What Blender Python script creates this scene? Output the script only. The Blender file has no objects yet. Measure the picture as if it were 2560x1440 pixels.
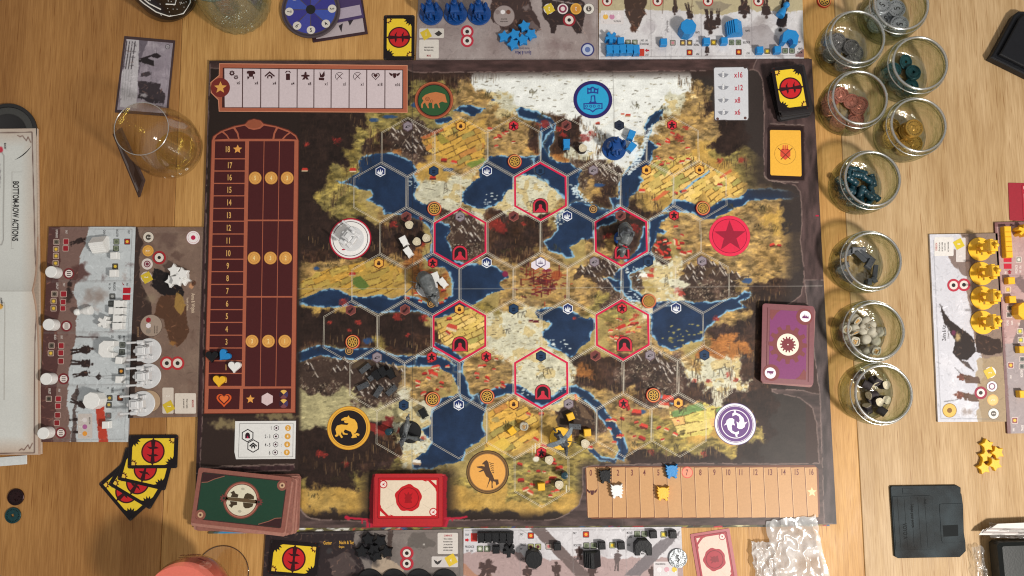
import bpy, bmesh, math, random
import numpy as np
from mathutils import Vector, Matrix
from mathutils.geometry import tessellate_polygon
random.seed(7)
RG = np.random.default_rng(11)
PI = math.pi
S = bpy.context.scene
# ------------------------------------------------------------------ camera, world, lamps, exposure (1 unit = 10 cm)
S.unit_settings.scale_length = 0.1
FPX = 1850.0
CAM = Vector((-0.0697, -0.8086, 7.7282)); ROT = (0.101720, -0.005823, -0.007291)
cd = bpy.data.cameras.new("camera"); cam = bpy.data.objects.new("camera", cd); S.collection.objects.link(cam)
cam.location = CAM; cam.rotation_euler = ROT
cd.sensor_width = 36; cd.lens = FPX / 2560 * 36; cd.clip_start = 0.05; cd.clip_end = 200
S.camera = cam
w = bpy.data.worlds.new("World"); S.world = w; w.use_nodes = True
wn = w.node_tree; bg = wn.nodes["Background"]
wt = wn.nodes.new("ShaderNodeTexCoord"); wsep = wn.nodes.new("ShaderNodeSeparateXYZ"); wr = wn.nodes.new("ShaderNodeValToRGB")
wn.links.new(wt.outputs["Generated"], wsep.inputs[0]); wn.links.new(wsep.outputs[2], wr.inputs[0])
wr.color_ramp.elements[0].position = 0.0; wr.color_ramp.elements[0].color = (0.60, 0.55, 0.49, 1)
wr.color_ramp.elements[1].position = 0.9; wr.color_ramp.elements[1].color = (1.0, 0.97, 0.93, 1)
wn.links.new(wr.outputs[0], bg.inputs[0]); bg.inputs[1].default_value = 0.40
def lamp(name, loc, size, power, col):
    l = bpy.data.lights.new(name, 'AREA'); l.shape = 'DISK'; l.size = size; l.energy = power; l.color = col
    o = bpy.data.objects.new(name, l); S.collection.objects.link(o); o.location = loc
    o.rotation_euler = (Vector((0.6, -0.4, 0)) - Vector(loc)).to_track_quat('-Z', 'Y').to_euler(); return o
lamp("ceiling_lamp", (8.0, -5.4, 11.0), 1.6, 1720, (1.0, 0.945, 0.87))
S.cycles.filter_width = 1.15; S.cycles.transparent_max_bounces = 40; S.cycles.max_bounces = 16; S.cycles.glossy_bounces = 6
S.view_settings.view_transform = 'Standard'; S.view_settings.look = 'None'
S.view_settings.exposure = 0.23; S.view_settings.gamma = 1.0
# ------------------------------------------------------------------ picture -> place
RM = np.array(cam.rotation_euler.to_matrix())
CP = np.array(CAM)
def at(px, py, z=0.0):
    d = RM @ np.array([(px - 1280) / FPX, -(py - 720) / FPX, -1.0]); t = (z - CP[2]) / d[2]
    p = CP + d * t; return Vector((p[0], p[1], z))
def at_arr(px, py, z):
    D = np.stack([(px - 1280) / FPX, -(py - 720) / FPX, -np.ones_like(px)], -1) @ RM.T
    t = (z - CP[2]) / D[..., 2]; return CP + D * t[..., None]
def to_px(P):
    d = (P - CP) @ RM
    return 1280 + FPX * d[..., 0] / -d[..., 2], 720 - FPX * d[..., 1] / -d[..., 2]
# ------------------------------------------------------------------ colour and materials
def lin(c):
    c = np.asarray(c, float) / 255.0
    return np.where(c <= 0.04045, c / 12.92, ((c + 0.055) / 1.055) ** 2.4)
KALB = 1.0
def l4(c): v = np.clip(lin(c) * KALB, 0, .9); return (float(v[0]), float(v[1]), float(v[2]), 1)
MATS = {}
def mat(key, col, rough=0.5, metal=0.0, var=0.06, vscale=40, bump=0.0, bscale=200, spec=0.5, coat=0.0):
    if key in MATS: return MATS[key]
    m = bpy.data.materials.new(key); m.use_nodes = True; n = m.node_tree; b = n.nodes["Principled BSDF"]
    b.inputs["Roughness"].default_value = rough; b.inputs["Metallic"].default_value = metal
    b.inputs["Specular IOR Level"].default_value = spec; b.inputs["Coat Weight"].default_value = coat
    c = l4(col)
    tc = n.nodes.new("ShaderNodeTexCoord"); no = n.nodes.new("ShaderNodeTexNoise"); no.inputs["Scale"].default_value = vscale
    no.inputs["Detail"].default_value = 4; n.links.new(tc.outputs["Object"], no.inputs["Vector"])
    mr = n.nodes.new("ShaderNodeMapRange"); mr.inputs[1].default_value = 0.3; mr.inputs[2].default_value = 0.7
    mr.inputs[3].default_value = 1 - var; mr.inputs[4].default_value = 1 + var
    n.links.new(no.outputs["Fac"], mr.inputs[0])
    vm = n.nodes.new("ShaderNodeVectorMath"); vm.operation = 'SCALE'; vm.inputs[0].default_value = c[:3]
    n.links.new(mr.outputs[0], vm.inputs["Scale"]); n.links.new(vm.outputs[0], b.inputs["Base Color"])
    if bump:
        n2 = n.nodes.new("ShaderNodeTexNoise"); n2.inputs["Scale"].default_value = bscale; n.links.new(tc.outputs["Object"], n2.inputs["Vector"])
        bp = n.nodes.new("ShaderNodeBump"); bp.inputs["Strength"].default_value = bump; bp.inputs["Distance"].default_value = 0.01
        n.links.new(n2.outputs["Fac"], bp.inputs["Height"]); n.links.new(bp.outputs[0], b.inputs["Normal"])
    MATS[key] = m; return m
def ink(col, rough=0.42):
    return mat("ink_%d_%d_%d" % tuple(col), col, rough, var=0.05, vscale=60, spec=0.22)
def print_mat(key, rough=0.44, spec=0.2, gr=.05):
    if key in MATS: return MATS[key]
    m = bpy.data.materials.new(key); m.use_nodes = True; n = m.node_tree; b = n.nodes["Principled BSDF"]
    b.inputs["Roughness"].default_value = rough; b.inputs["Specular IOR Level"].default_value = spec
    a = n.nodes.new("ShaderNodeAttribute"); a.attribute_name = "paint"
    tc = n.nodes.new("ShaderNodeTexCoord"); no = n.nodes.new("ShaderNodeTexNoise"); no.inputs["Scale"].default_value = 70; no.inputs["Detail"].default_value = 5
    n.links.new(tc.outputs["Object"], no.inputs["Vector"])
    mr = n.nodes.new("ShaderNodeMapRange"); mr.inputs[1].default_value = 0.3; mr.inputs[2].default_value = 0.7; mr.inputs[3].default_value = 1 - gr; mr.inputs[4].default_value = 1 + gr
    n.links.new(no.outputs["Fac"], mr.inputs[0])
    vm = n.nodes.new("ShaderNodeVectorMath"); vm.operation = 'SCALE'
    n.links.new(a.outputs["Color"], vm.inputs[0]); n.links.new(mr.outputs[0], vm.inputs["Scale"]); n.links.new(vm.outputs[0], b.inputs["Base Color"])
    bp = n.nodes.new("ShaderNodeBump"); bp.inputs["Strength"].default_value = 0.04; bp.inputs["Distance"].default_value = 0.004
    n3 = n.nodes.new("ShaderNodeTexNoise"); n3.inputs["Scale"].default_value = 180; n.links.new(tc.outputs["Object"], n3.inputs["Vector"])
    n.links.new(n3.outputs["Fac"], bp.inputs["Height"]); n.links.new(bp.outputs[0], b.inputs["Normal"])
    MATS[key] = m; return m
def glass_mat(key, tint, edge, power=1.6, gloss=0.03, base=0.05, bump=0.0, bscale=30):
    # thin-walled glass: sees through face on, turns to the colour of the glass edge at grazing angles, reflects the room
    if key in MATS: return MATS[key]
    m = bpy.data.materials.new(key); m.use_nodes = True; n = m.node_tree
    for x in list(n.nodes):
        if x.type == 'BSDF_PRINCIPLED': n.nodes.remove(x)
    out = [x for x in n.nodes if x.type == 'OUTPUT_MATERIAL'][0]
    lw = n.nodes.new("ShaderNodeLayerWeight"); lw.inputs["Blend"].default_value = 0.5
    pw = n.nodes.new("ShaderNodeMath"); pw.operation = 'POWER'; pw.inputs[1].default_value = power
    n.links.new(lw.outputs["Facing"], pw.inputs[0])
    mx = n.nodes.new("ShaderNodeMix"); mx.data_type = 'RGBA'
    mx.inputs[6].default_value = tuple(tint) + (1,); mx.inputs[7].default_value = tuple(edge) + (1,)
    n.links.new(pw.outputs[0], mx.inputs[0])
    tr = n.nodes.new("ShaderNodeBsdfTransparent"); n.links.new(mx.outputs[2], tr.inputs[0])
    gl = n.nodes.new("ShaderNodeBsdfGlossy"); gl.inputs["Roughness"].default_value = gloss
    fr = n.nodes.new("ShaderNodeMath"); fr.operation = 'POWER'; fr.inputs[1].default_value = 4.0; n.links.new(lw.outputs["Facing"], fr.inputs[0])
    ma = n.nodes.new("ShaderNodeMath"); ma.operation = 'MULTIPLY_ADD'; ma.inputs[1].default_value = 0.55; ma.inputs[2].default_value = base; n.links.new(fr.outputs[0], ma.inputs[0]); ma.use_clamp = True
    ms = n.nodes.new("ShaderNodeMixShader"); n.links.new(ma.outputs[0], ms.inputs[0]); n.links.new(tr.outputs[0], ms.inputs[1]); n.links.new(gl.outputs[0], ms.inputs[2])
    if bump:
        tc = n.nodes.new("ShaderNodeTexCoord"); no = n.nodes.new("ShaderNodeTexNoise"); no.inputs["Scale"].default_value = bscale; n.links.new(tc.outputs["Object"], no.inputs["Vector"])
        bp = n.nodes.new("ShaderNodeBump"); bp.inputs["Strength"].default_value = bump; bp.inputs["Distance"].default_value = 0.05
        n.links.new(no.outputs["Fac"], bp.inputs["Height"])
        for q in (lw, gl): n.links.new(bp.outputs[0], q.inputs["Normal"])
    n.links.new(ms.outputs[0], out.inputs[0]); MATS[key] = m; return m
# ------------------------------------------------------------------ objects
COL = S.collection
def tag(o, label=None, cat=None, group=None, kind=None):
    if label: o["label"] = label
    if cat: o["category"] = cat
    if group: o["group"] = group
    if kind: o["kind"] = kind
    return o
def thing(name, label, cat, loc=(0, 0, 0), rz=0.0, group=None):
    o = bpy.data.objects.new(name, None); COL.objects.link(o); o.location = loc; o.rotation_euler = (0, 0, rz)
    o.empty_display_size = 0.05
    return tag(o, label, cat, group)
def mesh_obj(name, me, m, parent=None, smooth=False):
    o = bpy.data.objects.new(name, me); COL.objects.link(o)
    if m: me.materials.append(m)
    if smooth and len(me.polygons): me.polygons.foreach_set("use_smooth", [True] * len(me.polygons))
    if parent: o.parent = parent
    return o
def kids(o): return [c for c in ALL() if c.parent == o]
def ALL(): return list(COL.objects)
KIDS = {}
def reg(parent, child): KIDS.setdefault(parent.name, []).append(child)
def copy_tree(o, loc=None, rot=None, label=None, group=None, scale=None):
    r = o.copy(); COL.objects.link(r)
    for ch in o.children:
        c = ch.copy(); COL.objects.link(c); c.parent = r
        for g in ch.children:
            d = g.copy(); COL.objects.link(d); d.parent = c
    if loc is not None: r.location = loc
    if rot is not None: r.rotation_euler = rot if hasattr(rot, '__len__') else (0, 0, rot)
    if label: r["label"] = label
    if group: r["group"] = group
    if scale: r.scale = (scale,) * 3
    return r
def offset_poly(pts, d):
    n = len(pts); out = []
    A = sum(pts[i][0] * pts[(i + 1) % n][1] - pts[(i + 1) % n][0] * pts[i][1] for i in range(n))
    sg = 1 if A > 0 else -1
    for i in range(n):
        p0 = Vector(pts[i - 1][:2]); p1 = Vector(pts[i][:2]); p2 = Vector(pts[(i + 1) % n][:2])
        e1 = (p1 - p0); e2 = (p2 - p1)
        if e1.length < 1e-9 or e2.length < 1e-9: out.append(tuple(p1)); continue
        e1.normalize(); e2.normalize()
        n1 = Vector((-e1.y, e1.x)) * sg; n2 = Vector((-e2.y, e2.x)) * sg
        b = n1 + n2
        if b.length < 1e-6: out.append(tuple(p1 + n1 * d)); continue
        b.normalize(); k = max(0.35, b.dot(n1)); q = p1 + b * (d / k); out.append((q.x, q.y))
    return out
class B:
    """collects shapes in one bmesh"""
    def __init__(s): s.bm = bmesh.new(); s.M = Matrix()
    def _v(s, p): return s.bm.verts.new(s.M @ Vector(p))
    def face(s, vs):
        try: return s.bm.faces.new(vs)
        except ValueError: return None
    def rings(s, rings, cap0=True, cap1=True, closed=True):
        R = [[s._v(p) for p in r] for r in rings]
        for a, b in zip(R[:-1], R[1:]):
            n = len(a)
            for i in range(n if closed else n - 1): s.face([a[i], a[(i + 1) % n], b[(i + 1) % n], b[i]])
        if cap0: s.face(list(reversed(R[0])))
        if cap1: s.face(R[-1])
        return s
    def prism(s, pts, z0, z1, ch=0.0):
        pts = [tuple(p[:2]) for p in pts]
        n = len(pts); A = sum(pts[i][0] * pts[(i + 1) % n][1] - pts[(i + 1) % n][0] * pts[i][1] for i in range(n))
        if A < 0: pts = pts[::-1]
        if ch > 0:
            ip = offset_poly(pts, ch)
            return s.rings([[(x, y, z0) for x, y in ip], [(x, y, z0 + ch) for x, y in pts], [(x, y, z1 - ch) for x, y in pts], [(x, y, z1) for x, y in ip]])
        return s.rings([[(x, y, z0) for x, y in pts], [(x, y, z1) for x, y in pts]])
    def box(s, x0, x1, y0, y1, z0, z1, ch=0.0): return s.prism([(x0, y0), (x1, y0), (x1, y1), (x0, y1)], z0, z1, ch)
    def cyl(s, x, y, z0, z1, r, n=24, ch=0.0, r2=None):
        r2 = r if r2 is None else r2
        rr = [(r, z0), (r2, z1)] if not ch else [(r - ch, z0), (r, z0 + ch), (r2, z1 - ch), (r2 - ch, z1)]
        return s.rings([[(x + q * math.cos(2 * PI * i / n), y + q * math.sin(2 * PI * i / n), z) for i in range(n)] for q, z in rr])
    def lathe(s, prof, n=48, cap0=True, cap1=True, wob=None):
        return s.rings([[((r * (1 + (wob(2 * PI * i / n, z) if wob else 0))) * math.cos(2 * PI * i / n), (r * (1 + (wob(2 * PI * i / n, z) if wob else 0))) * math.sin(2 * PI * i / n), z) for i in range(n)] for r, z in prof], cap0, cap1)
    def ball(s, c, r, n=14, m=9, rot=None):
        r = r if hasattr(r, '__len__') else (r, r, r); R = []
        Mx = (Matrix.Rotation(rot[0], 3, rot[1]) if rot else Matrix.Identity(3))
        for j in range(1, m):
            t = PI * j / m
            R.append([tuple(Vector(c) + Mx @ Vector((r[0] * math.sin(t) * math.cos(-2 * PI * i / n), r[1] * math.sin(t) * math.sin(-2 * PI * i / n), r[2] * math.cos(t)))) for i in range(n)])
        return s.rings(R)
    def tube(s, pts, r, n=8):
        R = []; pts = [Vector(p) for p in pts]
        for i, p in enumerate(pts):
            t = (pts[min(i + 1, len(pts) - 1)] - pts[max(i - 1, 0)]).normalized()
            a = t.cross(Vector((0, 0, 1)));
            if a.length < 0.05: a = t.cross(Vector((1, 0, 0)))
            a.normalize(); b = t.cross(a); q = r[i] if hasattr(r, '__len__') else r
            R.append([tuple(p + a * q * math.cos(2 * PI * k / n) + b * q * math.sin(2 * PI * k / n)) for k in range(n)])
        return s.rings(R)
    def flat(s, pts, z):
        n = len(pts); A = sum(pts[i][0] * pts[(i + 1) % n][1] - pts[(i + 1) % n][0] * pts[i][1] for i in range(n))
        if A < 0: pts = pts[::-1]
        vs = [s._v((p[0], p[1], z)) for p in pts]
        if n <= 3: s.face(vs); return s
        for t in tessellate_polygon([[Vector((p[0], p[1], 0)) for p in pts]]): s.face([vs[i] for i in t])
        return s
    def ring(s, x, y, r0, r1, z, n=40, a0=0, a1=2 * PI):
        full = abs(a1 - a0 - 2 * PI) < 1e-6; k = n if full else n + 1
        I = [s._v((x + r0 * math.cos(a0 + (a1 - a0) * i / n), y + r0 * math.sin(a0 + (a1 - a0) * i / n), z)) for i in range(k)]
        O = [s._v((x + r1 * math.cos(a0 + (a1 - a0) * i / n), y + r1 * math.sin(a0 + (a1 - a0) * i / n), z)) for i in range(k)]
        for i in range(n): s.face([I[i], O[i], O[(i + 1) % k], I[(i + 1) % k]])
        return s
    def line(s, pts, wd, z, closed=False):
        P = [Vector(p[:2]) for p in pts]; n = len(P); L, Rr = [], []
        for i in range(n):
            p0 = P[i - 1] if (i or closed) else P[i]; p2 = P[(i + 1) % n] if (i < n - 1 or closed) else P[i]
            e1 = P[i] - p0; e2 = p2 - P[i]; e1 = e1.normalized() if e1.length > 1e-9 else e2.normalized(); e2 = e2.normalized() if e2.length > 1e-9 else e1
            n1 = Vector((-e1.y, e1.x)); bz = n1 + Vector((-e2.y, e2.x)); bz = bz.normalized() if bz.length > 1e-6 else n1; k = wd / 2 / max(.4, bz.dot(n1))
            L.append(s._v((P[i].x + bz.x * k, P[i].y + bz.y * k, z))); Rr.append(s._v((P[i].x - bz.x * k, P[i].y - bz.y * k, z)))
        for i in range(n if closed else n - 1): s.face([Rr[i], Rr[(i + 1) % n], L[(i + 1) % n], L[i]])
        return s
    def build(s, name, m, parent=None, smooth=False, sharp=None, fix=True):
        if fix: bmesh.ops.recalc_face_normals(s.bm, faces=s.bm.faces)
        me = bpy.data.meshes.new(name); s.bm.to_mesh(me); s.bm.free()
        o = mesh_obj(name, me, m, parent, smooth)
        if smooth: me.set_sharp_from_angle(angle=math.radians(sharp or 40))
        return o
    def up(s, name, m, parent=None):      # flat print: faces look up
        bmesh.ops.triangulate(s.bm, faces=[f for f in s.bm.faces if len(f.verts) > 4])
        s.bm.normal_update()
        for f in s.bm.faces:
            if f.normal.z < 0: f.normal_flip()
        me = bpy.data.meshes.new(name); s.bm.to_mesh(me); s.bm.free(); return mesh_obj(name, me, m, parent)
def pxs(pts, z=0.0): return [tuple(at(x, y, z)[:2]) for x, y in pts]
def star_pts(cx, cy, R, r=None, n=5, a=PI / 2):
    r = r or R * 0.45
    return [(cx + (R if i % 2 == 0 else r) * math.cos(a + PI * i / n), cy + (R if i % 2 == 0 else r) * math.sin(a + PI * i / n)) for i in range(2 * n)]
def circ(cx, cy, r, n=28, ry=None, a=0): return [(cx + r * math.cos(a + 2 * PI * i / n), cy + (ry or r) * math.sin(a + 2 * PI * i / n)) for i in range(n)]
def gear_pts(cx, cy, R, r, n=10):
    o = []
    for i in range(n):
        a = 2 * PI * i / n; d = PI / n
        o += [(cx + r * math.cos(a - d * .62), cy + r * math.sin(a - d * .62)), (cx + R * math.cos(a - d * .36), cy + R * math.sin(a - d * .36)), (cx + R * math.cos(a + d * .36), cy + R * math.sin(a + d * .36)), (cx + r * math.cos(a + d * .62), cy + r * math.sin(a + d * .62))]
    return o
def heart_pts(cx, cy, s, n=26, up=-1):
    o = []
    for i in range(n):
        t = 2 * PI * i / n; x = 16 * math.sin(t) ** 3; y = 13 * math.cos(t) - 5 * math.cos(2 * t) - 2 * math.cos(3 * t) - math.cos(4 * t)
        o.append((cx + x * s / 17, cy + up * y * s / 17))
    return o
def rrect(x0, x1, y0, y1, r, n=4):
    o = []
    for cx, cy, a in ((x1 - r, y1 - r, 0), (x0 + r, y1 - r, PI / 2), (x0 + r, y0 + r, PI), (x1 - r, y0 + r, 1.5 * PI)):
        for i in range(n + 1): o.append((cx + r * math.cos(a + PI / 2 * i / n), cy + r * math.sin(a + PI / 2 * i / n)))
    return o
# lettering: glyph outlines from the built-in font, laid as thin ink
GL = {}
def glyphs(s):
    if s not in GL:
        cu = bpy.data.curves.new("t", 'FONT'); cu.body = s; cu.align_x = 'CENTER'; cu.align_y = 'CENTER'; cu.offset = 0.018; cu.resolution_u = 3
        ob = bpy.data.objects.new("t", cu); COL.objects.link(ob)
        me = bpy.data.meshes.new_from_object(ob); v = np.empty(len(me.vertices) * 3); me.vertices.foreach_get("co", v)
        GL[s] = (v.reshape(-1, 3)[:, :2], [tuple(p.vertices) for p in me.polygons]); bpy.data.objects.remove(ob); bpy.data.curves.remove(cu); bpy.data.meshes.remove(me)
    return GL[s]
_one = glyphs("H")[0]; CAPH = float(_one[:, 1].max() - _one[:, 1].min()); CAPM = float(_one[:, 1].max() + _one[:, 1].min()) / 2
def lettering(name, items, m, z, parent=None, sx=0.6, px=True):
    """items: (text, x, y, cap height, turn in degrees); px=True lays them at picture positions; each text is one part"""
    out = []
    for it in items:
        s, x, y, h, a = it[:5]; k = it[5] if len(it) > 5 else sx
        g, fs = glyphs(s); q = (g - np.array([0, CAPM])) * np.array([k, 1.0]) * (h / CAPH); c, sn = math.cos(math.radians(a)), math.sin(math.radians(a))
        X = q[:, 0] * c - q[:, 1] * sn; Y = q[:, 0] * sn + q[:, 1] * c
        V = [tuple(p) for p in at_arr(x + X, y - Y, z)] if px else [(x + a_, y + b_, z) for a_, b_ in zip(X, Y)]
        me = bpy.data.meshes.new(name); me.from_pydata(V, [], fs); me.update(); out.append(mesh_obj(name, me, m, parent))
    return out
# ------------------------------------------------------------------ painting (flat print): a picture-space canvas carried to the print as vertex colour
TAB = RG.random((256, 256))
def vn(X, Y, sc, seed=0):
    x = X / sc + seed * 17.3; y = Y / sc + seed * 9.7; xi = np.floor(x).astype(int); yi = np.floor(y).astype(int); fx = x - xi; fy = y - yi
    fx = fx * fx * (3 - 2 * fx); fy = fy * fy * (3 - 2 * fy)
    g = lambda a, b: TAB[a & 255, b & 255]
    return (g(xi, yi) * (1 - fx) + g(xi + 1, yi) * fx) * (1 - fy) + (g(xi, yi + 1) * (1 - fx) + g(xi + 1, yi + 1) * fx) * fy
def fb(X, Y, sc, seed=0, o=3):
    a = 0; w_ = 0
    for i in range(o): k = .5 ** i; a = a + k * vn(X, Y, sc * k, seed + i * 3); w_ += k
    return a / w_
class Cv:
    def __init__(s, x0, y0, x1, y1, step, base):
        s.x0, s.y0, s.st = x0, y0, step
        s.X, s.Y = np.meshgrid(np.arange(x0, x1, step, dtype=float), np.arange(y0, y1, step, dtype=float))
        s.H, s.W = s.X.shape; s.im = np.empty((s.H, s.W, 3)); s.im[:] = base
    def win(s, xa, ya, xb, yb):
        i0 = max(0, int((xa - s.x0) / s.st)); i1 = min(s.W, int((xb - s.x0) / s.st) + 2); j0 = max(0, int((ya - s.y0) / s.st)); j1 = min(s.H, int((yb - s.y0) / s.st) + 2)
        return slice(j0, max(j0, j1)), slice(i0, max(i0, i1))
    def inside(s, pts, warp=0, ws=16, pad=0, seed=1):
        P = np.array(pts, float); p = pad + warp + 2
        sl = s.win(P[:, 0].min() - p, P[:, 1].min() - p, P[:, 0].max() + p, P[:, 1].max() + p); X = s.X[sl]; Y = s.Y[sl]
        if X.size == 0: return sl, np.zeros(X.shape, bool), np.zeros(X.shape)
        if warp: X, Y = X + (fb(X, Y, ws, seed) - .5) * 2 * warp, Y + (fb(X, Y, ws, seed + 5) - .5) * 2 * warp
        ins = np.zeros(X.shape, bool); D = np.full(X.shape, 1e9); n = len(P)
        for i in range(n):
            x1, y1 = P[i]; x2, y2 = P[(i + 1) % n]
            if y1 != y2: ins ^= ((y1 > Y) != (y2 > Y)) & (X < (x2 - x1) * (Y - y1) / (y2 - y1) + x1)
            if pad:
                dx, dy = x2 - x1, y2 - y1; t = np.clip(((X - x1) * dx + (Y - y1) * dy) / (dx * dx + dy * dy + 1e-9), 0, 1)
                D = np.minimum(D, np.hypot(X - x1 - t * dx, Y - y1 - t * dy))
        return sl, ins, np.where(ins, -D, D)
    def mix(s, sl, a, col):
        a = a[..., None] if a.ndim == 2 else a
        s.im[sl] = s.im[sl] * (1 - a) + np.asarray(col, float) * a
    def poly(s, pts, col, al=1.0, warp=0, ws=16, seed=1):
        sl, ins, _ = s.inside(pts, warp, ws, 0, seed); s.mix(sl, ins * al, col)
    def blob(s, x, y, rx, ry, col, al=1.0, soft=.5, rough=.5, seed=3):
        R = max(rx, ry) * 1.6; sl = s.win(x - R, y - R, x + R, y + R); X = s.X[sl]; Y = s.Y[sl]
        if X.size == 0: return
        d = np.hypot((X - x) / rx, (Y - y) / ry) + (fb(X, Y, max(4, min(rx, ry) * .6), seed) - .5) * 2 * rough
        s.mix(sl, np.clip((1 - d) / soft, 0, 1) * al, col)
    def stroke(s, pts, wd, col, al=1.0, warp=0, ws=10, seed=2, soft=0.8):
        P = np.array(pts, float); p = wd + warp + 2; sl = s.win(P[:, 0].min() - p, P[:, 1].min() - p, P[:, 0].max() + p, P[:, 1].max() + p); X = s.X[sl]; Y = s.Y[sl]
        if X.size == 0: return
        if warp: X, Y = X + (fb(X, Y, ws, seed) - .5) * 2 * warp, Y + (fb(X, Y, ws, seed + 5) - .5) * 2 * warp
        D = np.full(X.shape, 1e9)
        for i in range(len(P) - 1):
            x1, y1 = P[i]; dx, dy = P[i + 1] - P[i]; t = np.clip(((X - x1) * dx + (Y - y1) * dy) / (dx * dx + dy * dy + 1e-9), 0, 1)
            D = np.minimum(D, np.hypot(X - x1 - t * dx, Y - y1 - t * dy))
        s.mix(sl, np.clip((wd / 2 - D) / soft + .5, 0, 1) * al, col)
    def dab(s, x, y, L, wd, ang, col, al=1.0):
        c, sn = math.cos(ang) * L / 2, math.sin(ang) * L / 2; s.stroke([(x - c, y - sn), (x + c, y + sn)], wd, col, al)
    def samp(s, px, py):
        u = np.clip((px - s.x0) / s.st, 0, s.W - 1.001); v = np.clip((py - s.y0) / s.st, 0, s.H - 1.001); i = u.astype(int); j = v.astype(int); fu = (u - i)[..., None]; fv = (v - j)[..., None]
        return (s.im[j, i] * (1 - fu) + s.im[j, i + 1] * fu) * (1 - fv) + (s.im[j + 1, i] * (1 - fu) + s.im[j + 1, i + 1] * fu) * fv
def painted_sheet(name, cv, corners, nx, ny, z, m, parent=None, zf=None, local=None):
    """grid over a world quad TL,TR,BR,BL, coloured from the canvas"""
    c = [np.array(q)[:2] for q in corners]; u, v = np.meshgrid(np.linspace(0, 1, nx), np.linspace(0, 1, ny)); u = u[..., None]; v = v[..., None]
    P = (c[0] * (1 - u) + c[1] * u) * (1 - v) + (c[3] * (1 - u) + c[2] * u) * v
    Z = np.full(P.shape[:2], z) if zf is None else z + zf(P[..., 0], P[..., 1])
    P3 = np.concatenate([P, Z[..., None]], -1); px, py = to_px(P3); colr = cv.samp(px, py)
    idx = np.arange(nx * ny).reshape(ny, nx); F = np.stack([idx[1:, :-1], idx[1:, 1:], idx[:-1, 1:], idx[:-1, :-1]], -1).reshape(-1, 4)
    me = bpy.data.meshes.new(name); me.vertices.add(nx * ny); me.vertices.foreach_set("co", P3.reshape(-1).astype(np.float32))
    me.loops.add(F.size); me.loops.foreach_set("vertex_index", F.reshape(-1).astype(np.int32)); me.polygons.add(len(F)); me.polygons.foreach_set("loop_start", (np.arange(len(F)) * 4).astype(np.int32))
    me.update(calc_edges=True)
    at_ = me.color_attributes.new("paint", 'FLOAT_COLOR', 'POINT'); C = np.ones((nx * ny, 4), np.float32); C[:, :3] = np.clip(lin(np.clip(colr, 0, 255)).reshape(-1, 3) * KALB, 0, .9); at_.data.foreach_set("color", C.reshape(-1))
    return mesh_obj(name, me, m, parent)
# ------------------------------------------------------------------ the table
ZB = 0.04
def wood_mat(key, ca, cb, off):
    m = bpy.data.materials.new(key); m.use_nodes = True; n = m.node_tree; b = n.nodes["Principled BSDF"]; L = n.links.new
    b.inputs["Roughness"].default_value = 0.42; b.inputs["Specular IOR Level"].default_value = 0.22
    tc = n.nodes.new("ShaderNodeTexCoord")
    o2 = off
    def nz(sx, sy, det, dist=0.0, off=0):
        mp = n.nodes.new("ShaderNodeMapping"); mp.inputs["Scale"].default_value = (sx, sy, 1); mp.inputs["Location"].default_value = (off + o2, off * 1.7, off)
        no = n.nodes.new("ShaderNodeTexNoise"); no.inputs["Scale"].default_value = 1; no.inputs["Detail"].default_value = det; no.inputs["Distortion"].default_value = dist
        L(tc.outputs["Object"], mp.inputs[0]); L(mp.outputs[0], no.inputs["Vector"]); return no.outputs["Fac"]
    def ramp(f, p0, c0, p1, c1):
        r = n.nodes.new("ShaderNodeValToRGB"); r.color_ramp.elements[0].position = p0; r.color_ramp.elements[1].position = p1
        r.color_ramp.elements[0].color = c0; r.color_ramp.elements[1].color = c1; L(f, r.inputs[0]); return r.outputs[0]
    def mulc(a, c):
        x = n.nodes.new("ShaderNodeMix"); x.data_type = 'RGBA'; x.blend_type = 'MULTIPLY'; x.inputs[0].default_value = 1; L(a, x.inputs[6]); L(c, x.inputs[7]); return x.outputs[2]
    broad = ramp(nz(2.2, 0.28, 5, 1.2), 0.32, l4(ca), 0.68, l4(cb))
    fig = ramp(nz(9, 0.7, 5, 1.6, 3), 0.35, (0.90, 0.86, 0.80, 1), 0.62, (1.05, 1.05, 1.05, 1))
    fine = ramp(nz(95, 3.4, 3, 0.3, 7), 0.38, (0.86, 0.82, 0.77, 1), 0.6, (1.04, 1.04, 1.04, 1))
    pore = ramp(nz(55, 2.2, 2, 0.0, 13), 0.30, (0.70, 0.60, 0.50, 1), 0.36, (1, 1, 1, 1))
    knot = ramp(nz(1.1, 0.8, 2, 0.5, 21), 0.66, (1, 1, 1, 1), 0.76, (0.80, 0.70, 0.60, 1))
    c = mulc(mulc(mulc(mulc(broad, fig), fine), pore), knot); L(c, b.inputs["Base Color"])
    rg = n.nodes.new("ShaderNodeMapRange"); rg.inputs[3].default_value = .30; rg.inputs[4].default_value = .62; L(nz(3.5, 1.4, 6, .6, 40), rg.inputs[0]); L(rg.outputs[0], b.inputs["Roughness"])
    bp = n.nodes.new("ShaderNodeBump"); bp.inputs["Strength"].default_value = 0.2; bp.inputs["Distance"].default_value = 0.01; L(nz(75, 3.0, 3, 0.3, 7), bp.inputs["Height"]); L(bp.outputs[0], b.inputs["Normal"])
    return m
table = thing("table", "oiled pale brown pine table under the whole game, its boards meeting in two long seams", "table")
wms = [wood_mat("pine_shaded", (150, 106, 60), (175, 129, 76), 0), wood_mat("pine_mid", (180, 136, 79), (199, 155, 96), 31), wood_mat("pine_lit", (174, 145, 106), (190, 163, 126), 57)]  # left board darkened, right paled: lamp falloff and glare put into the wood colour
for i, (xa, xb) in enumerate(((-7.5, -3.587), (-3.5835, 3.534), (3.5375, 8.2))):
    B().box(xa, xb, -6.2, 6.0, -0.30, 0.0, 0.006).build("board", wms[i], table)
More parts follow.
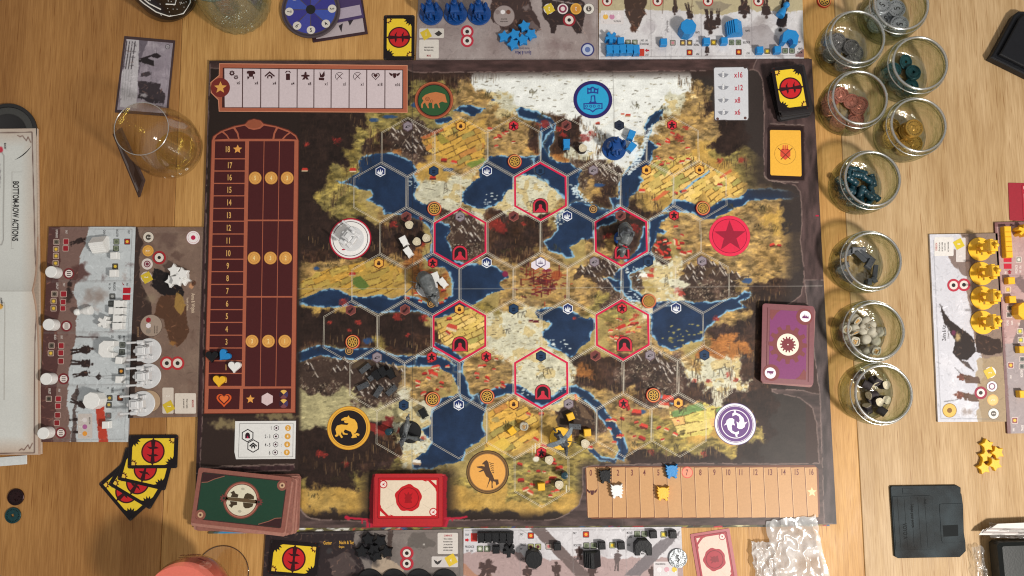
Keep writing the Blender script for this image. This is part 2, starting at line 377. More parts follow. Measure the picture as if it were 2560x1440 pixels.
B().box(-7.4, 8.1, -6.1, 5.9, -0.36, -0.301).build("apron", mat("dark_apron", (70, 45, 25), .6), table)
B().box(-30, 30, -30, 30, -7.6, -7.4).build("floor", mat("floor_boards", (90, 70, 52), .7)).update_tag()
tag(bpy.data.objects["floor"], kind="structure")
# ------------------------------------------------------------------ the painted map of the game board
OA = (740, 170, 4.0); OB = (1380, 170, 4.0); OC = (740, 530, 4.0); OD = (1380, 530, 4.0); OE = (740, 890, 3.2734); OF = (1380, 890, 3.2734)
OG = (1200, 740, 5.12); OH = (1340, 250, 5.12); OJ = (1180, 490, 5.12)
def Q(o, pts): return [(o[0] + x / o[2], o[1] + y / o[2]) for x, y in pts]
CH = """DDDDDDDDDDfffffwwwwwwwwwwwwwwwwwwkkkkkkkkkk
DDDDDDDDDDggfttwwwwwwwwwwwwwwwwwwtkkkkkkkkk
DDDDDDDDDDgggtttsswwwwwwwwwwwwwstttkkkkkkkk
DDDDDDgggggggttttsswwwwwwwwwwwwsttDkkkkkkkk
DDDDDDgggmmgyyyyttttffffwwwwwwsttttDDDkkkkk
DDDDDggfmmmmyyyyttttffffwwwwwwtttttDDDkkkkk
DDDDDgffmmmmyyyyttttffffwwwwwtttttyDDDkkkkk
DDDDggttommyyyytttttooosswwwwtttyyyggggDDkk
DDDgggWWWoyyytttssssootmmmswttyyyyyyyggDDkk
DDDggggWWtssssstttsssssmtmmtyyyyyyyyyyggDkk
DDggggWWWssssstsssssssstttftyyyyyyyyyyttDkk
DDggggWWttsssstssssssstttffftyyyyyyyyttttkk
DDDDggWtfffWmmmsfffffWWWtffffffttttttttyykk
DDDDDDDffffWmmmmffffffWWWtffffWtttttttttykk
DDDDDDDDfffWmmmmfffffoWWWttffffWttttttttttk
fffDDDDfffoWmmmmffffttWWtttffffWttttttttttk
tttttttttooWtmmttttttttttmmtttssttttttttttk
tttttyyyyyoooWWWWtttFFFFttmmmsssssmmttttttk
yyyyyyyyyyoooWWWWttFFFFttmmmmWsssmmmmtfffDk
yyyyytttttttWWWWWttttttttgmmWssssmmmmDDDDkk
DDDDDDDDDDDWWWgggsssstttggggWsssstttttDDDkk
DDDDDDDDDDDDyyyysssssWWWWWttttttWWfffffDDkk
DDDDDDDDDDffyyyyssssswWWWWttttttWWtooffDDkk
fffggffgffffyyyyssssssWWWWttttttWWoooofDDkk
mmmmmWmmtttWttttttsssssfffffmmmmttsssfffDkk
mmmmmmmmtttttWttttsssssooffmmmmmsssssffDDkk
mmmmmmmmmttttWttttsssssffffffmmmffssssffDkk
sssssmmmmsttWWtttttsssstttttfmmmfffsffDDkkk
sssssssssssssWWWttttttfffttttttttttffDDDkkk
ssssssDrssssWWWWWyyyyyfffftWgggggyyyyyDDkkk
DDDDDDDfssssWWWWWyyyyytffmtWtggggyyyyggDkkk
DDDDDDDDfsssgWWWWyyyyyggtttWtggggggggDDkkkk
DDDDDDDDfssssWWWWgggggggggttDDDDDDDDDDDkkkk
DDDDDDffgggggWWWgggggggggkkkkkkkkkkkkkkkkkk
gDDDDggggggggggggggggggggkkkkkkkkkkkkkkkkkk
yyyyyyyyyyyyyyyyyyggggyyykkkkkkkkkkkkkkkkkk
yyyyyyyyyyyyyyyyyyyyyyyyykkkkkkkkkkkkkkkkkk
kkkkkkkkkkkkkkkkkkkkkkkkkkkkkkkkkkkkkkkkkk""".split("\n")
TER = dict(D=(44, 32, 28), k=(52, 45, 42), g=(138, 122, 70), t=(152, 124, 80), y=(180, 146, 78), s=(206, 203, 178), u=(172, 163, 122), w=(228, 231, 227), m=(74, 58, 50), f=(60, 42, 34), o=(156, 102, 54), r=(120, 42, 40), F=(168, 138, 84), W=(160, 140, 86))
cv = Cv(470, 140, 2110, 1340, 1.5, (58, 42, 38))
sl = cv.win(745, 178, 2012, 1312); X = cv.X[sl]; Y = cv.Y[sl]
keys = sorted(TER); code = np.array([[keys.index(c) for c in (r + "k" * 43)[:43]] for r in CH]); pal = np.array([TER[k] for k in keys], float)
code[27:30, 0:5] = keys.index("u"); code[28, 0:10] = keys.index("u"); code[12:15, 24:26] = keys.index("f")
def look(sd, hf):
    wx = X + (fb(X, Y, 40, 1, 4) - .5) * 62 + (fb(X, Y, 9, sd) - .5) * hf; wy = Y + (fb(X, Y, 40, 8, 4) - .5) * 62 + (fb(X, Y, 9, sd + 5) - .5) * hf
    return code[np.clip(np.round((wy - 185) / 30).astype(int), 0, 37), np.clip(np.round((wx - 750) / 30).astype(int), 0, 42)]
tc_ = look(50, 0); base = (pal[tc_] * 1.0 + pal[look(51, 26)] + pal[look(61, 26)] + pal[look(71, 34)]) / 4; n1 = fb(X, Y, 26, 20, 4); n2 = fb(X * .5, Y, 7, 30, 3); n3 = fb(X, Y, 3.2, 44, 2)
amp = np.array([{'D': .45, 'k': .16, 'g': .42, 't': .42, 'y': .28, 's': .22, 'u': .3, 'w': .10, 'm': .9, 'f': .7, 'o': .4, 'r': .4, 'F': .35, 'W': .3}[k] for k in keys])[tc_]
base = base * (1 + amp * ((n1 - .5) * 1.3 + (n2 - .5) * .9 + (n3 - .5) * .6))[..., None]
hue = (fb(X, Y, 34, 77, 3) - .5)[..., None] * np.array([14, 2, -14.]); base = base + hue * np.isin(tc_, [keys.index(q) for q in "gtyf"])[..., None]
isS = np.isin(tc_, [keys.index('s')]); base[isS & (n1 > .56)] = base[isS & (n1 > .56)] * np.array([.93, .86, .72])
isG = np.isin(tc_, [keys.index(c) for c in 'gt']); k_ = isG & (n2 > .62); base[k_] = base[k_] * np.array([1.13, 1.13, 1.05]); k_ = isG & (n2 < .36); base[k_] = base[k_] * np.array([.78, .78, .74])
isM = tc_ == keys.index('m'); base[isM & (n3 > .72)] = (150, 136, 118)
cv.im[sl] = base
TC = np.zeros((cv.H, cv.W), int) - 1; TC[sl] = tc_
# vignettes of the printed picture where it runs out under its frame
def terr(x, y):
    j = int((y - cv.y0) / cv.st); i = int((x - cv.x0) / cv.st)
    return keys[TC[j, i]] if 0 <= j < cv.H and 0 <= i < cv.W and TC[j, i] >= 0 else '.'
# farmland parcels
def parcels(poly, ang, cw, chh, seed, cols):
    sl, ins, _ = cv.inside(poly, 7, 18, 0, seed); X = cv.X[sl]; Y = cv.Y[sl]; c, s_ = math.cos(ang), math.sin(ang)
    u = X * c + Y * s_ + (fb(X, Y, 30, seed) - .5) * 8; v = -X * s_ + Y * c + (fb(X, Y, 30, seed + 2) - .5) * 8
    r = np.floor(v / chh); u2 = u / cw + TAB[r.astype(int) & 255, seed] * 3; q = np.floor(u2); h = TAB[(q.astype(int) * 7 + 3) & 255, (r.astype(int) * 5 + seed) & 255]
    C = np.array(cols, float)[(h * len(cols)).astype(int) % len(cols)]; C = C * (1 + (fb(X, Y, 6, seed) - .5) * .14)[..., None]
    e = (np.abs(u2 - q - .5) > .5 - 1.0 / cw) | (np.abs(v / chh - r - .5) > .5 - 1.1 / chh); e &= fb(X, Y, 12, seed + 9) > .42
    C = np.where(e[..., None], np.array((112, 84, 42.)), C); cv.mix(sl, ins * (fb(X, Y, 34, seed + 4) > .30) * .95, 0) if 0 else None
    a = (ins & (fb(X, Y, 34, seed + 4) > .27))[..., None]; cv.im[sl] = np.where(a, C, cv.im[sl])
FY = [(206, 164, 76), (218, 172, 80), (192, 152, 72), (212, 178, 92), (184, 142, 70), (160, 144, 80), (204, 160, 74), (190, 132, 70)]
FP = [(222, 190, 104), (232, 200, 122), (206, 178, 96), (214, 174, 92), (196, 170, 96), (228, 188, 108), (170, 160, 90)]
parcels(Q(OA, [(1250, 700), (1400, 620), (1660, 500), (1840, 600), (1900, 760), (1880, 900), (1640, 1000), (1480, 900), (1380, 860), (1300, 800)]), -.42, 34, 13, 2, FY)
parcels(Q(OB, [(1000, 940), (1200, 900), (1400, 840), (1520, 960), (1700, 1040), (1960, 1160), (1900, 1250), (1700, 1320), (1560, 1370), (1400, 1340), (1180, 1300), (960, 1240), (860, 1190), (920, 1090)]), -.55, 33, 12, 4, FP)
parcels(Q(OC, [(20, 700), (200, 600), (560, 520), (830, 450), (1060, 560), (1080, 760), (900, 830), (560, 810), (380, 750), (260, 760), (60, 860), (20, 840)]), -.40, 48, 15, 6, [(182, 148, 70), (192, 150, 66), (168, 142, 70), (184, 156, 78), (194, 150, 68)])
parcels(Q(OC, [(1400, 1090), (1560, 1030), (1760, 960), (1880, 1050), (1890, 1300), (1720, 1420), (1560, 1340), (1420, 1270)]), -.5, 30, 12, 8, FP)
parcels(Q(OE, [(1580, 470), (1740, 370), (1900, 430), (2010, 560), (1990, 640), (1780, 780), (1540, 780), (1580, 620)]), -.5, 36, 16, 9, FY)
parcels(Q(OF, [(960, 450), (1200, 380), (1400, 420), (1340, 560), (1290, 640), (1040, 670), (1000, 560)]), -.22, 80, 22, 12, [(206, 190, 104), (220, 178, 110), (112, 140, 84), (216, 196, 118)])
cv.poly(Q(OA, [(1700, 955), (1870, 890), (1910, 930), (1760, 1000)]), (116, 134, 62), .9, 2); cv.poly(Q(OC, [(565, 660), (640, 640), (740, 740), (660, 780), (570, 730)]), (92, 112, 52), 1, 1.5)
cv.poly(Q(OA, [(1400, 690), (1440, 650), (1540, 740), (1450, 760)]), (150, 138, 62), .9, 1); cv.poly(Q(OA, [(1250, 690), (1460, 600), (1480, 630), (1300, 700)]), (178, 88, 52), .8, 2)
cv.poly(Q(OB, [(1000, 1320), (1120, 1230), (1180, 1230), (1050, 1330)]), (206, 104, 66), .9, 1); cv.poly(Q(OB, [(1670, 1090), (1790, 1010), (1800, 1040), (1700, 1100)]), (206, 104, 66), .85, 1)
cv.poly(Q(OB, [(1040, 1000), (1120, 950), (1170, 1010), (1130, 1090)]), (150, 148, 86), .9, 1)
cv.poly(Q(OE, [(1530, 770), (1700, 660), (1760, 720), (1700, 780)]), (218, 184, 82), .9, 2); cv.poly(Q(OE, [(1810, 690), (1950, 590), (1985, 610), (1850, 710)]), (222, 180, 84), .95, 1)
# water
NAVY = (30, 48, 76)
def lake(pts, seed=1, deep=NAVY, warp=4.5):
    sl, ins, D = cv.inside(pts, warp, 13, 9, seed); X = cv.X[sl]; Y = cv.Y[sl]; n = fb(X, Y, 12, seed + 3)
    cv.mix(sl, np.clip((7 - D) / 9, 0, 1) * (D > 0) * .38, (205, 190, 140))
    C = np.array(deep, float) * (1 + (fb(X, Y, 30, seed + 7) - .5) * .35 + (n - .5) * .16)[..., None]
    e = np.clip(1 + D / 9, 0, 1) ** 1.8 * ins; C = C * (1 - e[..., None] * .55) + np.array((48, 94, 142.)) * (e * .55)[..., None]
    e2 = np.clip(1 + (D + n * 4) / 2.6, 0, 1) * ins * (n > .46); C = C * (1 - e2[..., None] * .85) + np.array((150, 196, 222.)) * (e2 * .85)[..., None]
    cv.im[sl] = np.where(ins[..., None], C, cv.im[sl])
def widen(pts, wd):
    a, b = [], []
    for i, p in enumerate(pts):
        q0 = pts[max(0, i - 1)]; q1 = pts[min(len(pts) - 1, i + 1)]; dx, dy = q1[0] - q0[0], q1[1] - q0[1]; L = math.hypot(dx, dy) + 1e-9; k = wd / 2 * (1 if not hasattr(wd, '__len__') else 1)
        a.append((p[0] - dy / L * k, p[1] + dx / L * k)); b.append((p[0] + dy / L * k, p[1] - dx / L * k))
    return a + b[::-1]
W_ = [(OA, [(1575, 415), (1640, 380), (1750, 365), (1830, 390), (1905, 405), (1850, 440), (1780, 490), (1730, 480), (1660, 445)]),
 (OA, [(1380, 520), (1470, 500), (1560, 470), (1570, 520), (1500, 550), (1420, 575)]),
 (OA, [(2195, 410), (2240, 395), (2330, 400), (2400, 430), (2480, 470), (2545, 490), (2600, 560), (2580, 700), (2540, 800), (2530, 880), (2600, 920), (2600, 1000), (2440, 940), (2440, 740), (2430, 640), (2500, 620), (2430, 540), (2330, 520), (2230, 490)]),
 (OA, [(1930, 890), (2060, 870), (2160, 890), (2440, 880), (2560, 900), (2560, 1100), (2480, 1130), (2330, 1070), (2180, 1090), (2170, 1200), (2100, 1240), (2060, 1340), (1900, 1400), (1780, 1400), (1660, 1330), (1660, 1250), (1740, 1170), (1830, 1090), (1820, 1010), (1850, 990)]),
 (OA, [(630, 930), (650, 900), (720, 870), (840, 845), (980, 850), (1060, 880), (1140, 920), (1190, 985), (1210, 1020), (1180, 1070), (1230, 1160), (1210, 1200), (1180, 1270), (1210, 1320), (1260, 1350), (1330, 1370), (1400, 1440), (1380, 1540), (1360, 1620), (1300, 1560), (1180, 1500), (1060, 1470), (880, 1460), (860, 1400), (740, 1330), (690, 1320), (770, 1270), (740, 1230), (600, 1200), (500, 1170), (400, 1125), (480, 1130), (560, 1090), (640, 1040), (625, 980)]),
 (OC, [(1370, 100), (1450, 90), (1520, 130), (1550, 170), (1500, 240), (1520, 300), (1560, 360), (1570, 470), (1700, 520), (1850, 520), (1990, 545), (2090, 600), (2130, 660), (2040, 690), (2030, 730), (2080, 790), (1980, 800), (1880, 860), (1760, 930), (1640, 990), (1450, 1060), (1370, 1070), (1300, 1020), (1150, 990), (1000, 1000), (820, 1020), (700, 960), (560, 930), (400, 960), (200, 950), (30, 920), (20, 880), (150, 830), (280, 770), (380, 765), (470, 800), (540, 830), (700, 850), (850, 830), (950, 860), (1080, 830), (1180, 840), (1250, 880), (1330, 900), (1480, 890), (1560, 830), (1550, 740), (1560, 680), (1540, 640), (1500, 570), (1400, 550), (1310, 500), (1270, 440), (1340, 410), (1350, 330), (1370, 300), (1350, 200)]),
 (OE, [(1110, 440), (1200, 340), (1300, 320), (1340, 300), (1500, 310), (1570, 400), (1540, 490), (1530, 570), (1560, 650), (1500, 700), (1390, 760), (1370, 850), (1280, 885), (1170, 890), (1100, 930), (960, 930), (950, 850), (1060, 790), (1110, 700), (1050, 640), (1030, 600), (1100, 560), (1100, 500)]),
 (OG, [(700, 200), (780, 150), (900, 135), (1050, 150), (1200, 190), (1300, 260), (1470, 290), (1470, 400), (1420, 480), (1400, 560), (1300, 640), (1220, 750), (1150, 790), (1050, 720), (850, 640), (880, 600), (800, 540), (800, 460), (900, 360), (800, 310), (740, 280)]),
 (OH, [(60, 300), (170, 290), (240, 380), (150, 450), (90, 560), (130, 680), (200, 770), (430, 800), (490, 850), (590, 900), (530, 1010), (560, 1080), (520, 1160), (620, 1270), (720, 1340), (1000, 1400), (1090, 1480), (1000, 1560), (400, 1440), (400, 1300), (300, 1190), (200, 1110), (100, 1020), (0, 930), (-60, 760), (60, 700)]),
 (OH, [(1100, 970), (1200, 850), (1350, 700), (1390, 500), (1380, 350), (1440, 220), (1560, 130), (1640, 120), (1600, 200), (1530, 300), (1480, 400), (1440, 500), (1580, 590), (1500, 640), (1490, 760), (1420, 850), (1330, 970), (1380, 1030), (1300, 1160), (1200, 1250), (1180, 1340), (1140, 1440), (1000, 1440), (930, 1260), (1070, 1250), (1050, 1100)]),
 (OJ, [(1100, 220), (1200, 150), (1350, 60), (1500, 110), (1640, 180), (1760, 190), (1870, 100), (1900, 120), (1600, 290), (1700, 260), (1830, 240), (1850, 330), (1700, 380), (1580, 420), (1560, 550), (1420, 560), (1230, 650), (1330, 770), (1200, 800), (1150, 740), (1000, 710), (910, 590), (1020, 520), (1100, 430), (1060, 330)]),
 (OJ, [(2190, 400), (2250, 380), (2260, 640), (2200, 720), (1990, 850), (1950, 820), (2080, 720), (2150, 600)]),
 (OD, [(965, 70), (1180, 0), (1200, 20), (1090, 110), (1070, 150), (1160, 185), (1110, 220), (1050, 210), (1030, 300), (985, 370), (1040, 480), (940, 540), (880, 580), (780, 640), (800, 760), (880, 800), (960, 880), (900, 900), (780, 900), (740, 860), (700, 800), (640, 760), (600, 640), (690, 560), (760, 500), (880, 440), (960, 400)]),
 (OB, [(1100, 1440), (1150, 1390), (1220, 1320), (1340, 1320), (1430, 1370), (1600, 1380), (1700, 1320), (1880, 1290), (1960, 1220), (2100, 1200), (2250, 1205), (2400, 1230), (2480, 1280), (2400, 1320), (2200, 1310), (2000, 1320), (1880, 1390), (1760, 1440), (1620, 1500), (1530, 1520), (1400, 1450), (1280, 1440)]),
 (OD, [(790, 940), (1000, 1010), (1010, 900), (1190, 880), (1400, 900), (1600, 900), (1850, 850), (1920, 780), (1990, 800), (1980, 850), (1880, 900), (1960, 950), (1760, 1000), (1680, 1060), (1560, 1160), (1530, 1200), (1500, 1290), (1400, 1300), (1330, 1340), (1200, 1400), (1060, 1320), (990, 1220), (990, 1050), (940, 1010)]),
 (OD, [(490, 660), (560, 650), (700, 690), (690, 800), (640, 790), (560, 720)])]
for i, (o, p) in enumerate(W_): lake(Q(o, p), 2 + i)
for wd, pts in ((27, [(742, 894), (800, 874), (850, 886), (930, 884), (985, 900), (1030, 904), (1085, 900)]), (27, [(1040, 900), (1100, 905), (1140, 928), (1156, 960), (1162, 990), (1175, 1005)]), (24, [(1085, 868), (1118, 878), (1150, 905), (1146, 930)]),
                (24, [(1200, 1000), (1232, 985), (1270, 972), (1296, 972), (1322, 992), (1352, 1004), (1390, 998), (1412, 976), (1436, 974), (1458, 984), (1487, 1008), (1508, 1036), (1533, 1069), (1549, 1098), (1560, 1125), (1548, 1150)]), (12, [(1474, 1120), (1500, 1146), (1540, 1152)]), (7, [(1640, 985), (1665, 998), (1690, 1010)]), (5, [(1700, 480), (1735, 455), (1760, 440), (1775, 425)])):
    lake(widen(pts, wd), int(wd) + 3, warp=3)
for x, y, rx, ry in ((791, 671, 10, 5), (1498, 463, 16, 5), (1120, 424, 16, 5), (1868, 702, 16, 8), (1232, 250, 6, 3), (935, 300, 14, 6), (1040, 262, 14, 8), (975, 292, 20, 5), (1606, 1030, 10, 6), (920, 852, 16, 9)): cv.blob(x, y, rx, ry, (44, 76, 124), .9, .3, .25)
# lily pads, ice and foam
R = random.Random(5)
def scat(poly, n, fn, seed=1):
    rr = random.Random(seed); xs = [p[0] for p in poly]; ys = [p[1] for p in poly]; k = 0
    for _ in range(n * 8):
        x, y = rr.uniform(min(xs), max(xs)), rr.uniform(min(ys), max(ys)); c = False; m = len(poly)
        for i in range(m):
            (x1, y1), (x2, y2) = poly[i], poly[(i + 1) % m]
            if (y1 > y) != (y2 > y) and x < (x2 - x1) * (y - y1) / (y2 - y1) + x1: c = not c
        if c: fn(x, y, rr); k += 1
        if k >= n: break
for reg_, n, col in ((Q(OD, [(1200, 1130), (1440, 1110), (1520, 1200), (1400, 1290), (1200, 1400), (1060, 1300)]), 34, (160, 148, 88)), (Q(OE, [(950, 620), (1110, 660), (1090, 760), (930, 840), (900, 700)]), 26, (218, 222, 208)), (Q(OD, [(700, 560), (960, 520), (860, 760), (760, 760), (720, 900), (940, 960), (1200, 940), (1190, 870), (960, 860)]), 80, (206, 222, 226)),
                   (Q(OH, [(420, 1050), (520, 1100), (640, 1260), (760, 1330), (640, 1320), (500, 1240)]), 60, (206, 222, 226)), (Q(OH, [(1320, 640), (1500, 260), (1420, 560), (1300, 860), (1180, 960), (1230, 800)]), 150, (212, 226, 230)), (Q(OA, [(1900, 1260), (2100, 1180), (2040, 1330), (1880, 1380)]), 12, (214, 224, 222)),
                   (Q(OG, [(820, 560), (1120, 540), (1160, 700), (900, 660)]), 16, (214, 224, 222)), (Q(OG, [(450, 1180), (1130, 1150), (1130, 1260), (800, 1300), (500, 1250)]), 40, (190, 204, 200)), (Q(OA, [(1100, 1080), (1240, 1080), (1220, 1200), (1120, 1200)]), 16, (200, 214, 214)), (Q(OJ, [(1040, 250), (1180, 160), (1180, 330), (1080, 420)]), 40, (214, 220, 210))):
    scat(reg_, n, lambda x, y, r, c=col: cv.blob(x, y, r.uniform(1.5, 6), r.uniform(1.1, 2.4), c, .9, .4, .3, 1), n)
# brush work over everything
def dabs(n, seed, f):
    r = random.Random(seed)
    for _ in range(n):
        x, y = r.uniform(748, 2005), r.uniform(184, 1300); f(x, y, terr(x, y), r)
def f1(x, y, t, r):
    j = int((y - cv.y0) / cv.st); i = int((x - cv.x0) / cv.st); c = cv.im[min(j, cv.H - 1), min(i, cv.W - 1)].copy()
    if c[2] > c[0] * 1.15:
        if r.random() < .25: cv.dab(x, y, r.uniform(4, 14), 1.4, r.uniform(-.3, .1), c * r.uniform(.85, 1.2), .5)
        return
    if t in 'gtFu': cv.dab(x, y, r.uniform(4, 15), r.uniform(1.2, 3.2), r.uniform(-.5, .4), c * r.choice((.72, .82, 1.14, 1.25)), .7)
    elif t in 'y': cv.dab(x, y, r.uniform(3, 10), r.uniform(1, 2), r.uniform(-.6, -.2), c * r.choice((.8, 1.1)), .5)
    elif t in 'sw': 
        if r.random() < (.75 if t == 's' else .38): cv.dab(x, y, r.uniform(2, 9), r.uniform(.9, 2.2), r.uniform(-.3, .25), r.choice(((92, 84, 66), (120, 108, 82), (240, 240, 228), (168, 156, 122), (72, 62, 50))), .75)
    elif t == 'm': cv.dab(x, y, r.uniform(3, 8), r.uniform(1, 2), r.choice((.9, .7, 1.2, -.8, 2.0)), r.choice(((178, 166, 148), (140, 122, 98), (40, 30, 29), (50, 38, 34), (120, 96, 66), (70, 54, 44), (96, 78, 58))), .65)
    elif t == 'f': cv.dab(x, y, r.uniform(5, 14), r.uniform(.9, 1.8), 1.57 + r.uniform(-.15, .15), r.choice(((46, 32, 26), (96, 70, 50), (122, 92, 60), (60, 42, 34), (38, 28, 24))), .7)
    elif t == 'D': cv.dab(x, y, r.uniform(5, 14), r.uniform(1, 2.4), 1.57 + r.uniform(-.2, .2), r.choice(((44, 32, 28), (66, 48, 38), (52, 38, 32))), .5)
    elif t == 'o': cv.dab(x, y, r.uniform(4, 12), r.uniform(1, 2.4), r.uniform(-.3, .3), r.choice(((186, 120, 64), (120, 70, 40), (92, 56, 36))), .7)
dabs(15000, 3, f1)
# mountains: dark mass, snow streaks running down from the crest
def mountain(poly, seed):
    cv.poly(poly, (62, 48, 42), .8, 7, 10, seed)
    def peak(x, y, r):
        h = r.uniform(9, 20); wl = h * r.uniform(.6, .9); wr = h * r.uniform(.6, .9)
        cv.poly([(x, y - h), (x + wr, y), (x + wr * .4, y + 2), (x - wl * .5, y + 3), (x - wl, y)], r.choice(((48, 36, 33), (58, 44, 39), (70, 54, 46))), .85, 2, 5, seed)
        for k in range(7):
            t = r.uniform(0, .8); cv.dab(x + wr * t * .9, y - h * (1 - t) + r.uniform(0, 3), r.uniform(3, 8), r.uniform(1, 2), r.uniform(.7, 1.2), r.choice(((226, 220, 212), (196, 184, 170), (214, 204, 192))), .8)
            t = r.uniform(0, .8); cv.dab(x - wl * t * .8, y - h * (1 - t) + 2, r.uniform(4, 9), r.uniform(1, 2), r.uniform(1.8, 2.3), r.choice(((36, 28, 27), (84, 66, 54), (150, 134, 116))), .7)
    scat(poly, 26, peak, seed)
for i, (o, p) in enumerate(((OA, [(930, 600), (1040, 640), (1120, 560), (1210, 520), (1320, 620), (1180, 680), (1210, 800), (1300, 840), (1160, 860), (1040, 780), (940, 720)]), (OB, [(270, 1080), (420, 1000), (600, 950), (690, 1060), (660, 1200), (560, 1120), (440, 1060), (300, 1110)]),
    (OC, [(1540, 50), (1780, 30), (1840, 130), (1760, 160), (1860, 300), (1700, 320), (1600, 300), (1560, 150)]), (OD, [(190, 690), (260, 560), (420, 540), (480, 470), (640, 560), (600, 640), (500, 640), (600, 780), (480, 720), (300, 640)]), (OD, [(1270, 680), (1380, 560), (1500, 510), (1620, 520), (1780, 620), (1980, 650), (1800, 700), (1640, 690), (1540, 640), (1440, 730), (1380, 700)]),
    (OF, [(590, 60), (680, -20), (830, -40), (960, 60), (1030, 150), (980, 240), (860, 150), (760, 60)]), (OE, [(10, 60), (250, 30), (440, 60), (560, 20), (760, 80), (880, 140), (820, 300), (640, 330), (440, 230), (300, 180), (130, 280), (60, 200)]), (OE, [(430, 280), (700, 260), (800, 330), (560, 340)]))):
    mountain(Q(o, p), 20 + i)
cv.poly(Q(OF, [(30, 520), (100, 420), (190, 350), (250, 420), (360, 540), (300, 580), (160, 560), (60, 600)]), (56, 44, 38), .9, 5); cv.poly(Q(OF, [(190, 340), (250, 400), (340, 520), (240, 500)]), (122, 96, 72), .6, 4)
scat(Q(OF, [(150, 380), (260, 420), (370, 560), (220, 540)]), 30, lambda x, y, r: cv.dab(x, y, r.uniform(3, 8), 1.5, r.uniform(.4, 1.4), r.choice(((150, 128, 100), (100, 80, 62))), .8), 3)
for dx, c in ((0, (226, 96, 50)), (2, (240, 150, 70)), (-2, (200, 70, 46))): cv.dab(1440 + dx, 993, 14, 2, 1.4, c, .9)
# scraps of red foliage, shrubs
for x, y, rx in ((842, 352, 12), (769, 360, 7), (765, 362, 6), (1360, 310, 16), (1398, 322, 10), (1408, 338, 10), (1462, 345, 14), (985, 562, 12), (1052, 546, 6), (1243, 562, 26), (1310, 560, 8), (1590, 570, 15), (1586, 540, 12), (1520, 590, 12), (860, 757, 14), (824, 807, 7), (896, 806, 9), (873, 826, 6), (995, 792, 15), (1060, 795, 12), (1018, 838, 8), (1055, 610, 8), (1630, 675, 8), (1695, 728, 12), (1705, 735, 9), (1435, 795, 6), (1590, 790, 8), (1790, 796, 9), (1820, 938, 8), (1838, 950, 9), (1736, 952, 7), (1772, 952, 8), (1630, 1130, 10), (1760, 1136, 10), (805, 1137, 14), (866, 1160, 10), (1000, 1077, 10), (1058, 1096, 7), (1855, 400, 12), (1800, 402, 10), (955, 1075, 20), (1715, 320, 9), (1480, 335, 10), (1695, 345, 14)):
    cv.blob(x, y, rx, rx * .8, R.choice(((150, 46, 40), (168, 54, 46), (128, 38, 36))), .72, .5, .9, int(x) % 9)
    for _ in range(int(rx * .9)): cv.dab(x + R.uniform(-rx, rx) * .8, y + R.uniform(-rx, rx) * .6, R.uniform(2, 6), 1.4, R.uniform(0, 3), R.choice(((190, 66, 54), (120, 34, 32), (206, 80, 62))), .7)
cv.poly(Q(OE, [(600, 540), (720, 600), (730, 640), (640, 640), (600, 600)]), (142, 44, 40), .85, 4)
for x, y in ((1137, 335), (1258, 325), (1148, 232), (1160, 305), (1895, 565), (1935, 570), (1970, 560), (1905, 520), (820, 665), (1300, 625), (1265, 628), (1485, 740), (1660, 885), (1000, 555), (985, 660), (1045, 660), (1390, 620), (1495, 515), (1080, 280), (1220, 235), (880, 1190), (840, 1200), (785, 1240), (1120, 1190), (1705, 1025), (1690, 1115), (1585, 1110), (1640, 1108), (1270, 1060), (1355, 940), (1310, 740), (1830, 515), (1350, 290), (1265, 290), (1590, 262), (1660, 270), (1480, 250), (1330, 230)):
    for _ in range(16): cv.dab(x + R.gauss(0, 6), y + R.gauss(0, 4), R.uniform(3, 10), R.uniform(.9, 1.8), 1.57 + R.uniform(-.7, .7), R.choice(((60, 54, 34), (84, 74, 44), (44, 36, 26), (70, 66, 40))), .7)
# trunks where woods end in open ground
for x in range(1035, 1250, 4): cv.dab(x + R.uniform(-2, 2), 203 + (x - 1035) * -.05 + R.uniform(-6, 6), R.uniform(10, 24), 1.2, 1.57, R.choice(((90, 74, 58), (60, 46, 38), (128, 110, 88))), .7)
for path, n, h in ((((880, 290), (950, 350), (900, 420), (850, 480), (830, 520)), 120, 20), (((760, 590), (840, 640), (950, 610), (1000, 640), (1070, 620)), 120, 16), (((745, 870), (830, 850), (900, 840), (960, 850), (1040, 870), (1080, 855)), 90, 16), (((745, 1150), (830, 1170), (900, 1150), (960, 1110), (1010, 1110)), 120, 22), (((1410, 385), (1470, 400), (1500, 380), (1500, 330)), 60, 16), (((1440, 300), (1500, 340), (1540, 370)), 60, 14), (((1230, 640), (1290, 650), (1330, 620)), 60, 12), (((1560, 480), (1640, 500), (1640, 540)), 60, 14), (((1430, 940), (1520, 960), (1600, 990), (1680, 980)), 90, 16), (((1740, 900), (1745, 960), (1790, 1000), (1830, 960), (1820, 900)), 110, 18), (((1580, 1130), (1650, 1135), (1740, 1140), (1800, 1120)), 90, 18), (((1830, 870), (1900, 900), (1880, 860)), 50, 14), (((1700, 400), (1780, 415), (1860, 400), (1890, 440)), 80, 16), (((1860, 760), (1900, 750), (1980, 740)), 60, 14), (((1700, 200), (1760, 230), (1770, 300)), 60, 16)):
    L = []
    for a, b in zip(path[:-1], path[1:]): L += [(a[0] + (b[0] - a[0]) * k / 8, a[1] + (b[1] - a[1]) * k / 8) for k in range(8)]
    for _ in range(n):
        p = R.choice(L); cv.dab(p[0] + R.gauss(0, 7), p[1] + R.gauss(0, 6), R.uniform(.5, 1) * h, R.uniform(.9, 1.7), 1.57 + R.uniform(-.12, .12), R.choice(((50, 36, 28), (70, 50, 36), (150, 122, 84), (110, 84, 56), (40, 30, 26))), .75)
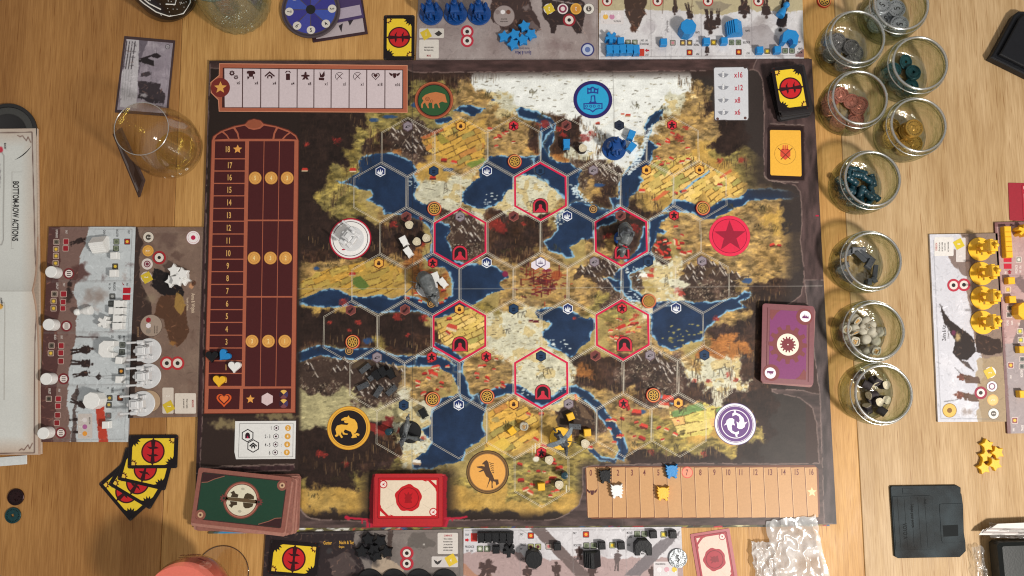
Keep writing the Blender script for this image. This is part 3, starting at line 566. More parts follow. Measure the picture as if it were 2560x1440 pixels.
# villages: red roofs with a pale gable
def house(x, y, s=1.0, a=0.0, col=None):
    c, sn = math.cos(a), math.sin(a); W = 5.5 * s; H = 3.0 * s; f = lambda u, v: (x + u * c - v * sn, y + u * sn + v * c)
    cv.poly([f(-W, H * .2), f(W, H * .2), f(W, H * 1.3), f(-W, H * 1.3)], R.choice(((214, 196, 160), (96, 40, 34), (180, 150, 116))), .95)
    cv.poly([f(-W * .8, -H), f(W * .8, -H), f(W * 1.08, H * .4), f(-W * 1.08, H * .4)], col or R.choice(((186, 56, 46), (204, 66, 52), (168, 44, 40), (192, 74, 58))), 1)
for hx, hy, n in ((1284, 350, 10), (1681, 365, 14), (1686, 600, 18), (1082, 712, 10), (1081, 940, 17), (1216, 935, 14), (1556, 830, 17), (1561, 1060, 12), (1690, 1068, 5), (1356, 1190, 9)):
    scat(circ(hx, hy + 6, 50, 12), n, lambda x, y, r: house(x, y, r.uniform(.7, 1.25), r.uniform(-.35, .5)), int(hx))
for x, y, s_, a in ((1085, 935, 1.9, .4), (1073, 930, 1.2, 1.5), (1555, 818, 2.0, -.4), (1642, 615, 1.4, .6), (1650, 628, 1.6, .8), (1690, 605, 1.4, 1.5), (1708, 632, 1.5, .3), (1610, 1065, 1.8, .3), (1570, 1018, 1.5, 1.3), (1592, 1030, 2.2, .1), (1605, 1095, 1.6, .4), (1660, 1010, 2.4, .15), (1670, 996, 2.6, .1), (882, 425, 1.5, 0), (762, 424, 1.4, 0), (1082, 444, 1.4, 0), (881, 685, 1.4, 0), (1018, 745, 1.2, .2), (1130, 818, 2.4, .3), (1120, 832, 1.2, .6), (1123, 796, 1.2, -.2), (1328, 803, 1.1, 0), (1340, 805, 1.3, 0), (1570, 288, 1.2, .05), (1557, 285, .8, 0), (1494, 308, 1.0, -.1), (1930, 612, 1.2, -.3), (1948, 613, 1, .1), (1625, 690, 1.8, .1), (1110, 400, 1.4, .1), (1135, 405, 1.4, .2), (1225, 322, 1.2, .1), (1240, 345, 1, -.3), (1605, 476, 1.4, 0), (1800, 462, 1.2, .1), (1710, 478, 1.3, -.3), (1690, 482, 1, .4), (1360, 1115, 1.5, .3), (1345, 1140, 1.5, 0), (1300, 1160, 1.2, .3), (1380, 1195, 1.4, .1), (1370, 1205, 1.3, -.3), (1302, 1200, 1.5, -.1), (1314, 1222, 1.5, -.3), (1326, 1230, 1.5, .5), (1346, 1178, 1, 0), (1398, 1170, 1.8, -.2), (1340, 1098, 1.4, .5), (1321, 1035, 1.2, .4), (1353, 1034, 1.3, -.1), (1382, 1150, 1.2, 0), (1475, 1118, 1.2, .1)):
    house(x, y, s_, a, (92, 30, 40) if y in (803, 805) else None)
house(1042, 1155, 1.9, .1, (226, 224, 214)); house(1608, 690, 2.0, .1, (232, 230, 222))
for x, y, h in ((1352, 1120, 22), (1345, 1125, 24), (1362, 1122, 22), (1416, 1222, 16)): cv.dab(x - 14 if y < 1200 else x, y, h, 2, 1.57, (226, 222, 208), .95)
cv.blob(1340, 1148, 9, 8, (224, 220, 206), .95, .3, .1)
# the ruined city in the middle hex
for _ in range(150): cv.dab(1356 + R.gauss(0, 26), 706 + R.gauss(0, 17), R.uniform(4, 16), R.uniform(1.5, 4), R.choice((0, .3, -.3, 1.57)), R.choice(((104, 38, 32), (134, 52, 36), (84, 34, 34), (160, 72, 44), (96, 28, 44), (70, 30, 30))), .85)
cv.blob(1392, 688, 15, 13, (146, 70, 40), .9, .25, .1); cv.blob(1368, 676, 14, 5, (124, 40, 60), .9, .3, .2); cv.blob(1340, 672, 10, 7, (176, 92, 52), .8, .4, .3)
for x, h in ((1316, 26), (1328, 34), (1333, 20), (1366, 18), (1398, 30)): cv.dab(x, 688 - h / 3, h, 2.4, 1.57, (112, 36, 30), .95)
for k in (-12, -7, -2, 3, 8): cv.dab(1392 + k, 688, 18, 1, 1.57 + k * .03, (196, 110, 62), .6)
cv.blob(1263, 685, 8, 8, (124, 34, 66), .95, .15, .05); cv.dab(1263, 702, 5, 2, 0, (100, 40, 36), .9)
# derricks and pumps on the snow
def derrick(x, y, h=28):
    for s_ in (-1, 1): cv.stroke([(x + s_ * 5, y + h / 2), (x + s_ * 1.5, y - h / 2)], 1.0, (56, 48, 40), .85)
    for k in range(5): yy = y + h / 2 - k * h / 5; q = 5 - k * .7; cv.stroke([(x - q, yy), (x + q * .8, yy - h / 5)], .8, (60, 52, 44), .8)
def pump(x, y, s=1.0):
    for a, b in (((-11, -3), (10, -9)), ((-2, 8), (0, -6)), ((7, 8), (2, -6)), ((-11, -3), (-11, 8)), ((9, -9), (11, -5))): cv.stroke([(x + a[0] * s, y + a[1] * s), (x + b[0] * s, y + b[1] * s)], 1.3, (40, 34, 30), .9)
derrick(1114, 470); derrick(1587, 697); derrick(1601, 706, 32); derrick(1666, 701, 30); derrick(993, 1100, 30)
pump(1306, 786, 1); pump(1267, 828, .8); pump(1370, 927, 1.1); pump(1328, 509, 1); pump(1800, 930, 1.4); pump(1747, 903, 1)
for a, b in (((1128, 478), (1110, 470)), ((1060, 470), (1088, 476))): cv.stroke([a, b], 1.2, (70, 60, 50), .7)
for x, y in ((1590, 305), (1594, 305), (1600, 304), (1605, 305)): cv.blob(x, y, 2.2, 1.6, (50, 42, 36), 1, .3, .2)
cv.poly([(1648, 296), (1652, 287), (1656, 296), (1655, 302), (1650, 302)], (66, 52, 44), 1)
# dark shade painted under the map's own frame, red wax, and the frame's cracked lines
X, Y = cv.X, cv.Y
def outside(x0, y0, x1, y1, wd, al=.95, col=(44, 34, 30)):
    d = np.minimum(np.minimum(X - x0, x1 - X), np.minimum(Y - y0, y1 - Y)); a = np.clip(1 - d / wd, 0, 1) ** 1.5 * al * ((X > x0 - 1) & (X < x1 + 1) & (Y > y0 - 1) & (Y < y1 + 1)); cv.im[:] = cv.im * (1 - a[..., None]) + np.array(col) * a[..., None]
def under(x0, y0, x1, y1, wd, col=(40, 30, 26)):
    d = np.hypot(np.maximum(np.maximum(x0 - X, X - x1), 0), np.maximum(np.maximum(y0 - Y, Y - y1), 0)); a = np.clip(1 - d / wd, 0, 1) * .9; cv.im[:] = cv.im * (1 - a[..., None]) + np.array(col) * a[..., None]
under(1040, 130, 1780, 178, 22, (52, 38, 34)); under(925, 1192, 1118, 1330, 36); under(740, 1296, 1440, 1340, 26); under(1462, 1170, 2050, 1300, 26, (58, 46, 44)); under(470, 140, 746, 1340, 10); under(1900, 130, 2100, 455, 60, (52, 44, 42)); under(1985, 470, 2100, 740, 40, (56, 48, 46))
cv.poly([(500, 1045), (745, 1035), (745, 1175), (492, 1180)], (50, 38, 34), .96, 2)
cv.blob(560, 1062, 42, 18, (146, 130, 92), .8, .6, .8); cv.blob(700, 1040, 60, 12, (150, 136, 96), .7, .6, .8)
# outer frame
fr = fb(X * .25, Y, 9, 61, 3); fv = fb(X, Y * .25, 9, 63, 3)
def frame(poly, vert=False, col=(70, 52, 50)):
    sl, ins, D = cv.inside(poly, 2.0, 12, 4, 5); q = (fv if vert else fr)[sl]; C = np.array(col, float) * (1 + (q - .5) * .75)[..., None]
    e = np.clip(1 - np.abs(D) / 2.0, 0, 1) * (fb(cv.X[sl], cv.Y[sl], 18, 8) > .36) * .75; C = C * (1 - e[..., None]) + np.array((156, 134, 126.)) * e[..., None]
    cv.im[sl] = np.where((ins | (e > .3))[..., None], C, cv.im[sl])
frame([(470, 130), (2110, 130), (2110, 176), (1900, 178), (1880, 174), (1700, 177), (1040, 181), (1020, 175), (470, 170)])
frame([(1882, 172), (1896, 180), (1908, 205), (1911, 300), (1909, 360), (1911, 442), (1918, 452), (1950, 455), (1988, 464), (2002, 480), (2005, 560), (2001, 600), (2008, 660), (2010, 700), (2004, 735), (1985, 752), (1966, 764), (1970, 760), (2110, 760), (2110, 130), (1900, 130)], True, (74, 58, 57))  # right frame strips greyer than the left: lamp glare mixed into their colour
cv.poly([(1922, 312), (2010, 314), (2012, 452), (1918, 450)], (46, 30, 28), .9, 1)
frame([(2040, 985), (2005, 975), (1930, 972), (1932, 980), (2000, 995), (2032, 1020), (2042, 1060), (2046, 1120), (2048, 1158), (1930, 1160), (1700, 1158), (1480, 1163), (1458, 1170), (1456, 1230), (1448, 1262), (1420, 1285), (1380, 1300), (1120, 1300), (1110, 1304), (920, 1304), (780, 1298), (755, 1280), (745, 1262), (738, 1300), (470, 1300), (470, 1340), (2110, 1340), (2110, 985)], False, (76, 62, 60))
frame([(470, 130), (526, 158), (520, 300), (512, 700), (506, 1040), (500, 1170), (735, 1162), (738, 1176), (470, 1184)], True, (54, 36, 38))
frame([(2012, 700), (2018, 760), (2050, 985), (2056, 1160), (2060, 1310), (2110, 1310), (2110, 700)], True, (72, 62, 62))
for p in ([(1925, 310), (2010, 313)], [(1912, 440), (1925, 452), (1995, 456)], [(740, 1262), (765, 1292), (800, 1300)], [(505, 1168), (735, 1160)]): cv.stroke(p, 2.6, (140, 122, 114), .75, 2)
cv.stroke([(745, 722), (1200, 722), (1600, 718), (2056, 715)], 1.7, (184, 182, 174), .5); cv.stroke([(1031, 160), (1031, 700), (1030, 1320)], 1.2, (34, 34, 36), .6); cv.stroke([(1030, 1000), (1029, 1195)], 1.4, (170, 180, 180), .6); cv.stroke([(1532, 160), (1541, 600), (1550, 900), (1558, 1300)], 1.3, (44, 38, 36), .5)
# red wax slot
cv.poly([(930, 1188), (1112, 1186), (1118, 1194), (1116, 1320), (925, 1320), (922, 1250)], (150, 28, 42), 1, 2.5); cv.stroke([(933, 1187), (1110, 1187)], 3, (206, 70, 84), .8, 2)
for p, wd in (([(868, 1294), (900, 1297), (930, 1300)], 5), ([(866, 1293), (872, 1296)], 9), ([(905, 1298), (906, 1308)], 4), ([(918, 1299), (920, 1322)], 6), ([(929, 1300), (928, 1322)], 7), ([(1112, 1296), (1140, 1296), (1166, 1292)], 5), ([(1120, 1298), (1114, 1318)], 6), ([(1130, 1296), (1131, 1302)], 3)): cv.stroke(p, wd, (176, 34, 58), 1, 1.5)
PM = print_mat("painted_card"); PMB = print_mat("painted_board", gr=.10)
board = thing("game_board", "large map board of lakes, farms and snow in hexagons in the middle of the table", "game board")
bc = [at(523, 152, ZB), at(2030, 147, ZB), at(2092, 1311, ZB), at(485, 1322, ZB)]
bx = [tuple(p[:2]) for p in bc]
B().prism(bx, 0.016, ZB - 0.0006, 0.003).build("cardboard", mat("board_edge", (58, 44, 40), .6), board)
fx_ = [float(at(1031, 700, ZB)[0]), float(at(1545, 700, ZB)[0])]; fy_ = float(at(1500, 719, ZB)[1])
zf = lambda x, y: -0.0006 * (np.exp(-((x - fx_[0]) / .006) ** 2) + np.exp(-((x - fx_[1]) / .006) ** 2) + np.exp(-((y - fy_) / .006) ** 2))
ins_ = [tuple(Vector(p) * .9995) for p in bx]
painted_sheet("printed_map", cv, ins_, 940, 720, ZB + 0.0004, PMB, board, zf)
del cv
# ------------------------------------------------------------------ crisp print on the board: hexagons, symbols, emblems, tracks
Z1 = ZB + 0.0012; Z2 = ZB + 0.0018; Z3 = ZB + 0.0024; Z4 = ZB + 0.0030; Z5 = ZB + 0.0036
def hexc(r, k):
    x = .290 - .0035 * (r - 1) + .5655 * k; y = 1.004 - .491 * (r - 1); s = .9987
    return -.0697 + (x + .0697) * s, -.8086 + (y + .8086) * s
def hexp(cx, cy, R): return [(cx + R * math.cos(PI / 6 + PI / 3 * i), cy + R * math.sin(PI / 6 + PI / 3 * i)) for i in range(6)]
HX = {0: (-2.5, "mfvfsv"[:0] + "mavwtv"), 1: (-3, "ltltmaa"), 2: (-2.5, "wmwlwv"), 3: (-3, "avlFmtm"), 4: (-3.5, "wwatlvl"), 5: (-3, "mvvtwmt"), 6: (-2.5, "tlamva"), 7: (0, "v")}
PINK = {(1, 3), (2, 1), (2, 4), (4, 2), (4, 5), (5, 3)}
pale = ink((228, 220, 202)); pale2 = ink((176, 172, 166))
b = B(); hexes = []
for r, (k0, ty) in HX.items():
    for i, t in enumerate(ty):
        c = hexc(r, k0 + i); hexes.append((r, i, t, c))
        for R_, wd in ((.3238, .0023), (.3100, .0018)):
            if (r, i) in PINK and R_ < .31: continue
            b.line(hexp(c[0], c[1], R_), wd, Z1, True)
b.up("hexagon_outlines", pale, board)
pk = ink((206, 32, 74))
for r, i, t, c in hexes:
    if (r, i) in PINK:
        b = B(); P = hexp(c[0], c[1], .3165); 
        for a, q in zip(hexp(c[0], c[1], .300), hexp(c[0], c[1], .3215)): pass
        A_ = hexp(c[0], c[1], .2985); O_ = hexp(c[0], c[1], .3215)
        I = [b._v((x, y, Z2)) for x, y in A_]; O = [b._v((x, y, Z2)) for x, y in O_]
        for k in range(6): b.face([I[k], O[k], O[(k + 1) % 6], I[(k + 1) % 6]])
        b.up("red_hexagon", pk, board)
SY = dict(l=((34, 50, 104), (226, 230, 236), (226, 230, 236)), a=((226, 168, 74), (96, 34, 24), (60, 30, 24)), v=((206, 50, 60), (120, 26, 34), (44, 22, 26)), w=((110, 58, 56), (146, 84, 74), (50, 28, 28)), m=((140, 130, 138), (96, 78, 86), (30, 26, 30)), t=((34, 58, 88), (30, 40, 60), (18, 30, 50)), F=((226, 222, 232), (66, 40, 96), (66, 40, 96)))
for r, i, t, (cx, cy) in hexes:
    cy += .2245; fill, rim, mk = SY[t]
    if (r, i) == (0, 4): fill, rim = (40, 46, 62), (30, 34, 48)
    g = B()
    if t == 'F':
        for dx in (-.055, .055): g.flat(hexp(cx + dx, cy - .03, .05), Z1 + .0001)
        g.up("city_hexagon_pair", ink((222, 214, 224)), board); g = B()
    sy = g.flat(hexp(cx, cy, .0595), Z2).up("terrain_symbol", ink(rim), board)
    B().flat(hexp(cx, cy + .0015, .0505), Z3).up("field", ink(fill), sy)
    g = B()
    if t == 'v':
        g.flat([(cx + x * .033, cy + y * .036) for x, y in ((0, 1), (.28, .8), (.25, .45), (1, .3), (1, .05), (.45, -.1), (.8, -.9), (.25, -.95), (0, -.4), (-.25, -.95), (-.8, -.9), (-.45, -.1), (-1, .05), (-1, .3), (-.25, .45), (-.28, .8))], Z4)
    elif t == 'l':
        for dx, h in ((-.022, .02), (0, .036), (.02, .022)): g.flat([(cx + dx - .008, cy - .004), (cx + dx + .008, cy - .004), (cx + dx, cy - .004 + h)], Z4)
        g.flat([(cx - .036, cy - .006), (cx + .034, cy - .006), (cx + .012, cy - .016), (cx + .026, cy - .030), (cx - .002, cy - .038), (cx - .03, cy - .022)], Z4)
    elif t == 'a': g.flat([(cx - .014, cy - .02), (cx + .014, cy - .02), (cx + .02, cy - .004), (cx + .013, cy + .012), (cx - .013, cy + .012), (cx - .02, cy - .004)], Z4); g.flat([(cx - .014, cy + .015), (cx + .014, cy + .015), (cx + .011, cy + .023), (cx - .011, cy + .023)], Z4)
    elif t == 'w': g.flat([(cx - .022, cy - .018), (cx - .002, cy - .026), (cx + .028, cy + .012), (cx + .016, cy + .028)], Z4); g.ring(cx - .012, cy - .014, .008, .015, Z5, 12)
    elif t == 'm': g.flat([(cx - .028, cy - .010), (cx - .012, cy + .004), (cx - .002, cy - .012), (cx - .018, cy - .018)], Z4); g.line([(cx - .012, cy + .004), (cx + .02, cy + .014), (cx + .028, cy + .002), (cx - .002, cy - .012)], .004, Z4)
    elif t == 't': [g.flat(rrect(cx - .018, cx + .018, cy + q, cy + q + .016, .004, 2), Z4) for q in (-.024, -.002)]
    else:
        for q in range(7): g.flat([(cx - .028 + q * .008, cy - .02), (cx - .021 + q * .008, cy - .02), (cx - .0245 + q * .008, cy + (.0, .02, .008, .03, .012, .018, .004)[q])], Z4)
    g.up("mark", ink(mk), sy)
# tunnels
for px, py in ((1351, 514), (1150, 632), (1555, 629), (1150, 860), (1561, 860), (1357, 980)):
    c = at(px, py, ZB); x, y = c[0], c[1]
    arch = lambda q, d=0: [(x - q, y - .078 + d), (x + q, y - .078 + d), (x + q, y + .0)] + [(x + q * math.cos(a), y + .002 + q * .95 * math.sin(a)) for a in [PI * k / 12 for k in range(13)]] + [(x - q, y)]
    t = B().flat(arch(.083), Z2).up("tunnel_mark", ink((48, 22, 28)), board)
    B().flat(arch(.077, .005), Z3).up("arch", ink((196, 46, 66)), t)
    B().flat(arch(.058, .008), Z4).up("opening", ink((38, 26, 28)), t)
    B().flat([(x - .066, y - .074), (x + .066, y - .074), (x + .017, y - .024), (x + .017, y + .002), (x + .01, y + .012), (x - .01, y + .012), (x - .017, y + .002), (x - .017, y - .024)], Z5).up("road", ink((196, 46, 66)), t)
for px, py in ((1483, 523), (1078, 759), (873, 877)):
    c = at(px, py, ZB); o = B().flat(circ(c[0], c[1], .045), Z2).up("compass_mark", ink((60, 44, 34)), board)
    g = B().ring(c[0], c[1], .034, .042, Z3, 24).ring(c[0], c[1], .015, .024, Z3, 16); g.line([(c[0] - .022, c[1]), (c[0] + .022, c[1])], .006, Z3 + .0002); g.line([(c[0], c[1] - .022), (c[0], c[1] + .022)], .006, Z3 + .0002); g.up("dial", ink((182, 142, 88)), o)
# home emblems
def disc(px, py, rings, name="home_emblem"):
    c = at(px, py, ZB); o = None
    for k, (r, col) in enumerate(rings):
        g = B().flat(circ(c[0], c[1], r * .00418, 48), Z1 + .0002 + k * .0005).up(name if k == 0 else "band", ink(col), None if o else board)
        if o: g.parent = o
        else: o = g
    return o, Z1 + .0002 + len(rings) * .0005
def emblem(o, z, shapes, col, name="crest"):
    g = B()
    for s in shapes: g.flat(pxs(s, z), z)
    return g.up(name, ink(col), o)
o, z = disc(1085, 251, [(50, (92, 40, 28)), (49, (170, 92, 62)), (45, (132, 62, 42)), (42, (30, 30, 26)), (40, (46, 84, 50))])
boar = Q(OA, [(1260, 300), (1290, 270), (1340, 250), (1400, 240), (1450, 250), (1490, 265), (1500, 300), (1505, 325), (1515, 345), (1490, 345), (1460, 335), (1430, 350), (1440, 400), (1430, 402), (1410, 355), (1390, 355), (1380, 370), (1382, 402), (1365, 402), (1362, 350), (1330, 345), (1322, 370), (1332, 402), (1318, 402), (1298, 365), (1290, 345), (1270, 360), (1268, 400), (1254, 398), (1250, 365), (1275, 325), (1266, 315)])
e = emblem(o, z, [boar], (188, 116, 70))
c0 = at(740 + 1315 / 4, 170 + 310 / 4, ZB); c1_ = at(740 + 1357 / 4, 170 + 332 / 4, ZB); B().ring(c0[0], c0[1], .018, .023, z + .0005, 20).ring(c0[0], c0[1], .007, .011, z + .0005, 14).ring(c1_[0], c1_[1], .012, .016, z + .0005, 16).up("swirl", ink((110, 60, 40)), o)
o, z = disc(1482, 249, [(50, (46, 34, 96)), (41.5, (40, 84, 150)), (40.5, (44, 158, 204))])
h = [[(352, 195), (375, 205), (395, 188), (412, 186), (430, 200), (452, 208), (466, 196), (462, 262), (448, 255), (408, 250), (370, 256), (352, 262)], [(388, 276), (432, 272), (436, 330), (448, 350), (505, 350), (506, 410), (480, 408), (440, 418), (408, 446), (376, 420), (340, 412), (316, 416), (314, 352), (368, 350), (386, 325)]]
emblem(o, z, [Q(OB, p) for p in h], (38, 62, 140))
emblem(o, z + .0005, [Q(OB, p) for p in ([(364, 218), (384, 222), (384, 240), (366, 242)], [(430, 222), (450, 222), (450, 242), (432, 240)], [(398, 205), (416, 204), (418, 236), (396, 236)], [(398, 290), (404, 284), (418, 284), (424, 335), (394, 340)], [(326, 362), (494, 362), (494, 400), (440, 404), (408, 428), (374, 408), (326, 402)])], (44, 158, 204), "crest_inlay")
emblem(o, z + .0010, [Q(OB, [(335 + a + 14 * math.cos(t), 382 + 14 * math.sin(t)) for t in [k * PI / 6 for k in range(12)]]) for a in (10, 52, 88, 134)], (38, 62, 140), "knot")
emblem(o, z + .0015, [Q(OB, [(335 + a + 8 * math.cos(t), 382 + 8 * math.sin(t)) for t in [k * PI / 6 for k in range(12)]]) for a in (10, 52, 88, 134)], (44, 158, 204), "knot_hole")
o, z = disc(1824, 590, [(52, (150, 24, 50)), (51.5, (222, 48, 80)), (44, (110, 16, 40)), (42.8, (214, 42, 74))])
c = at(1825, 590, ZB); B().flat(star_pts(c[0], c[1] - .004, .172, .069), z).up("crest", ink((148, 30, 54)), o)
o, z = disc(876, 597, [(53, (120, 16, 36)), (52, (182, 34, 58)), (49, (232, 226, 226)), (44.5, (32, 20, 22)), (43, (236, 234, 232))])
emblem(o, z, [Q(OC, p) for p in ([(610, 170), (622, 168), (618, 205), (608, 206)], [(628, 258), (645, 250), (650, 262), (640, 280), (634, 262)], [(458, 370), (480, 368), (500, 376), (480, 382), (458, 382)], [(545, 374), (575, 364), (600, 372), (598, 380), (560, 382)])], (176, 32, 60))
o, z = disc(872, 1070, [(53, (150, 96, 30)), (52, (222, 168, 60)), (47, (196, 134, 46)), (45, (230, 176, 70)), (43, (34, 26, 28))])
wolf = Q(OE, [(430, 485), (440, 505), (480, 520), (500, 550), (505, 590), (490, 625), (470, 640), (500, 630), (520, 640), (515, 655), (490, 648), (500, 665), (460, 672), (452, 668), (462, 650), (450, 620), (420, 608), (400, 600), (390, 620), (400, 632), (425, 636), (420, 645), (385, 642), (375, 615), (368, 640), (385, 665), (370, 672), (350, 640), (345, 655), (325, 662), (318, 650), (332, 640), (322, 600), (335, 570), (370, 560), (420, 565), (430, 550), (400, 548), (392, 532), (415, 528), (370, 528), (372, 516), (400, 500), (420, 500)])
emblem(o, z, [wolf], (230, 176, 66))
o, z = disc(1219, 1180, [(52, (62, 44, 32)), (50, (120, 92, 56)), (47, (96, 70, 46)), (45, (150, 112, 70)), (43, (224, 164, 84))])
horse = Q(OE, [(1560, 852), (1575, 870), (1580, 900), (1592, 940), (1612, 980), (1622, 1010), (1655, 1010), (1660, 1045), (1640, 1060), (1632, 1030), (1612, 1025), (1608, 1050), (1612, 1082), (1600, 1082), (1600, 1030), (1590, 1018), (1575, 1050), (1562, 1084), (1560, 1082), (1578, 1020), (1580, 1000), (1556, 985), (1535, 940), (1505, 950), (1492, 948), (1530, 925), (1480, 912), (1478, 905), (1520, 900), (1545, 905), (1540, 885), (1528, 890), (1524, 880), (1545, 860)])
emblem(o, z, [horse], (84, 62, 48))
for k in range(6):
    g = B(); g.line(pxs(Q(OE, [(1582 + k * 4, 870 + k * 16), (1602 + k * 3, 882 + k * 15), (1618, 880 + k * 14)]), z), .006, z); g.up("mane", ink((84, 62, 48)), o)
o, z = disc(1838, 1060, [(51.5, (84, 62, 122)), (50, (236, 232, 238)), (45, (104, 70, 128)), (43.5, (236, 232, 238)), (42.5, (104, 70, 128)), (35, (236, 232, 238)), (33, (104, 70, 128))])
fish = [(1405, 570), (1425, 545), (1430, 525), (1450, 510), (1475, 508), (1492, 520), (1490, 545), (1498, 570), (1478, 560), (1470, 575), (1475, 610), (1500, 625), (1520, 618), (1530, 612), (1530, 635), (1515, 645), (1520, 660), (1505, 662), (1498, 640), (1470, 630), (1440, 600), (1430, 560)]
cx_, cy_ = 1503, 553
emblem(o, z, [Q(OF, fish), Q(OF, [(2 * cx_ - x, 2 * cy_ - y) for x, y in fish])], (236, 232, 238))
# triumph track, top left
def fl(name, polys, col, z, parent): 
    g = B()
    for p in polys: g.flat(pxs(p, z), z)
    return g.up(name, ink(col), parent)
CP_, CPh, MAR = (168, 94, 70), (204, 138, 108), (70, 26, 28)
tr = fl("goal_track", [[(548, 158), (1019, 163), (1019, 282), (547, 279), (545, 250), (527, 232), (526, 206), (547, 188)]], CPh, Z1, board)
fl("frame", [[(550, 160), (1017, 165), (1017, 280), (549, 277), (547, 249), (529, 231), (528, 207), (549, 189)]], CP_, Z2, tr)
#("frame", [[(550, 161), (1017, 166), (1017, 172), (551, 167)], [(549, 273), (1017, 276), (1017, 280), (549, 277)], [(549, 165), (555, 165), (556, 190), (549, 196)], [(1010, 166), (1017, 166), (1017, 280), (1009, 280)], [(549, 240), (555, 240), (555, 275), (549, 275)]], CP_, Z2, tr)
fl("recess", [[(557, 169), (1008, 174), (1008, 272), (555, 269)]], (66, 34, 34), Z3, tr)
xs = [559, 606.5, 652, 697.5, 743, 785, 828, 873, 917, 962.5, 1007]
cell = [[(xs[i] + (1.2 if i else 2), 171 + (xs[i] - 556) * .011), (xs[i + 1] - 1.2, 171 + (xs[i + 1] - 556) * .011), (xs[i + 1] - 1.6, 268 + (xs[i] - 556) * .006), (xs[i] + (.8 if i else 3), 268 + (xs[i] - 556) * .006)] for i in range(10)]
for p in cell: fl("track_space", [p], (206, 192, 196), Z4, tr)
st = fl("medallion", [circ(551, 219, 24, 30)], (118, 44, 38), Z4 + .0004, tr); c = at(551, 219, Z5); B().flat(star_pts(c[0], c[1], .070, .031), Z5 + .0006).up("star", ink((222, 164, 84)), st)
lettering("numeral", [(s, x, 207 + i * .5, 8, 0, .75) for i, (s, x) in enumerate(zip(("x6", "x4", "x4", "x4", "x8", "x1", "x1", "x1", "x18", "x16"), (596, 641, 686, 732, 774, 816, 862, 906, 950, 994)))], ink((52, 28, 30)), Z5 + .0004, tr)
zz = Z5 + .0005
def F(pts): g.flat(pxs(pts, zz), zz)
def nsym():
    global g
    if len(g.bm.faces): g.up("space_symbol", ink((62, 30, 32)), tr)
    g = B()
g = B()
for x, y, R_ in ((580, 183, 7.5), (590, 193, 6)):
    c = at(x, y, zz); P = gear_pts(c[0], c[1], R_ * .0042, R_ * .0030, 8); n = len(P); I = [g._v((c[0] + (p[0] - c[0]) * .38, c[1] + (p[1] - c[1]) * .38, zz)) for p in P]; O = [g._v((p[0], p[1], zz)) for p in P]
    for k in range(n): g.face([I[k], O[k], O[(k + 1) % n], I[(k + 1) % n]])
nsym(); F([(621, 177), (635, 177), (638, 181), (638, 185), (633, 185), (632, 192), (623, 192), (621, 184), (617, 184), (617, 179)]); F([(620, 190), (624, 194), (619, 199), (618, 192)]); F([(632, 192), (635, 190), (635, 199), (632, 196)])
nsym(); F([(674, 178), (688, 190), (685, 192), (674, 183), (663, 192), (661, 190)]); F([(668, 190), (674, 186), (681, 190), (681, 196), (677, 196), (677, 191), (671, 191), (671, 196), (668, 196)])
nsym(); F([(715, 184), (725, 184), (725, 200), (715, 200)]); F([(713, 181), (716, 177), (724, 177), (727, 181), (726, 183), (722, 179), (718, 179), (714, 183)])
nsym(); F([(764, 179), (767, 182), (766, 186), (774, 188), (774, 191), (768, 192), (772, 199), (766, 199), (764, 195), (761, 199), (755, 199), (760, 192), (753, 191), (753, 188), (761, 186), (761, 182)])
nsym(); F([(799, 179), (804, 188), (811, 177), (812, 189), (808, 194), (800, 193)]); F([(797, 194), (811, 195), (810, 201), (797, 200)])
for cx in (849, 894):
    nsym(); c = at(cx, 191, zz); g.ring(c[0], c[1], .042, .047, zz, 20, -2.6 + PI, .6 + PI).ring(c[0], c[1], .042, .047, zz, 20, PI * .62, PI * 1.38)
    g.line(pxs([(cx - 6, 185), (cx + 6, 197)], zz), .006, zz); g.line(pxs([(cx + 6, 185), (cx - 6, 197)], zz), .006, zz + .0004)
nsym(); P1 = heart_pts(939, 190, 11); P2 = heart_pts(939, 190, 8.6); I = [g._v(tuple(at(x, y, zz))) for x, y in P2]; O = [g._v(tuple(at(x, y, zz))) for x, y in P1]; n = len(P1)
for k in range(n): g.face([I[k], O[k], O[(k + 1) % n], I[(k + 1) % n]])
F(heart_pts(939, 189, 5.6)); nsym(); F([(982, 183), (991, 183), (990, 193), (986, 196), (983, 193)]); F([(982, 185), (972, 181), (975, 188), (981, 191)]); F([(991, 185), (1001, 181), (998, 188), (992, 191)])
nsym()
# popularity track, left
def lx(x0, x1, y): return x0 + (x1 - x0) * (y - 350) / (1030 - 350)
pt = fl("popularity_track", [[(528, 352), (532, 340), (552, 326), (585, 314), (612, 309), (620, 300), (635, 296), (652, 300), (660, 308), (690, 314), (722, 324), (742, 338), (748, 352), (739, 1033), (509, 1035)]], (104, 46, 34), Z1, board)
fl("frame", [[(530, 352), (534, 341), (553, 328), (586, 316), (613, 311), (621, 302), (635, 298), (651, 302), (659, 310), (690, 316), (720, 326), (740, 339), (746, 352), (737, 1031), (511, 1033)]], CP_, Z2, pt)
cells = [[(536, 349), (543, 338), (555, 331), (566, 340), (570, 347)], [(574, 347), (568, 337), (559, 329), (583, 321), (592, 334), (595, 347)], [(599, 347), (596, 332), (588, 319), (612, 314), (622, 322), (635, 325), (650, 322), (660, 314), (690, 319), (684, 332), (681, 347)], [(686, 347), (688, 334), (695, 321), (722, 331), (711, 340), (705, 347)], [(710, 347), (716, 340), (726, 333), (738, 342), (742, 349)]]
fl("arch_pane", cells, MAR, Z3, pt)
c = at(635, 310, Z3); B().flat(circ(c[0], c[1], .082, 28, .046), Z3 + .0002).up("boss", ink((150, 82, 58)), pt)
ys = [352, 397, 427.5, 458.5, 489.5, 521, 553, 585, 616, 648, 679, 711, 742.5, 774, 806, 838, 870, 902, 933.5, 966]
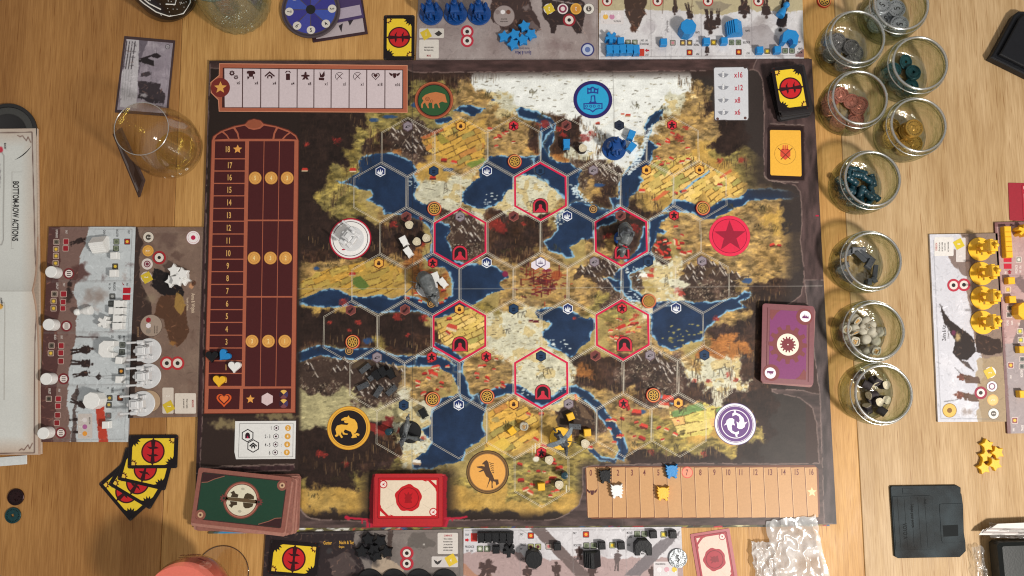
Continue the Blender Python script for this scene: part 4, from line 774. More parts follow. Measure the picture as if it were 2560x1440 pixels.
for i in range(19):
    a, b_ = ys[i] + 1.4, ys[i + 1] - 1.4
    fl("number_space", [[(lx(538, 519, a), a), (lx(613, 603, a), a), (lx(613, 603, b_), b_), (lx(538, 519, b_), b_)]], MAR, Z3, pt)
for ya, yb in ((353, 549), (553, 740), (744, 966)):
    for k in range(3):
        f = lambda q, y: lx(622, 610, y) + (lx(737, 728, y) - lx(622, 610, y)) * q / 3
        fl("reward_column", [[(f(k, ya) + .9, ya), (f(k + 1, ya) - .9, ya), (f(k + 1, yb) - .9, yb), (f(k, yb) + .9, yb)]], (72, 28, 30), Z3, pt)
fl("heart_space", [[(522, 972), (600, 972), (598, 1023), (520, 1023)]], MAR, Z3, pt); fl("legend_space", [[(608, 972), (728, 971), (727, 1022), (607, 1023)]], MAR, Z3, pt)
GO = (212, 166, 98)
lettering("numeral", [(str(18 - i), lx(575, 563, y) - (6 if i == 0 else 0), y, 15, 0, .62) for i, y in enumerate((373, 413, 443.5, 474.5, 506, 538, 569.5, 601.5, 633, 664.5, 695.5, 727.5, 759, 790.5, 823, 854.5, 886, 918, 950))], ink(GO), Z4, pt, .62)
for x, y, R_ in ((594, 373, 12), (626, 998, 11)): c = at(x, y, Z4); B().flat(star_pts(c[0], c[1], R_ * .0042, R_ * .0019), Z4).up("star", ink((226, 160, 80)), pt)
for y, v, xx in ((445, "543", (638, 678, 718)), (645, "432", (635, 676, 714)), (853, "321", (630, 671, 712))):
    for s, x in zip(v, xx):
        o = fl("coin_symbol", [circ(x, y, 16, 28)], (198, 138, 66), Z4, pt); c = at(x, y, Z5); B().flat(circ(c[0], c[1], .0625), Z5 - .0002).up("face", ink((214, 158, 82)), o); B().ring(c[0], c[1], .044, .048, Z5 + .0001, 24).up("rim", ink((186, 124, 58)), o)
        lettering("numeral", [(s, x, y, 11, 0, .7)], ink((240, 214, 150)), Z5 + .0004, o)
fl("heart_symbol", [heart_pts(560, 999, 20)], (216, 90, 40), Z4, pt); fl("heart_symbol", [heart_pts(560, 998, 15.5)], (88, 28, 28), Z4 + .0004, pt); fl("heart_symbol", [heart_pts(560, 997, 12)], (222, 110, 54), Z5, pt)
c = at(668, 998, Z4); B().flat(hexp(c[0], c[1], .066), Z4).up("hexagon_symbol", ink((212, 188, 190)), pt)
for y in (986, 1009):
    for a0, col in ((PI * .25, (222, 180, 90)), (PI * .75, (54, 32, 48)), (PI * 1.25, (120, 70, 76)), (PI * 1.75, (70, 58, 96))): c = at(709, y, Z4); B().flat([(c[0], c[1])] + [(c[0] + .046 * math.cos(a0 + k * PI / 12 - .0), c[1] + .046 * math.sin(a0 + k * PI / 12)) for k in range(7)], Z4).up("resource_symbol", ink(col), pt)
# structure bonus panel
bp_ = fl("bonus_panel", [[(588, 1053), (740, 1052), (738, 1147), (590, 1148), (586, 1130)]], (222, 222, 220), Z4, board)
g = B(); g.line(pxs([(599, 1059), (733, 1058), (732, 1142), (596, 1143)], Z5), .0035, Z5, True); g.up("border_line", ink((90, 88, 88)), bp_)
for x, y in ((619, 1089), (633, 1115)):
    c = at(x, y, Z5); o = B().flat(hexp(c[0], c[1], .068), Z5).up("hexagon_symbol", ink((34, 30, 32)), bp_); B().flat(hexp(c[0], c[1], .057), Z5 + .0004).up("face", ink((226, 226, 224)), o)
fl("arch_symbol", [[(613, 1096), (613, 1087), (615, 1083), (619, 1081), (623, 1083), (625, 1087), (625, 1096)]], (44, 26, 34), Z5 + .0009, bp_); fl("arch_symbol", [[(616, 1096), (619, 1089), (622, 1096)]], (186, 40, 80), Z5 + .0014, bp_)
fl("house_symbol", [[(633, 1106), (643, 1114), (641, 1117), (633, 1110), (625, 1117), (623, 1114)], [(628, 1115), (633, 1111), (638, 1115), (638, 1121), (635, 1121), (635, 1117), (631, 1117), (631, 1121), (628, 1121)]], (30, 28, 30), Z5 + .0009, bp_)
lettering("numeral", [("1", 678, 1070, 9, 0), ("2 - 3", 669, 1091, 9, 0), ("4 - 5", 669, 1112, 9, 0), ("6", 674, 1132, 9, 0), (":", 705, 1091, 8, 0), (":", 704, 1112, 8, 0), (":", 703, 1132, 8, 0)], ink((60, 58, 60)), Z5, bp_)
for k, y in enumerate((1070, 1091, 1111, 1131)):
    c = at(691 - k, y, Z5); o = B().flat(hexp(c[0], c[1], .030), Z5).up("hexagon_symbol", ink((40, 36, 40)), bp_); B().flat(hexp(c[0], c[1], .024), Z5 + .0004).flat(circ(c[0], c[1], .001, 5), Z5 + .0005).up("face", ink((228, 226, 226)), o); B().flat(circ(c[0], c[1], .011, 10), Z5 + .0009).up("dot", ink((60, 20, 34)), o)
    o = fl("coin_symbol", [circ(720 - k, y, 7.5, 20)], (214, 160, 70), Z5, bp_); lettering("numeral", [("2469"[k], 720 - k, y, 8, 0, .75)], ink((244, 234, 214)), Z5 + .0005, o)
# power track, lower right
tp = lambda i: 1494 + 34.5 * (i - 1); bt = lambda i: 1497 + 34.8 * (i - 1)
pw = fl("power_track", [[(1463, 1172), (1472, 1166), (2036, 1163), (2046, 1172), (2050, 1284), (2042, 1293), (1480, 1297), (1468, 1290)]], (110, 66, 46), Z1, board)
for i in range(17):
    a, b_, c_, d_ = (tp(i) + 1 if i else 1466), (tp(i + 1) - .8 if i < 16 else 2041), (bt(i + 1) - .8 if i < 16 else 2046), (bt(i) + 1 if i else 1470)
    o = fl("power_space", [[(a, 1169), (b_, 1168), (c_, 1293), (d_, 1294)]], (186, 142, 98) if i % 2 else (191, 147, 102), Z2, pw)
    fl("light_edge", [[(a, 1169), (a + 1.4, 1169), (d_ + 1.4, 1294), (d_, 1294)]], (212, 172, 128), Z3, o)
c = at(1718, 1181, Z3); B().flat(circ(c[0], c[1], .058), Z3).up("red_ring", ink((210, 84, 76)), pw); B().flat(circ(c[0], c[1], .050), Z3 + .0004).up("red_ring_field", ink((226, 146, 118)), pw)
lettering("numeral", [(str(i), x, 1182 - (i * .12), 15, 0, .6) for i, x in zip(range(17), (1477, 1511, 1545, 1580, 1611, 1646, 1680, 1717, 1751, 1786, 1820, 1852, 1888, 1925, 1958, 1991, 2028)) if i not in (1, 6)], ink((112, 60, 56)), Z4, pw)
g = B(); zz = Z3
F([(1475, 1226), (1486, 1226), (1484, 1236), (1480, 1238), (1477, 1236)]); F([(1475, 1228), (1466, 1221), (1469, 1230), (1475, 1234)]); F([(1486, 1228), (1494, 1221), (1491, 1230), (1486, 1234)])
g.up("wings_symbol", ink((84, 46, 48)), pw); c = at(2030, 1230, Z3); B().flat(star_pts(c[0], c[1], .050, .022), Z3).up("star", ink((244, 212, 158)), pw)
# combat card value plate, top right
vp = fl("value_plate", [[(1783, 170), (1786, 167), (1858, 166), (1862, 170), (1869, 166), (1871, 172), (1873, 296), (1870, 302), (1820, 302), (1816, 304), (1812, 301), (1788, 302), (1785, 298), (1786, 262), (1784, 255)]], (74, 66, 66), Z3, board)
fl("plate_face", [[(1785, 172), (1788, 169), (1858, 168), (1862, 172), (1867, 170), (1870, 176), (1871, 294), (1868, 300), (1822, 300), (1812, 299), (1790, 300), (1787, 296), (1787, 262)]], (200, 202, 208), Z4, vp)
lettering("numeral", [("x16", 1846, 187, 14, 0, .72), ("x12", 1847, 219, 14, 0, .72), ("x8", 1844, 250, 14, 0, .72), ("x6", 1844, 280, 14, 0, .72)], ink((172, 40, 60)), Z5, vp)
g = B(); zz = Z5
for k, y in enumerate((186, 217, 249, 280)):
    g = B()
    for s_ in (-1, 1): F([(1808 + k * .5 + s_ * 3, y - 3), (1808 + s_ * 14, y - 1), (1808 + s_ * 9, y + 5), (1808 + s_ * 3, y + 8)])
    g.up("wings_symbol", ink((136, 138, 146)), vp)
lettering("numeral", [(s, 1808 + k * .6, y, 14, 0, .66) for k, (s, y) in enumerate(zip("2345", (186, 217, 249, 280)))], ink((76, 78, 84)), Z5 + .0004, vp, .9); lettering("numeral", [(s, 1808 + k * .6, y, 12.5, 0, .58) for k, (s, y) in enumerate(zip("2345", (186, 217, 249, 280)))], ink((238, 238, 240)), Z5 + .0009, vp)
for x, y in ((1794, 297), (1863, 295)): fl("rivet", [circ(x, y, 3.6, 14)], (96, 70, 66), Z5, vp)
# yellow discard space
ys_ = fl("discard_space", [[(1919, 320), (1922, 317), (2005, 319), (2008, 322), (2010, 446), (2007, 450), (1922, 447), (1918, 443)]], (36, 22, 22), Z3, board)
fl("yellow_field", [[(1925, 327), (1927, 325), (2000, 326), (2002, 329), (2004, 438), (2002, 441), (1928, 438), (1926, 435)]], (232, 176, 66), Z4, ys_)
c = at(1963, 385, Z5); B().ring(c[0], c[1], .112, .1145, Z5, 40).up("ring", ink((120, 80, 40)), ys_)
g = B(); zz = Z5; F([(1951, 375), (1956, 372), (1962, 374), (1969, 372), (1976, 375), (1976, 390), (1963, 400), (1951, 390)]); [F([(x, 362), (x + 2, 362), (x + 3, 374), (x - 1, 374)]) for x in (1957, 1962, 1967)]; g.up("emblem", ink((206, 76, 56)), ys_)
g = B(); g.line(pxs([(1945, 370), (1976, 398)], Z5), .008, Z5 + .0004); g.line(pxs([(1981, 370), (1952, 399)], Z5), .008, Z5 + .0008); g.up("rifles", ink((110, 50, 36)), ys_)
fl("edge_mark", [[(2039, 537), (2047, 538), (2047, 541), (2039, 541)]], (176, 36, 66), Z2, board)
# the second board peeking out below
ub = Cv(470, 1290, 2110, 1345, 1.5, (90, 84, 60)); r = random.Random(4)
for _ in range(500):
    x = r.uniform(475, 2090); pal_ = ((226, 224, 216), (228, 228, 226), (60, 50, 40), (190, 180, 70)) if x < 880 else ((120, 116, 70), (66, 54, 44), (190, 48, 60), (60, 92, 140), (196, 190, 150), (150, 140, 70), (46, 50, 56), (90, 84, 60))
    ub.dab(x, r.uniform(1300, 1338), r.uniform(4, 26), r.uniform(2, 9), r.uniform(-.4, .4), r.choice(pal_), .9)
ub.blob(590, 1332, 60, 9, (60, 150, 205), .95, .4, .2)
t = thing("folded_board", "bright printed strip of a second board under the lower edge of the map board", "game board", (0, 0, 0))
q = [at(545, 1296, 0.01), at(2068, 1285, 0.01), at(2074, 1315, 0.01), at(520, 1334, 0.01)]
B().prism([tuple(p[:2]) for p in q], 0.0005, 0.0135).build("cardboard", mat("board_edge", (58, 44, 40), .6), t)
painted_sheet("printed_face", ub, q, 500, 14, 0.0142, PM, t)
# ------------------------------------------------------------------ player mats
TM = 0.024
def daub(c, n, seed, L=(3, 12)):
    r = random.Random(seed); x1 = c.W; y1 = c.H
    for _ in range(n):
        i, j = r.randrange(x1), r.randrange(y1); q = c.im[j, i].copy(); k = q.mean(); c.dab(c.x0 + i * c.st, c.y0 + j * c.st, r.uniform(*L), r.uniform(1, 2.6), r.uniform(0, 3.14), q * r.uniform(.86, 1.12) + (r.choice(((46, 30, 20), (24, 18, 14), (0, 0, 0), (70, 52, 40))) if k < 85 and r.random() < .4 else (0, 0, 0)), .7)
def sheet_thing(name, label, cat, quad, z0, z1, cvs, nx, ny, edge=(150, 140, 132), group=None):
    daub(cvs, int(cvs.W * cvs.H / 40), len(label)); q = [at(x, y, z1) for x, y in quad]; t = thing(name, label, cat, (0, 0, 0), 0, group)
    B().prism([tuple(p[:2]) for p in q], z0, z1 - .0005, .0015).build("cardboard", ink(edge, .6), t)
    painted_sheet("printed_face", cvs, q, nx, ny, z1, PM, t); return t
def sq(p, x, y, s, bgc, dot=None, rim=(60, 60, 56), z=TM + .0008, a=0):
    r = lambda h: [(x + u * h, y + v * h) for u, v in ((-1, -1), (1, -1), (1, 1), (-1, 1))]
    o = B().flat(pxs(rrect(x - s, x + s, y - s, y + s, s * .3, 3), z), z).up("cost_symbol", ink(rim), p)
    B().flat(pxs(rrect(x - s * .82, x + s * .82, y - s * .82, y + s * .82, s * .22, 3), z + .0005), z + .0005).up("field", ink(bgc), o)
    if dot: B().flat(pxs(circ(x, y, s * .5, 14), z + .001), z + .001).up("dot", ink(dot), o)
    return o
def rd(p, x, y, r, rings, z=TM + .0008, name="round_symbol"):
    o = None
    for k, (q, col) in enumerate(rings):
        g = B().flat(pxs(circ(x, y, r * q, 28), z + k * .0005), z + k * .0005).up(name if k == 0 else "band", ink(col), o or p); o = o or g
    return o
def poly_print(p, name, shapes, col, z):
    o = None
    for s in shapes: o = B().flat(pxs(s, z), z).up(name, ink(col), p)
    return o
def wash(c, n, cols, seed, rx=(10, 50), al=.35, ry=None):
    r = random.Random(seed); x1 = c.x0 + c.W * c.st; y1 = c.y0 + c.H * c.st
    for _ in range(n): c.blob(r.uniform(c.x0, x1), r.uniform(c.y0, y1), r.uniform(*rx), r.uniform(*(ry or rx)), r.choice(cols), al, .9, .7, r.randint(1, 40))
def figure(c, x, y, h, a, col=(58, 44, 42), wide=1.0, seed=1):
    """painted human silhouette standing along direction a (radians, up = head)"""
    ux, uy = math.cos(a), -math.sin(a); vx, vy = -uy, ux
    f = lambda s, t: (x + ux * s * h + vx * t * h * wide, y + uy * s * h + vy * t * h * wide)
    c.poly([f(0, -.12), f(.45, -.09), f(.48, -.16), f(.80, -.18), f(.84, -.06), f(.84, .06), f(.80, .18), f(.48, .16), f(.45, .09), f(0, .14), f(.02, .03), f(.40, 0), f(.02, -.03)], col, 1, h * .02, 6, seed)
    p = f(.92, 0); c.blob(p[0], p[1], h * .075 * max(wide, .7), h * .075 * max(wide, .7), col, 1, .3, .1)
def text_block(c, x0, y0, w_, h_, n, vert=False, col=(70, 64, 60), seed=1):
    r = random.Random(seed)
    for i in range(n):
        t = (i + .5) / n
        if vert: c.stroke([(x0 + w_ * t, y0 + r.uniform(0, h_ * .1)), (x0 + w_ * t, y0 + h_ * r.uniform(.85, 1))], 1.6, col, .55)
        else: c.stroke([(x0 + r.uniform(0, w_ * .1), y0 + h_ * t), (x0 + w_ * r.uniform(.85, 1), y0 + h_ * t)], 1.6, col, .55)
ZM = TM + .0008
RED_, YEL, GRN, OCH = (150, 34, 44), (226, 186, 66), (126, 134, 112), (226, 160, 60)
# --- white player's action mat (left)
c = Cv(85, 555, 350, 1115, 1.4, (192, 198, 201))
wash(c, 30, [(174, 180, 183), (192, 198, 201), (166, 170, 172)], 1, (14, 44))
c.poly([(85, 555), (215, 555), (205, 640), (190, 700), (188, 800), (180, 880), (172, 960), (168, 1115), (85, 1115)], (120, 92, 84), .95, 16, 40)
c.poly([(85, 555), (150, 555), (150, 700), (146, 840), (138, 960), (136, 1115), (85, 1115)], (84, 54, 52), .9, 12, 40); wash(c, 26, [(98, 66, 62), (150, 122, 112), (76, 48, 46)], 2, (6, 20), .4)
c.blob(235, 740, 36, 26, (140, 124, 116), .8, .8, .6); c.blob(195, 680, 26, 32, (88, 58, 54), .9, .4, .6); c.blob(172, 740, 12, 22, (58, 42, 38), .9, .4, .5); c.poly([(176, 1100), (186, 1010), (178, 990), (196, 960), (188, 1115)], (70, 52, 48), .8, 5)
for x, y, h, a in ((172, 610, 44, .3), (170, 735, 38, 1.4), (176, 880, 60, .15), (176, 905, 60, -.1), (182, 940, 46, .2), (176, 1000, 50, -.4), (172, 1050, 26, .1), (176, 1080, 24, 0)): figure(c, x, y, h, a, (50, 38, 36), .9, int(y))
c.stroke([(190, 842), (244, 843)], 3, (60, 44, 42), .9, 1); c.poly([(247, 934), (256, 942), (247, 951), (238, 942)], (58, 50, 48), 1)
for p in ([(240, 942), (226, 940)], [(256, 940), (312, 937)], [(256, 945), (314, 948)]): c.stroke(p, 1.2, (110, 110, 110), .7)
c.poly([(239, 1018), (260, 1016), (264, 1060), (272, 1106), (248, 1106), (243, 1060)], (184, 66, 48), 1, 1.5); 
for y in (702, 830, 962): c.stroke([(98 + (y - 560) * -.04, y + 1), (334 - (y - 560) * .036, y - 1)], 1.4, (120, 118, 118), .6); c.stroke([(98, y + 4), (332 - (y - 560) * .036, y + 2)], 1.2, (140, 138, 138), .4)
c.stroke([(330, 573), (311, 1098), (108, 1100)], 1.2, (110, 110, 112), .6); c.stroke([(130, 572), (330, 573)], 1.2, (120, 116, 114), .6)
wa = sheet_thing("action_mat", "white and brown action mat at the left holding the white wooden pieces", "player mat", [(122, 567), (339, 567), (320, 1105), (95, 1105)], 0.0005, TM, c, 170, 380, (150, 144, 144))
def T(p, items, col, z=ZM, sx=.6): return lettering("printed_word", items, ink(col), z, p, sx)
T(wa, [("PAY", 322, 580, 5.5, -90), ("BOLSTER", 293, 583, 5.5, -90), ("GAIN", 261, 580, 5.5, -90), ("PAY", 318, 712, 5.5, -90), ("PRODUCE", 286, 716, 5.5, -90), ("W/   ON", 274, 716, 5, -90), ("MOVE/", 310, 846, 5.5, -90), ("GAIN", 299, 843, 5.5, -90), ("USE", 281, 841, 5.5, -90), ("PAY", 307, 977, 5.5, -90), ("TRADE", 281, 975, 5.5, -90), ("W/", 270, 970, 5, -90), ("GAIN", 244, 976, 5.5, -90), ("INDUSTRIAL", 224, 1052, 4, -90), ("1", 221, 1092, 5, -90)], (66, 66, 68))
T(wa, [("PAY", 166, 580, 5.5, -90), ("UPGRADE", 142, 584, 5.5, -90), ("PAY", 160, 712, 5.5, -90), ("DEPLOY", 143, 715, 5.5, -90), ("PAY", 154, 843, 5.5, -90), ("BUILD", 138, 843, 5.5, -90), ("PAY", 148, 976, 5.5, -90), ("ENLIST", 124, 978, 5.5, -90)], (214, 206, 200))
for x, y, s, bgc, dot in ((318, 604, 7.5, (160, 44, 40), YEL), (291, 604, 7.5, GRN, (90, 100, 80)), (290, 621, 7.5, GRN, (90, 100, 80)), (288, 666, 7.5, (90, 80, 60), (222, 190, 60)), (281, 741, 7.5, (96, 98, 96), (160, 162, 160)), (278, 759, 7.5, (86, 88, 86), (110, 112, 110)),
    (306, 862, 7.5, (100, 104, 98), (70, 74, 70)), (305, 880, 7.5, (100, 104, 98), (70, 74, 70)), (303, 928, 7.5, (70, 58, 48), (212, 146, 54)), (274, 995, 7.5, (90, 88, 84), (196, 170, 80)), (272, 1012, 7.5, (90, 88, 84), (196, 170, 80)), (300, 995, 7.5, (120, 48, 40), (212, 130, 54)), (271, 1039, 7.5, (110, 104, 102), (128, 96, 96)),
    (141, 605, 7.5, (120, 110, 96), (76, 70, 62)), (140, 623, 7.5, (130, 110, 80), YEL), (140, 640, 7.5, (130, 110, 80), YEL), (139, 658, 7.5, (130, 110, 80), YEL), (165, 604, 7.5, RED_, None), (164, 621, 7.5, RED_, None), (136, 735, 8, (130, 118, 104), (70, 60, 54)), (134, 753, 7.5, (130, 110, 80), YEL), (134, 771, 7.5, (130, 110, 80), YEL), (159, 735, 8, RED_, None), (158, 755, 7, RED_, None), (157, 771, 7, RED_, None),
    (129, 864, 7.5, (104, 94, 82), (60, 54, 48)), (127, 883, 7.5, (130, 110, 80), YEL), (153, 864, 7.5, RED_, None), (152, 882, 7.5, RED_, None), (152, 903, 7.5, (134, 36, 40), None), (122, 997, 7.5, (104, 94, 82), (60, 54, 48)), (146, 997, 7.5, RED_, None), (145, 1015, 7.5, RED_, None), (144, 1038, 7.5, (134, 36, 40), None), (142, 1057, 7.5, (134, 36, 40), None)):
    sq(wa, x, y, s, bgc, dot, (196, 170, 160) if x < 170 else (60, 62, 60))
for x, y in ((172, 684), (166, 815), (159, 947), (152, 1082)): o = rd(wa, x, y, 14, [(1, (120, 44, 48)), (.74, (60, 24, 26)), (.68, (226, 214, 208))]); [poly_print(o, "mark", [[(x - 5, y + k), (x + 5, y + k), (x + 5, y + k + 2), (x - 5, y + k + 2)]], (50, 24, 26), ZM + .0016) for k in (-6, -1, 4)]
poly_print(wa, "red_space", [[(308, 719), (327, 719), (326, 733), (307, 733)], [(307, 737), (326, 737), (325, 750), (306, 750)]], (178, 30, 42), ZM)
poly_print(wa, "arrow", [[(304, 704), (311, 713), (307, 713), (307, 711)]], (140, 30, 40), ZM)
B().flat(pxs(rrect(195, 231, 1034, 1096, 3), ZM), ZM).up("bonus_label", ink((196, 188, 182)), wa)
for y, col in ((1050, (214, 208, 206)), (1067, (170, 100, 150)), (1084, (222, 150, 60))): o = rd(wa, 212, y, 6, [(1, col)], ZM + .0008)
T(wa, [("2", 203, 1050, 7, -90), ("2", 202, 1067, 7, -90), ("1", 200, 1084, 7, -90)], (240, 240, 238), ZM + .0016)
# --- white faction mat
c = Cv(310, 555, 525, 1055, 1.4, (124, 102, 90)); wash(c, 60, [(136, 114, 100), (112, 88, 76), (146, 124, 108), (100, 76, 66)], 3, (8, 40), .45)
c.poly([(310, 555), (352, 555), (350, 700), (380, 760), (372, 850), (340, 960), (330, 1055), (310, 1055)], (58, 44, 40), .95, 10, 40); c.poly([(385, 670), (440, 690), (462, 730), (452, 760), (420, 742), (400, 735), (378, 715)], (32, 27, 28), 1, 3); c.poly([(400, 740), (450, 735), (466, 770), (468, 810), (474, 830), (462, 850), (440, 868), (422, 850), (410, 800), (384, 790)], (84, 56, 40), .95, 4)
c.poly([(442, 728), (458, 742), (464, 765), (452, 788), (436, 770)], (156, 122, 66), .95, 3); c.blob(478, 715, 7, 8, (190, 140, 104), .95, .3, .2); c.blob(484, 708, 6, 9, (70, 44, 32), .9, .3, .2); c.blob(432, 858, 9, 7, (150, 104, 54), .9, .4, .4)
c.blob(420, 600, 34, 22, (104, 82, 74), .8, .5, .8); c.blob(440, 640, 22, 14, (96, 74, 66), .8, .5, .8); c.stroke([(506, 580), (492, 1030)], 1.3, (150, 130, 118), .6); c.stroke([(350, 580), (506, 580)], 1.3, (150, 130, 118), .5); c.blob(378, 745, 20, 14, (146, 130, 108), .7, .8, .5)
wf = sheet_thing("faction_mat", "brown faction mat of the white player beside the left edge of the board, bear painting", "player mat", [(340, 568), (514, 568), (499, 1042), (320, 1045)], 0.0005, TM, c, 140, 350, (170, 158, 150))
for x, y, rings, r in ((371, 593, [(1, (64, 52, 46)), (.93, (214, 204, 190)), (.5, (80, 74, 66))], 14), (370, 627, [(1, (214, 160, 74)), (.75, (190, 132, 56)), (.68, (216, 164, 80))], 14), (368, 660, [(1, (214, 202, 196)), (.6, (120, 52, 68)), (.42, (214, 200, 196)), (.3, (120, 52, 68))], 14), (366, 693, [(1, (214, 202, 196)), (.9, (196, 184, 176))], 14), (398, 644, [(1, (160, 44, 48)), (.72, (50, 30, 28)), (.66, (216, 208, 196)), (.25, (40, 34, 32))], 17),
    (483, 594, [(1, (196, 120, 140)), (.97, (232, 226, 226)), (.78, (190, 40, 84)), (.75, (234, 228, 228)), (.34, (184, 30, 74))], 17), (417, 908, [(1, (176, 50, 54)), (.68, (216, 208, 196)), (.3, (50, 44, 40))], 17), (444, 908, [(1, (176, 50, 54)), (.68, (216, 208, 196)), (.3, (50, 44, 40))], 17), (378, 814, [(1, (90, 74, 66)), (.96, (160, 142, 128))], 28), (374, 1003, [(1, (98, 80, 68)), (.96, (176, 150, 122))], 28)):
    rd(wf, x, y, r, rings, ZM + (.0006 if x == 444 else 0))
dia = lambda x, y, w_, h_: [(x - w_, y - h_ * .3), (x + w_ * .3, y - h_), (x + w_, y + h_ * .3), (x - w_ * .3, y + h_)]
poly_print(wf, "yellow_diamond", [dia(367, 694, 16, 16)], (206, 178, 52), ZM + .0016)
B().flat(pxs(rrect(406, 434, 969, 1034, 3), ZM), ZM).up("bonus_label", ink((206, 194, 182)), wf); B().flat(pxs(rrect(437, 490, 983, 1034, 3), ZM), ZM).up("ability_label", ink((214, 204, 192)), wf); poly_print(wf, "yellow_diamond", [dia(422, 1017, 16, 17)], (206, 178, 52), ZM + .0016)
T(wf, [("2", 373, 593, 9, -90), ("2", 369, 627, 9, -90), ("2", 366, 693, 9, -90), ("2", 420, 990, 9, -90), ("3", 423, 1016, 8, -90)], (236, 230, 222), ZM + .0024); T(wf, [("Anna & Wojtek", 483, 758, 9, -90, .62), ("Republic of Polania", 469, 760, 5, -90, .6)], (206, 184, 160)); T(wf, [("RIVERWALK", 345, 830, 5, -90, .7)], (150, 120, 90)); T(wf, [("MEANDER", 482, 1009, 5, -90, .6)], (170, 60, 54), ZM + .0008); T(wf, [("Pick up to 2 options", 468, 1009, 4.2, -90, .5), ("per encounter card.", 460, 1009, 4.2, -90, .5)], (70, 58, 52), ZM + .0008); T(wf, [("Your workers may", 393, 824, 3.6, -90, .5), ("move across rivers", 387, 824, 3.6, -90, .5)], (70, 60, 52), ZM + .0014)
for y, col in ((800, (150, 40, 48)), (814, (222, 216, 220)), (828, (140, 128, 118))): w_ = at(371, y, ZM + .0014); B().flat(hexp(w_[0], w_[1], .028), ZM + .0014).up("hexagon_symbol", ink(col), wf)
# --- blue faction mat (top, upside down)
c = Cv(1030, -60, 1510, 165, 1.4, (150, 138, 136)); wash(c, 60, [(160, 150, 148), (136, 122, 120), (170, 160, 158), (124, 108, 106)], 5, (12, 46), .45)
c.poly([(1225, -60), (1225, 20), (1236, 60), (1262, 78), (1300, 84), (1352, 78), (1340, 40), (1330, 10), (1300, -60)], (60, 46, 44), .95, 8); c.poly([(1352, -10), (1358, 40), (1372, 62), (1378, 84), (1388, 84), (1392, 64), (1424, 56), (1440, 84), (1452, 84), (1462, 40), (1460, 10), (1440, -20)], (46, 36, 36), .95, 4); c.blob(1390, 112, 50, 16, (122, 104, 104), .5, .8, .7)
c.stroke([(1382, 0), (1452, 12)], 3, (170, 160, 158), .8); c.stroke([(1440, 50), (1463, 84)], 2, (176, 150, 140), .7); c.blob(1316, 20, 12, 10, (126, 112, 110), .8, .5, .6); c.poly([(1300, 60), (1330, 50), (1352, 76), (1326, 80)], (120, 106, 104), .7, 4)
c.stroke([(1046, -20), (1046, 148), (1492, 146), (1492, -20)], 1.3, (110, 98, 96), .6)
bf = sheet_thing("faction_mat", "taupe faction mat above the board, printed upside down, under blue walkers and blue stars", "player mat", [(1046, -24), (1494, -26), (1496, 154), (1040, 156)], 0.0005, TM, c, 330, 130, (176, 168, 168))
for x, y, rings, r in ((1260, 40, [(1, (110, 96, 96)), (.95, (150, 138, 136))], 27), (1372, 22, [(1, (214, 206, 202))], 13), (1407, 22, [(1, (60, 46, 48)), (.95, (216, 206, 204)), (.72, (130, 52, 78)), (.4, (214, 200, 200))], 14), (1440, 22, [(1, (214, 164, 72)), (.78, (196, 138, 58))], 14), (1472, 22, [(1, (60, 46, 48)), (.95, (212, 208, 200)), (.5, (90, 84, 80))], 14), (1423, 50, [(1, (140, 40, 50)), (.68, (214, 204, 196)), (.28, (40, 34, 34))], 16), (1168, 79, [(1, (176, 50, 66)), (.66, (214, 206, 200)), (.3, (50, 44, 44))], 16), (1168, 102, [(1, (176, 50, 66)), (.66, (214, 206, 200)), (.3, (50, 44, 44))], 16), (1469, 124, [(1, (56, 58, 110)), (.78, (176, 184, 204)), (.4, (92, 110, 160))], 17)):
    rd(bf, x, y, r, rings, ZM + (.0006 if y == 102 else 0))
B().flat(pxs(rrect(1048, 1110, 71, 95, 3), ZM), ZM).up("bonus_label", ink((204, 198, 190)), bf); B().flat(pxs(rrect(1048, 1097, 99, 146, 3), ZM), ZM).up("ability_label", ink((210, 204, 196)), bf)
poly_print(bf, "yellow_diamond", [dia(1065, 86, 15, 15)], (206, 180, 56), ZM + .0012); poly_print(bf, "yellow_diamond", [dia(1373, 22, 15, 15)], (206, 180, 56), ZM + .0012)
poly_print(bf, "wings_symbol", [[(1086, 84), (1094, 79), (1097, 76), (1100, 79), (1106, 84), (1098, 90), (1094, 90)]], (60, 56, 54), ZM + .0008)
T(bf, [("1", 1065, 85, 9, 180), ("2", 1373, 22, 9, 180), ("2", 1407, 21, 8, 180), ("2", 1440, 22, 9, 180), ("2", 1472, 21, 9, 180)], (232, 220, 214), ZM + .0024)
T(bf, [("Bjorn & Mox", 1308, 132, 9, 180, .62)], (70, 68, 110)); T(bf, [("Nordic Kingdom", 1310, 121, 5, 180, .6)], (96, 86, 100)); T(bf, [("SWIM", 1072, 139, 5, 180, .6)], (160, 50, 56), ZM + .0008); T(bf, [("Your workers may", 1072, 126, 4.4, 180, .5), ("move across rivers.", 1072, 119, 4.4, 180, .5)], (70, 62, 60), ZM + .0008); T(bf, [("RIVERWALK", 1258, 5, 5, 180, .62), ("SEAWORTHY", 1196, 4, 5, 180, .62), ("ARTILLERY", 1134, 3, 5, 180, .62), ("SPEED", 1080, 3, 5, 180, .62)], (60, 50, 50)); T(bf, [("lakes to forests", 1260, 48, 3.6, 180, .5), ("move from villages", 1260, 54, 3.6, 180, .5)], (80, 70, 68), ZM + .0014)
for x, col in ((1244, (130, 116, 114)), (1257, (222, 218, 220)), (1271, (110, 72, 60))): w_ = at(x, 30, ZM + .0014); B().flat(hexp(w_[0], w_[1], .027), ZM + .0014).up("hexagon_symbol", ink(col), bf)
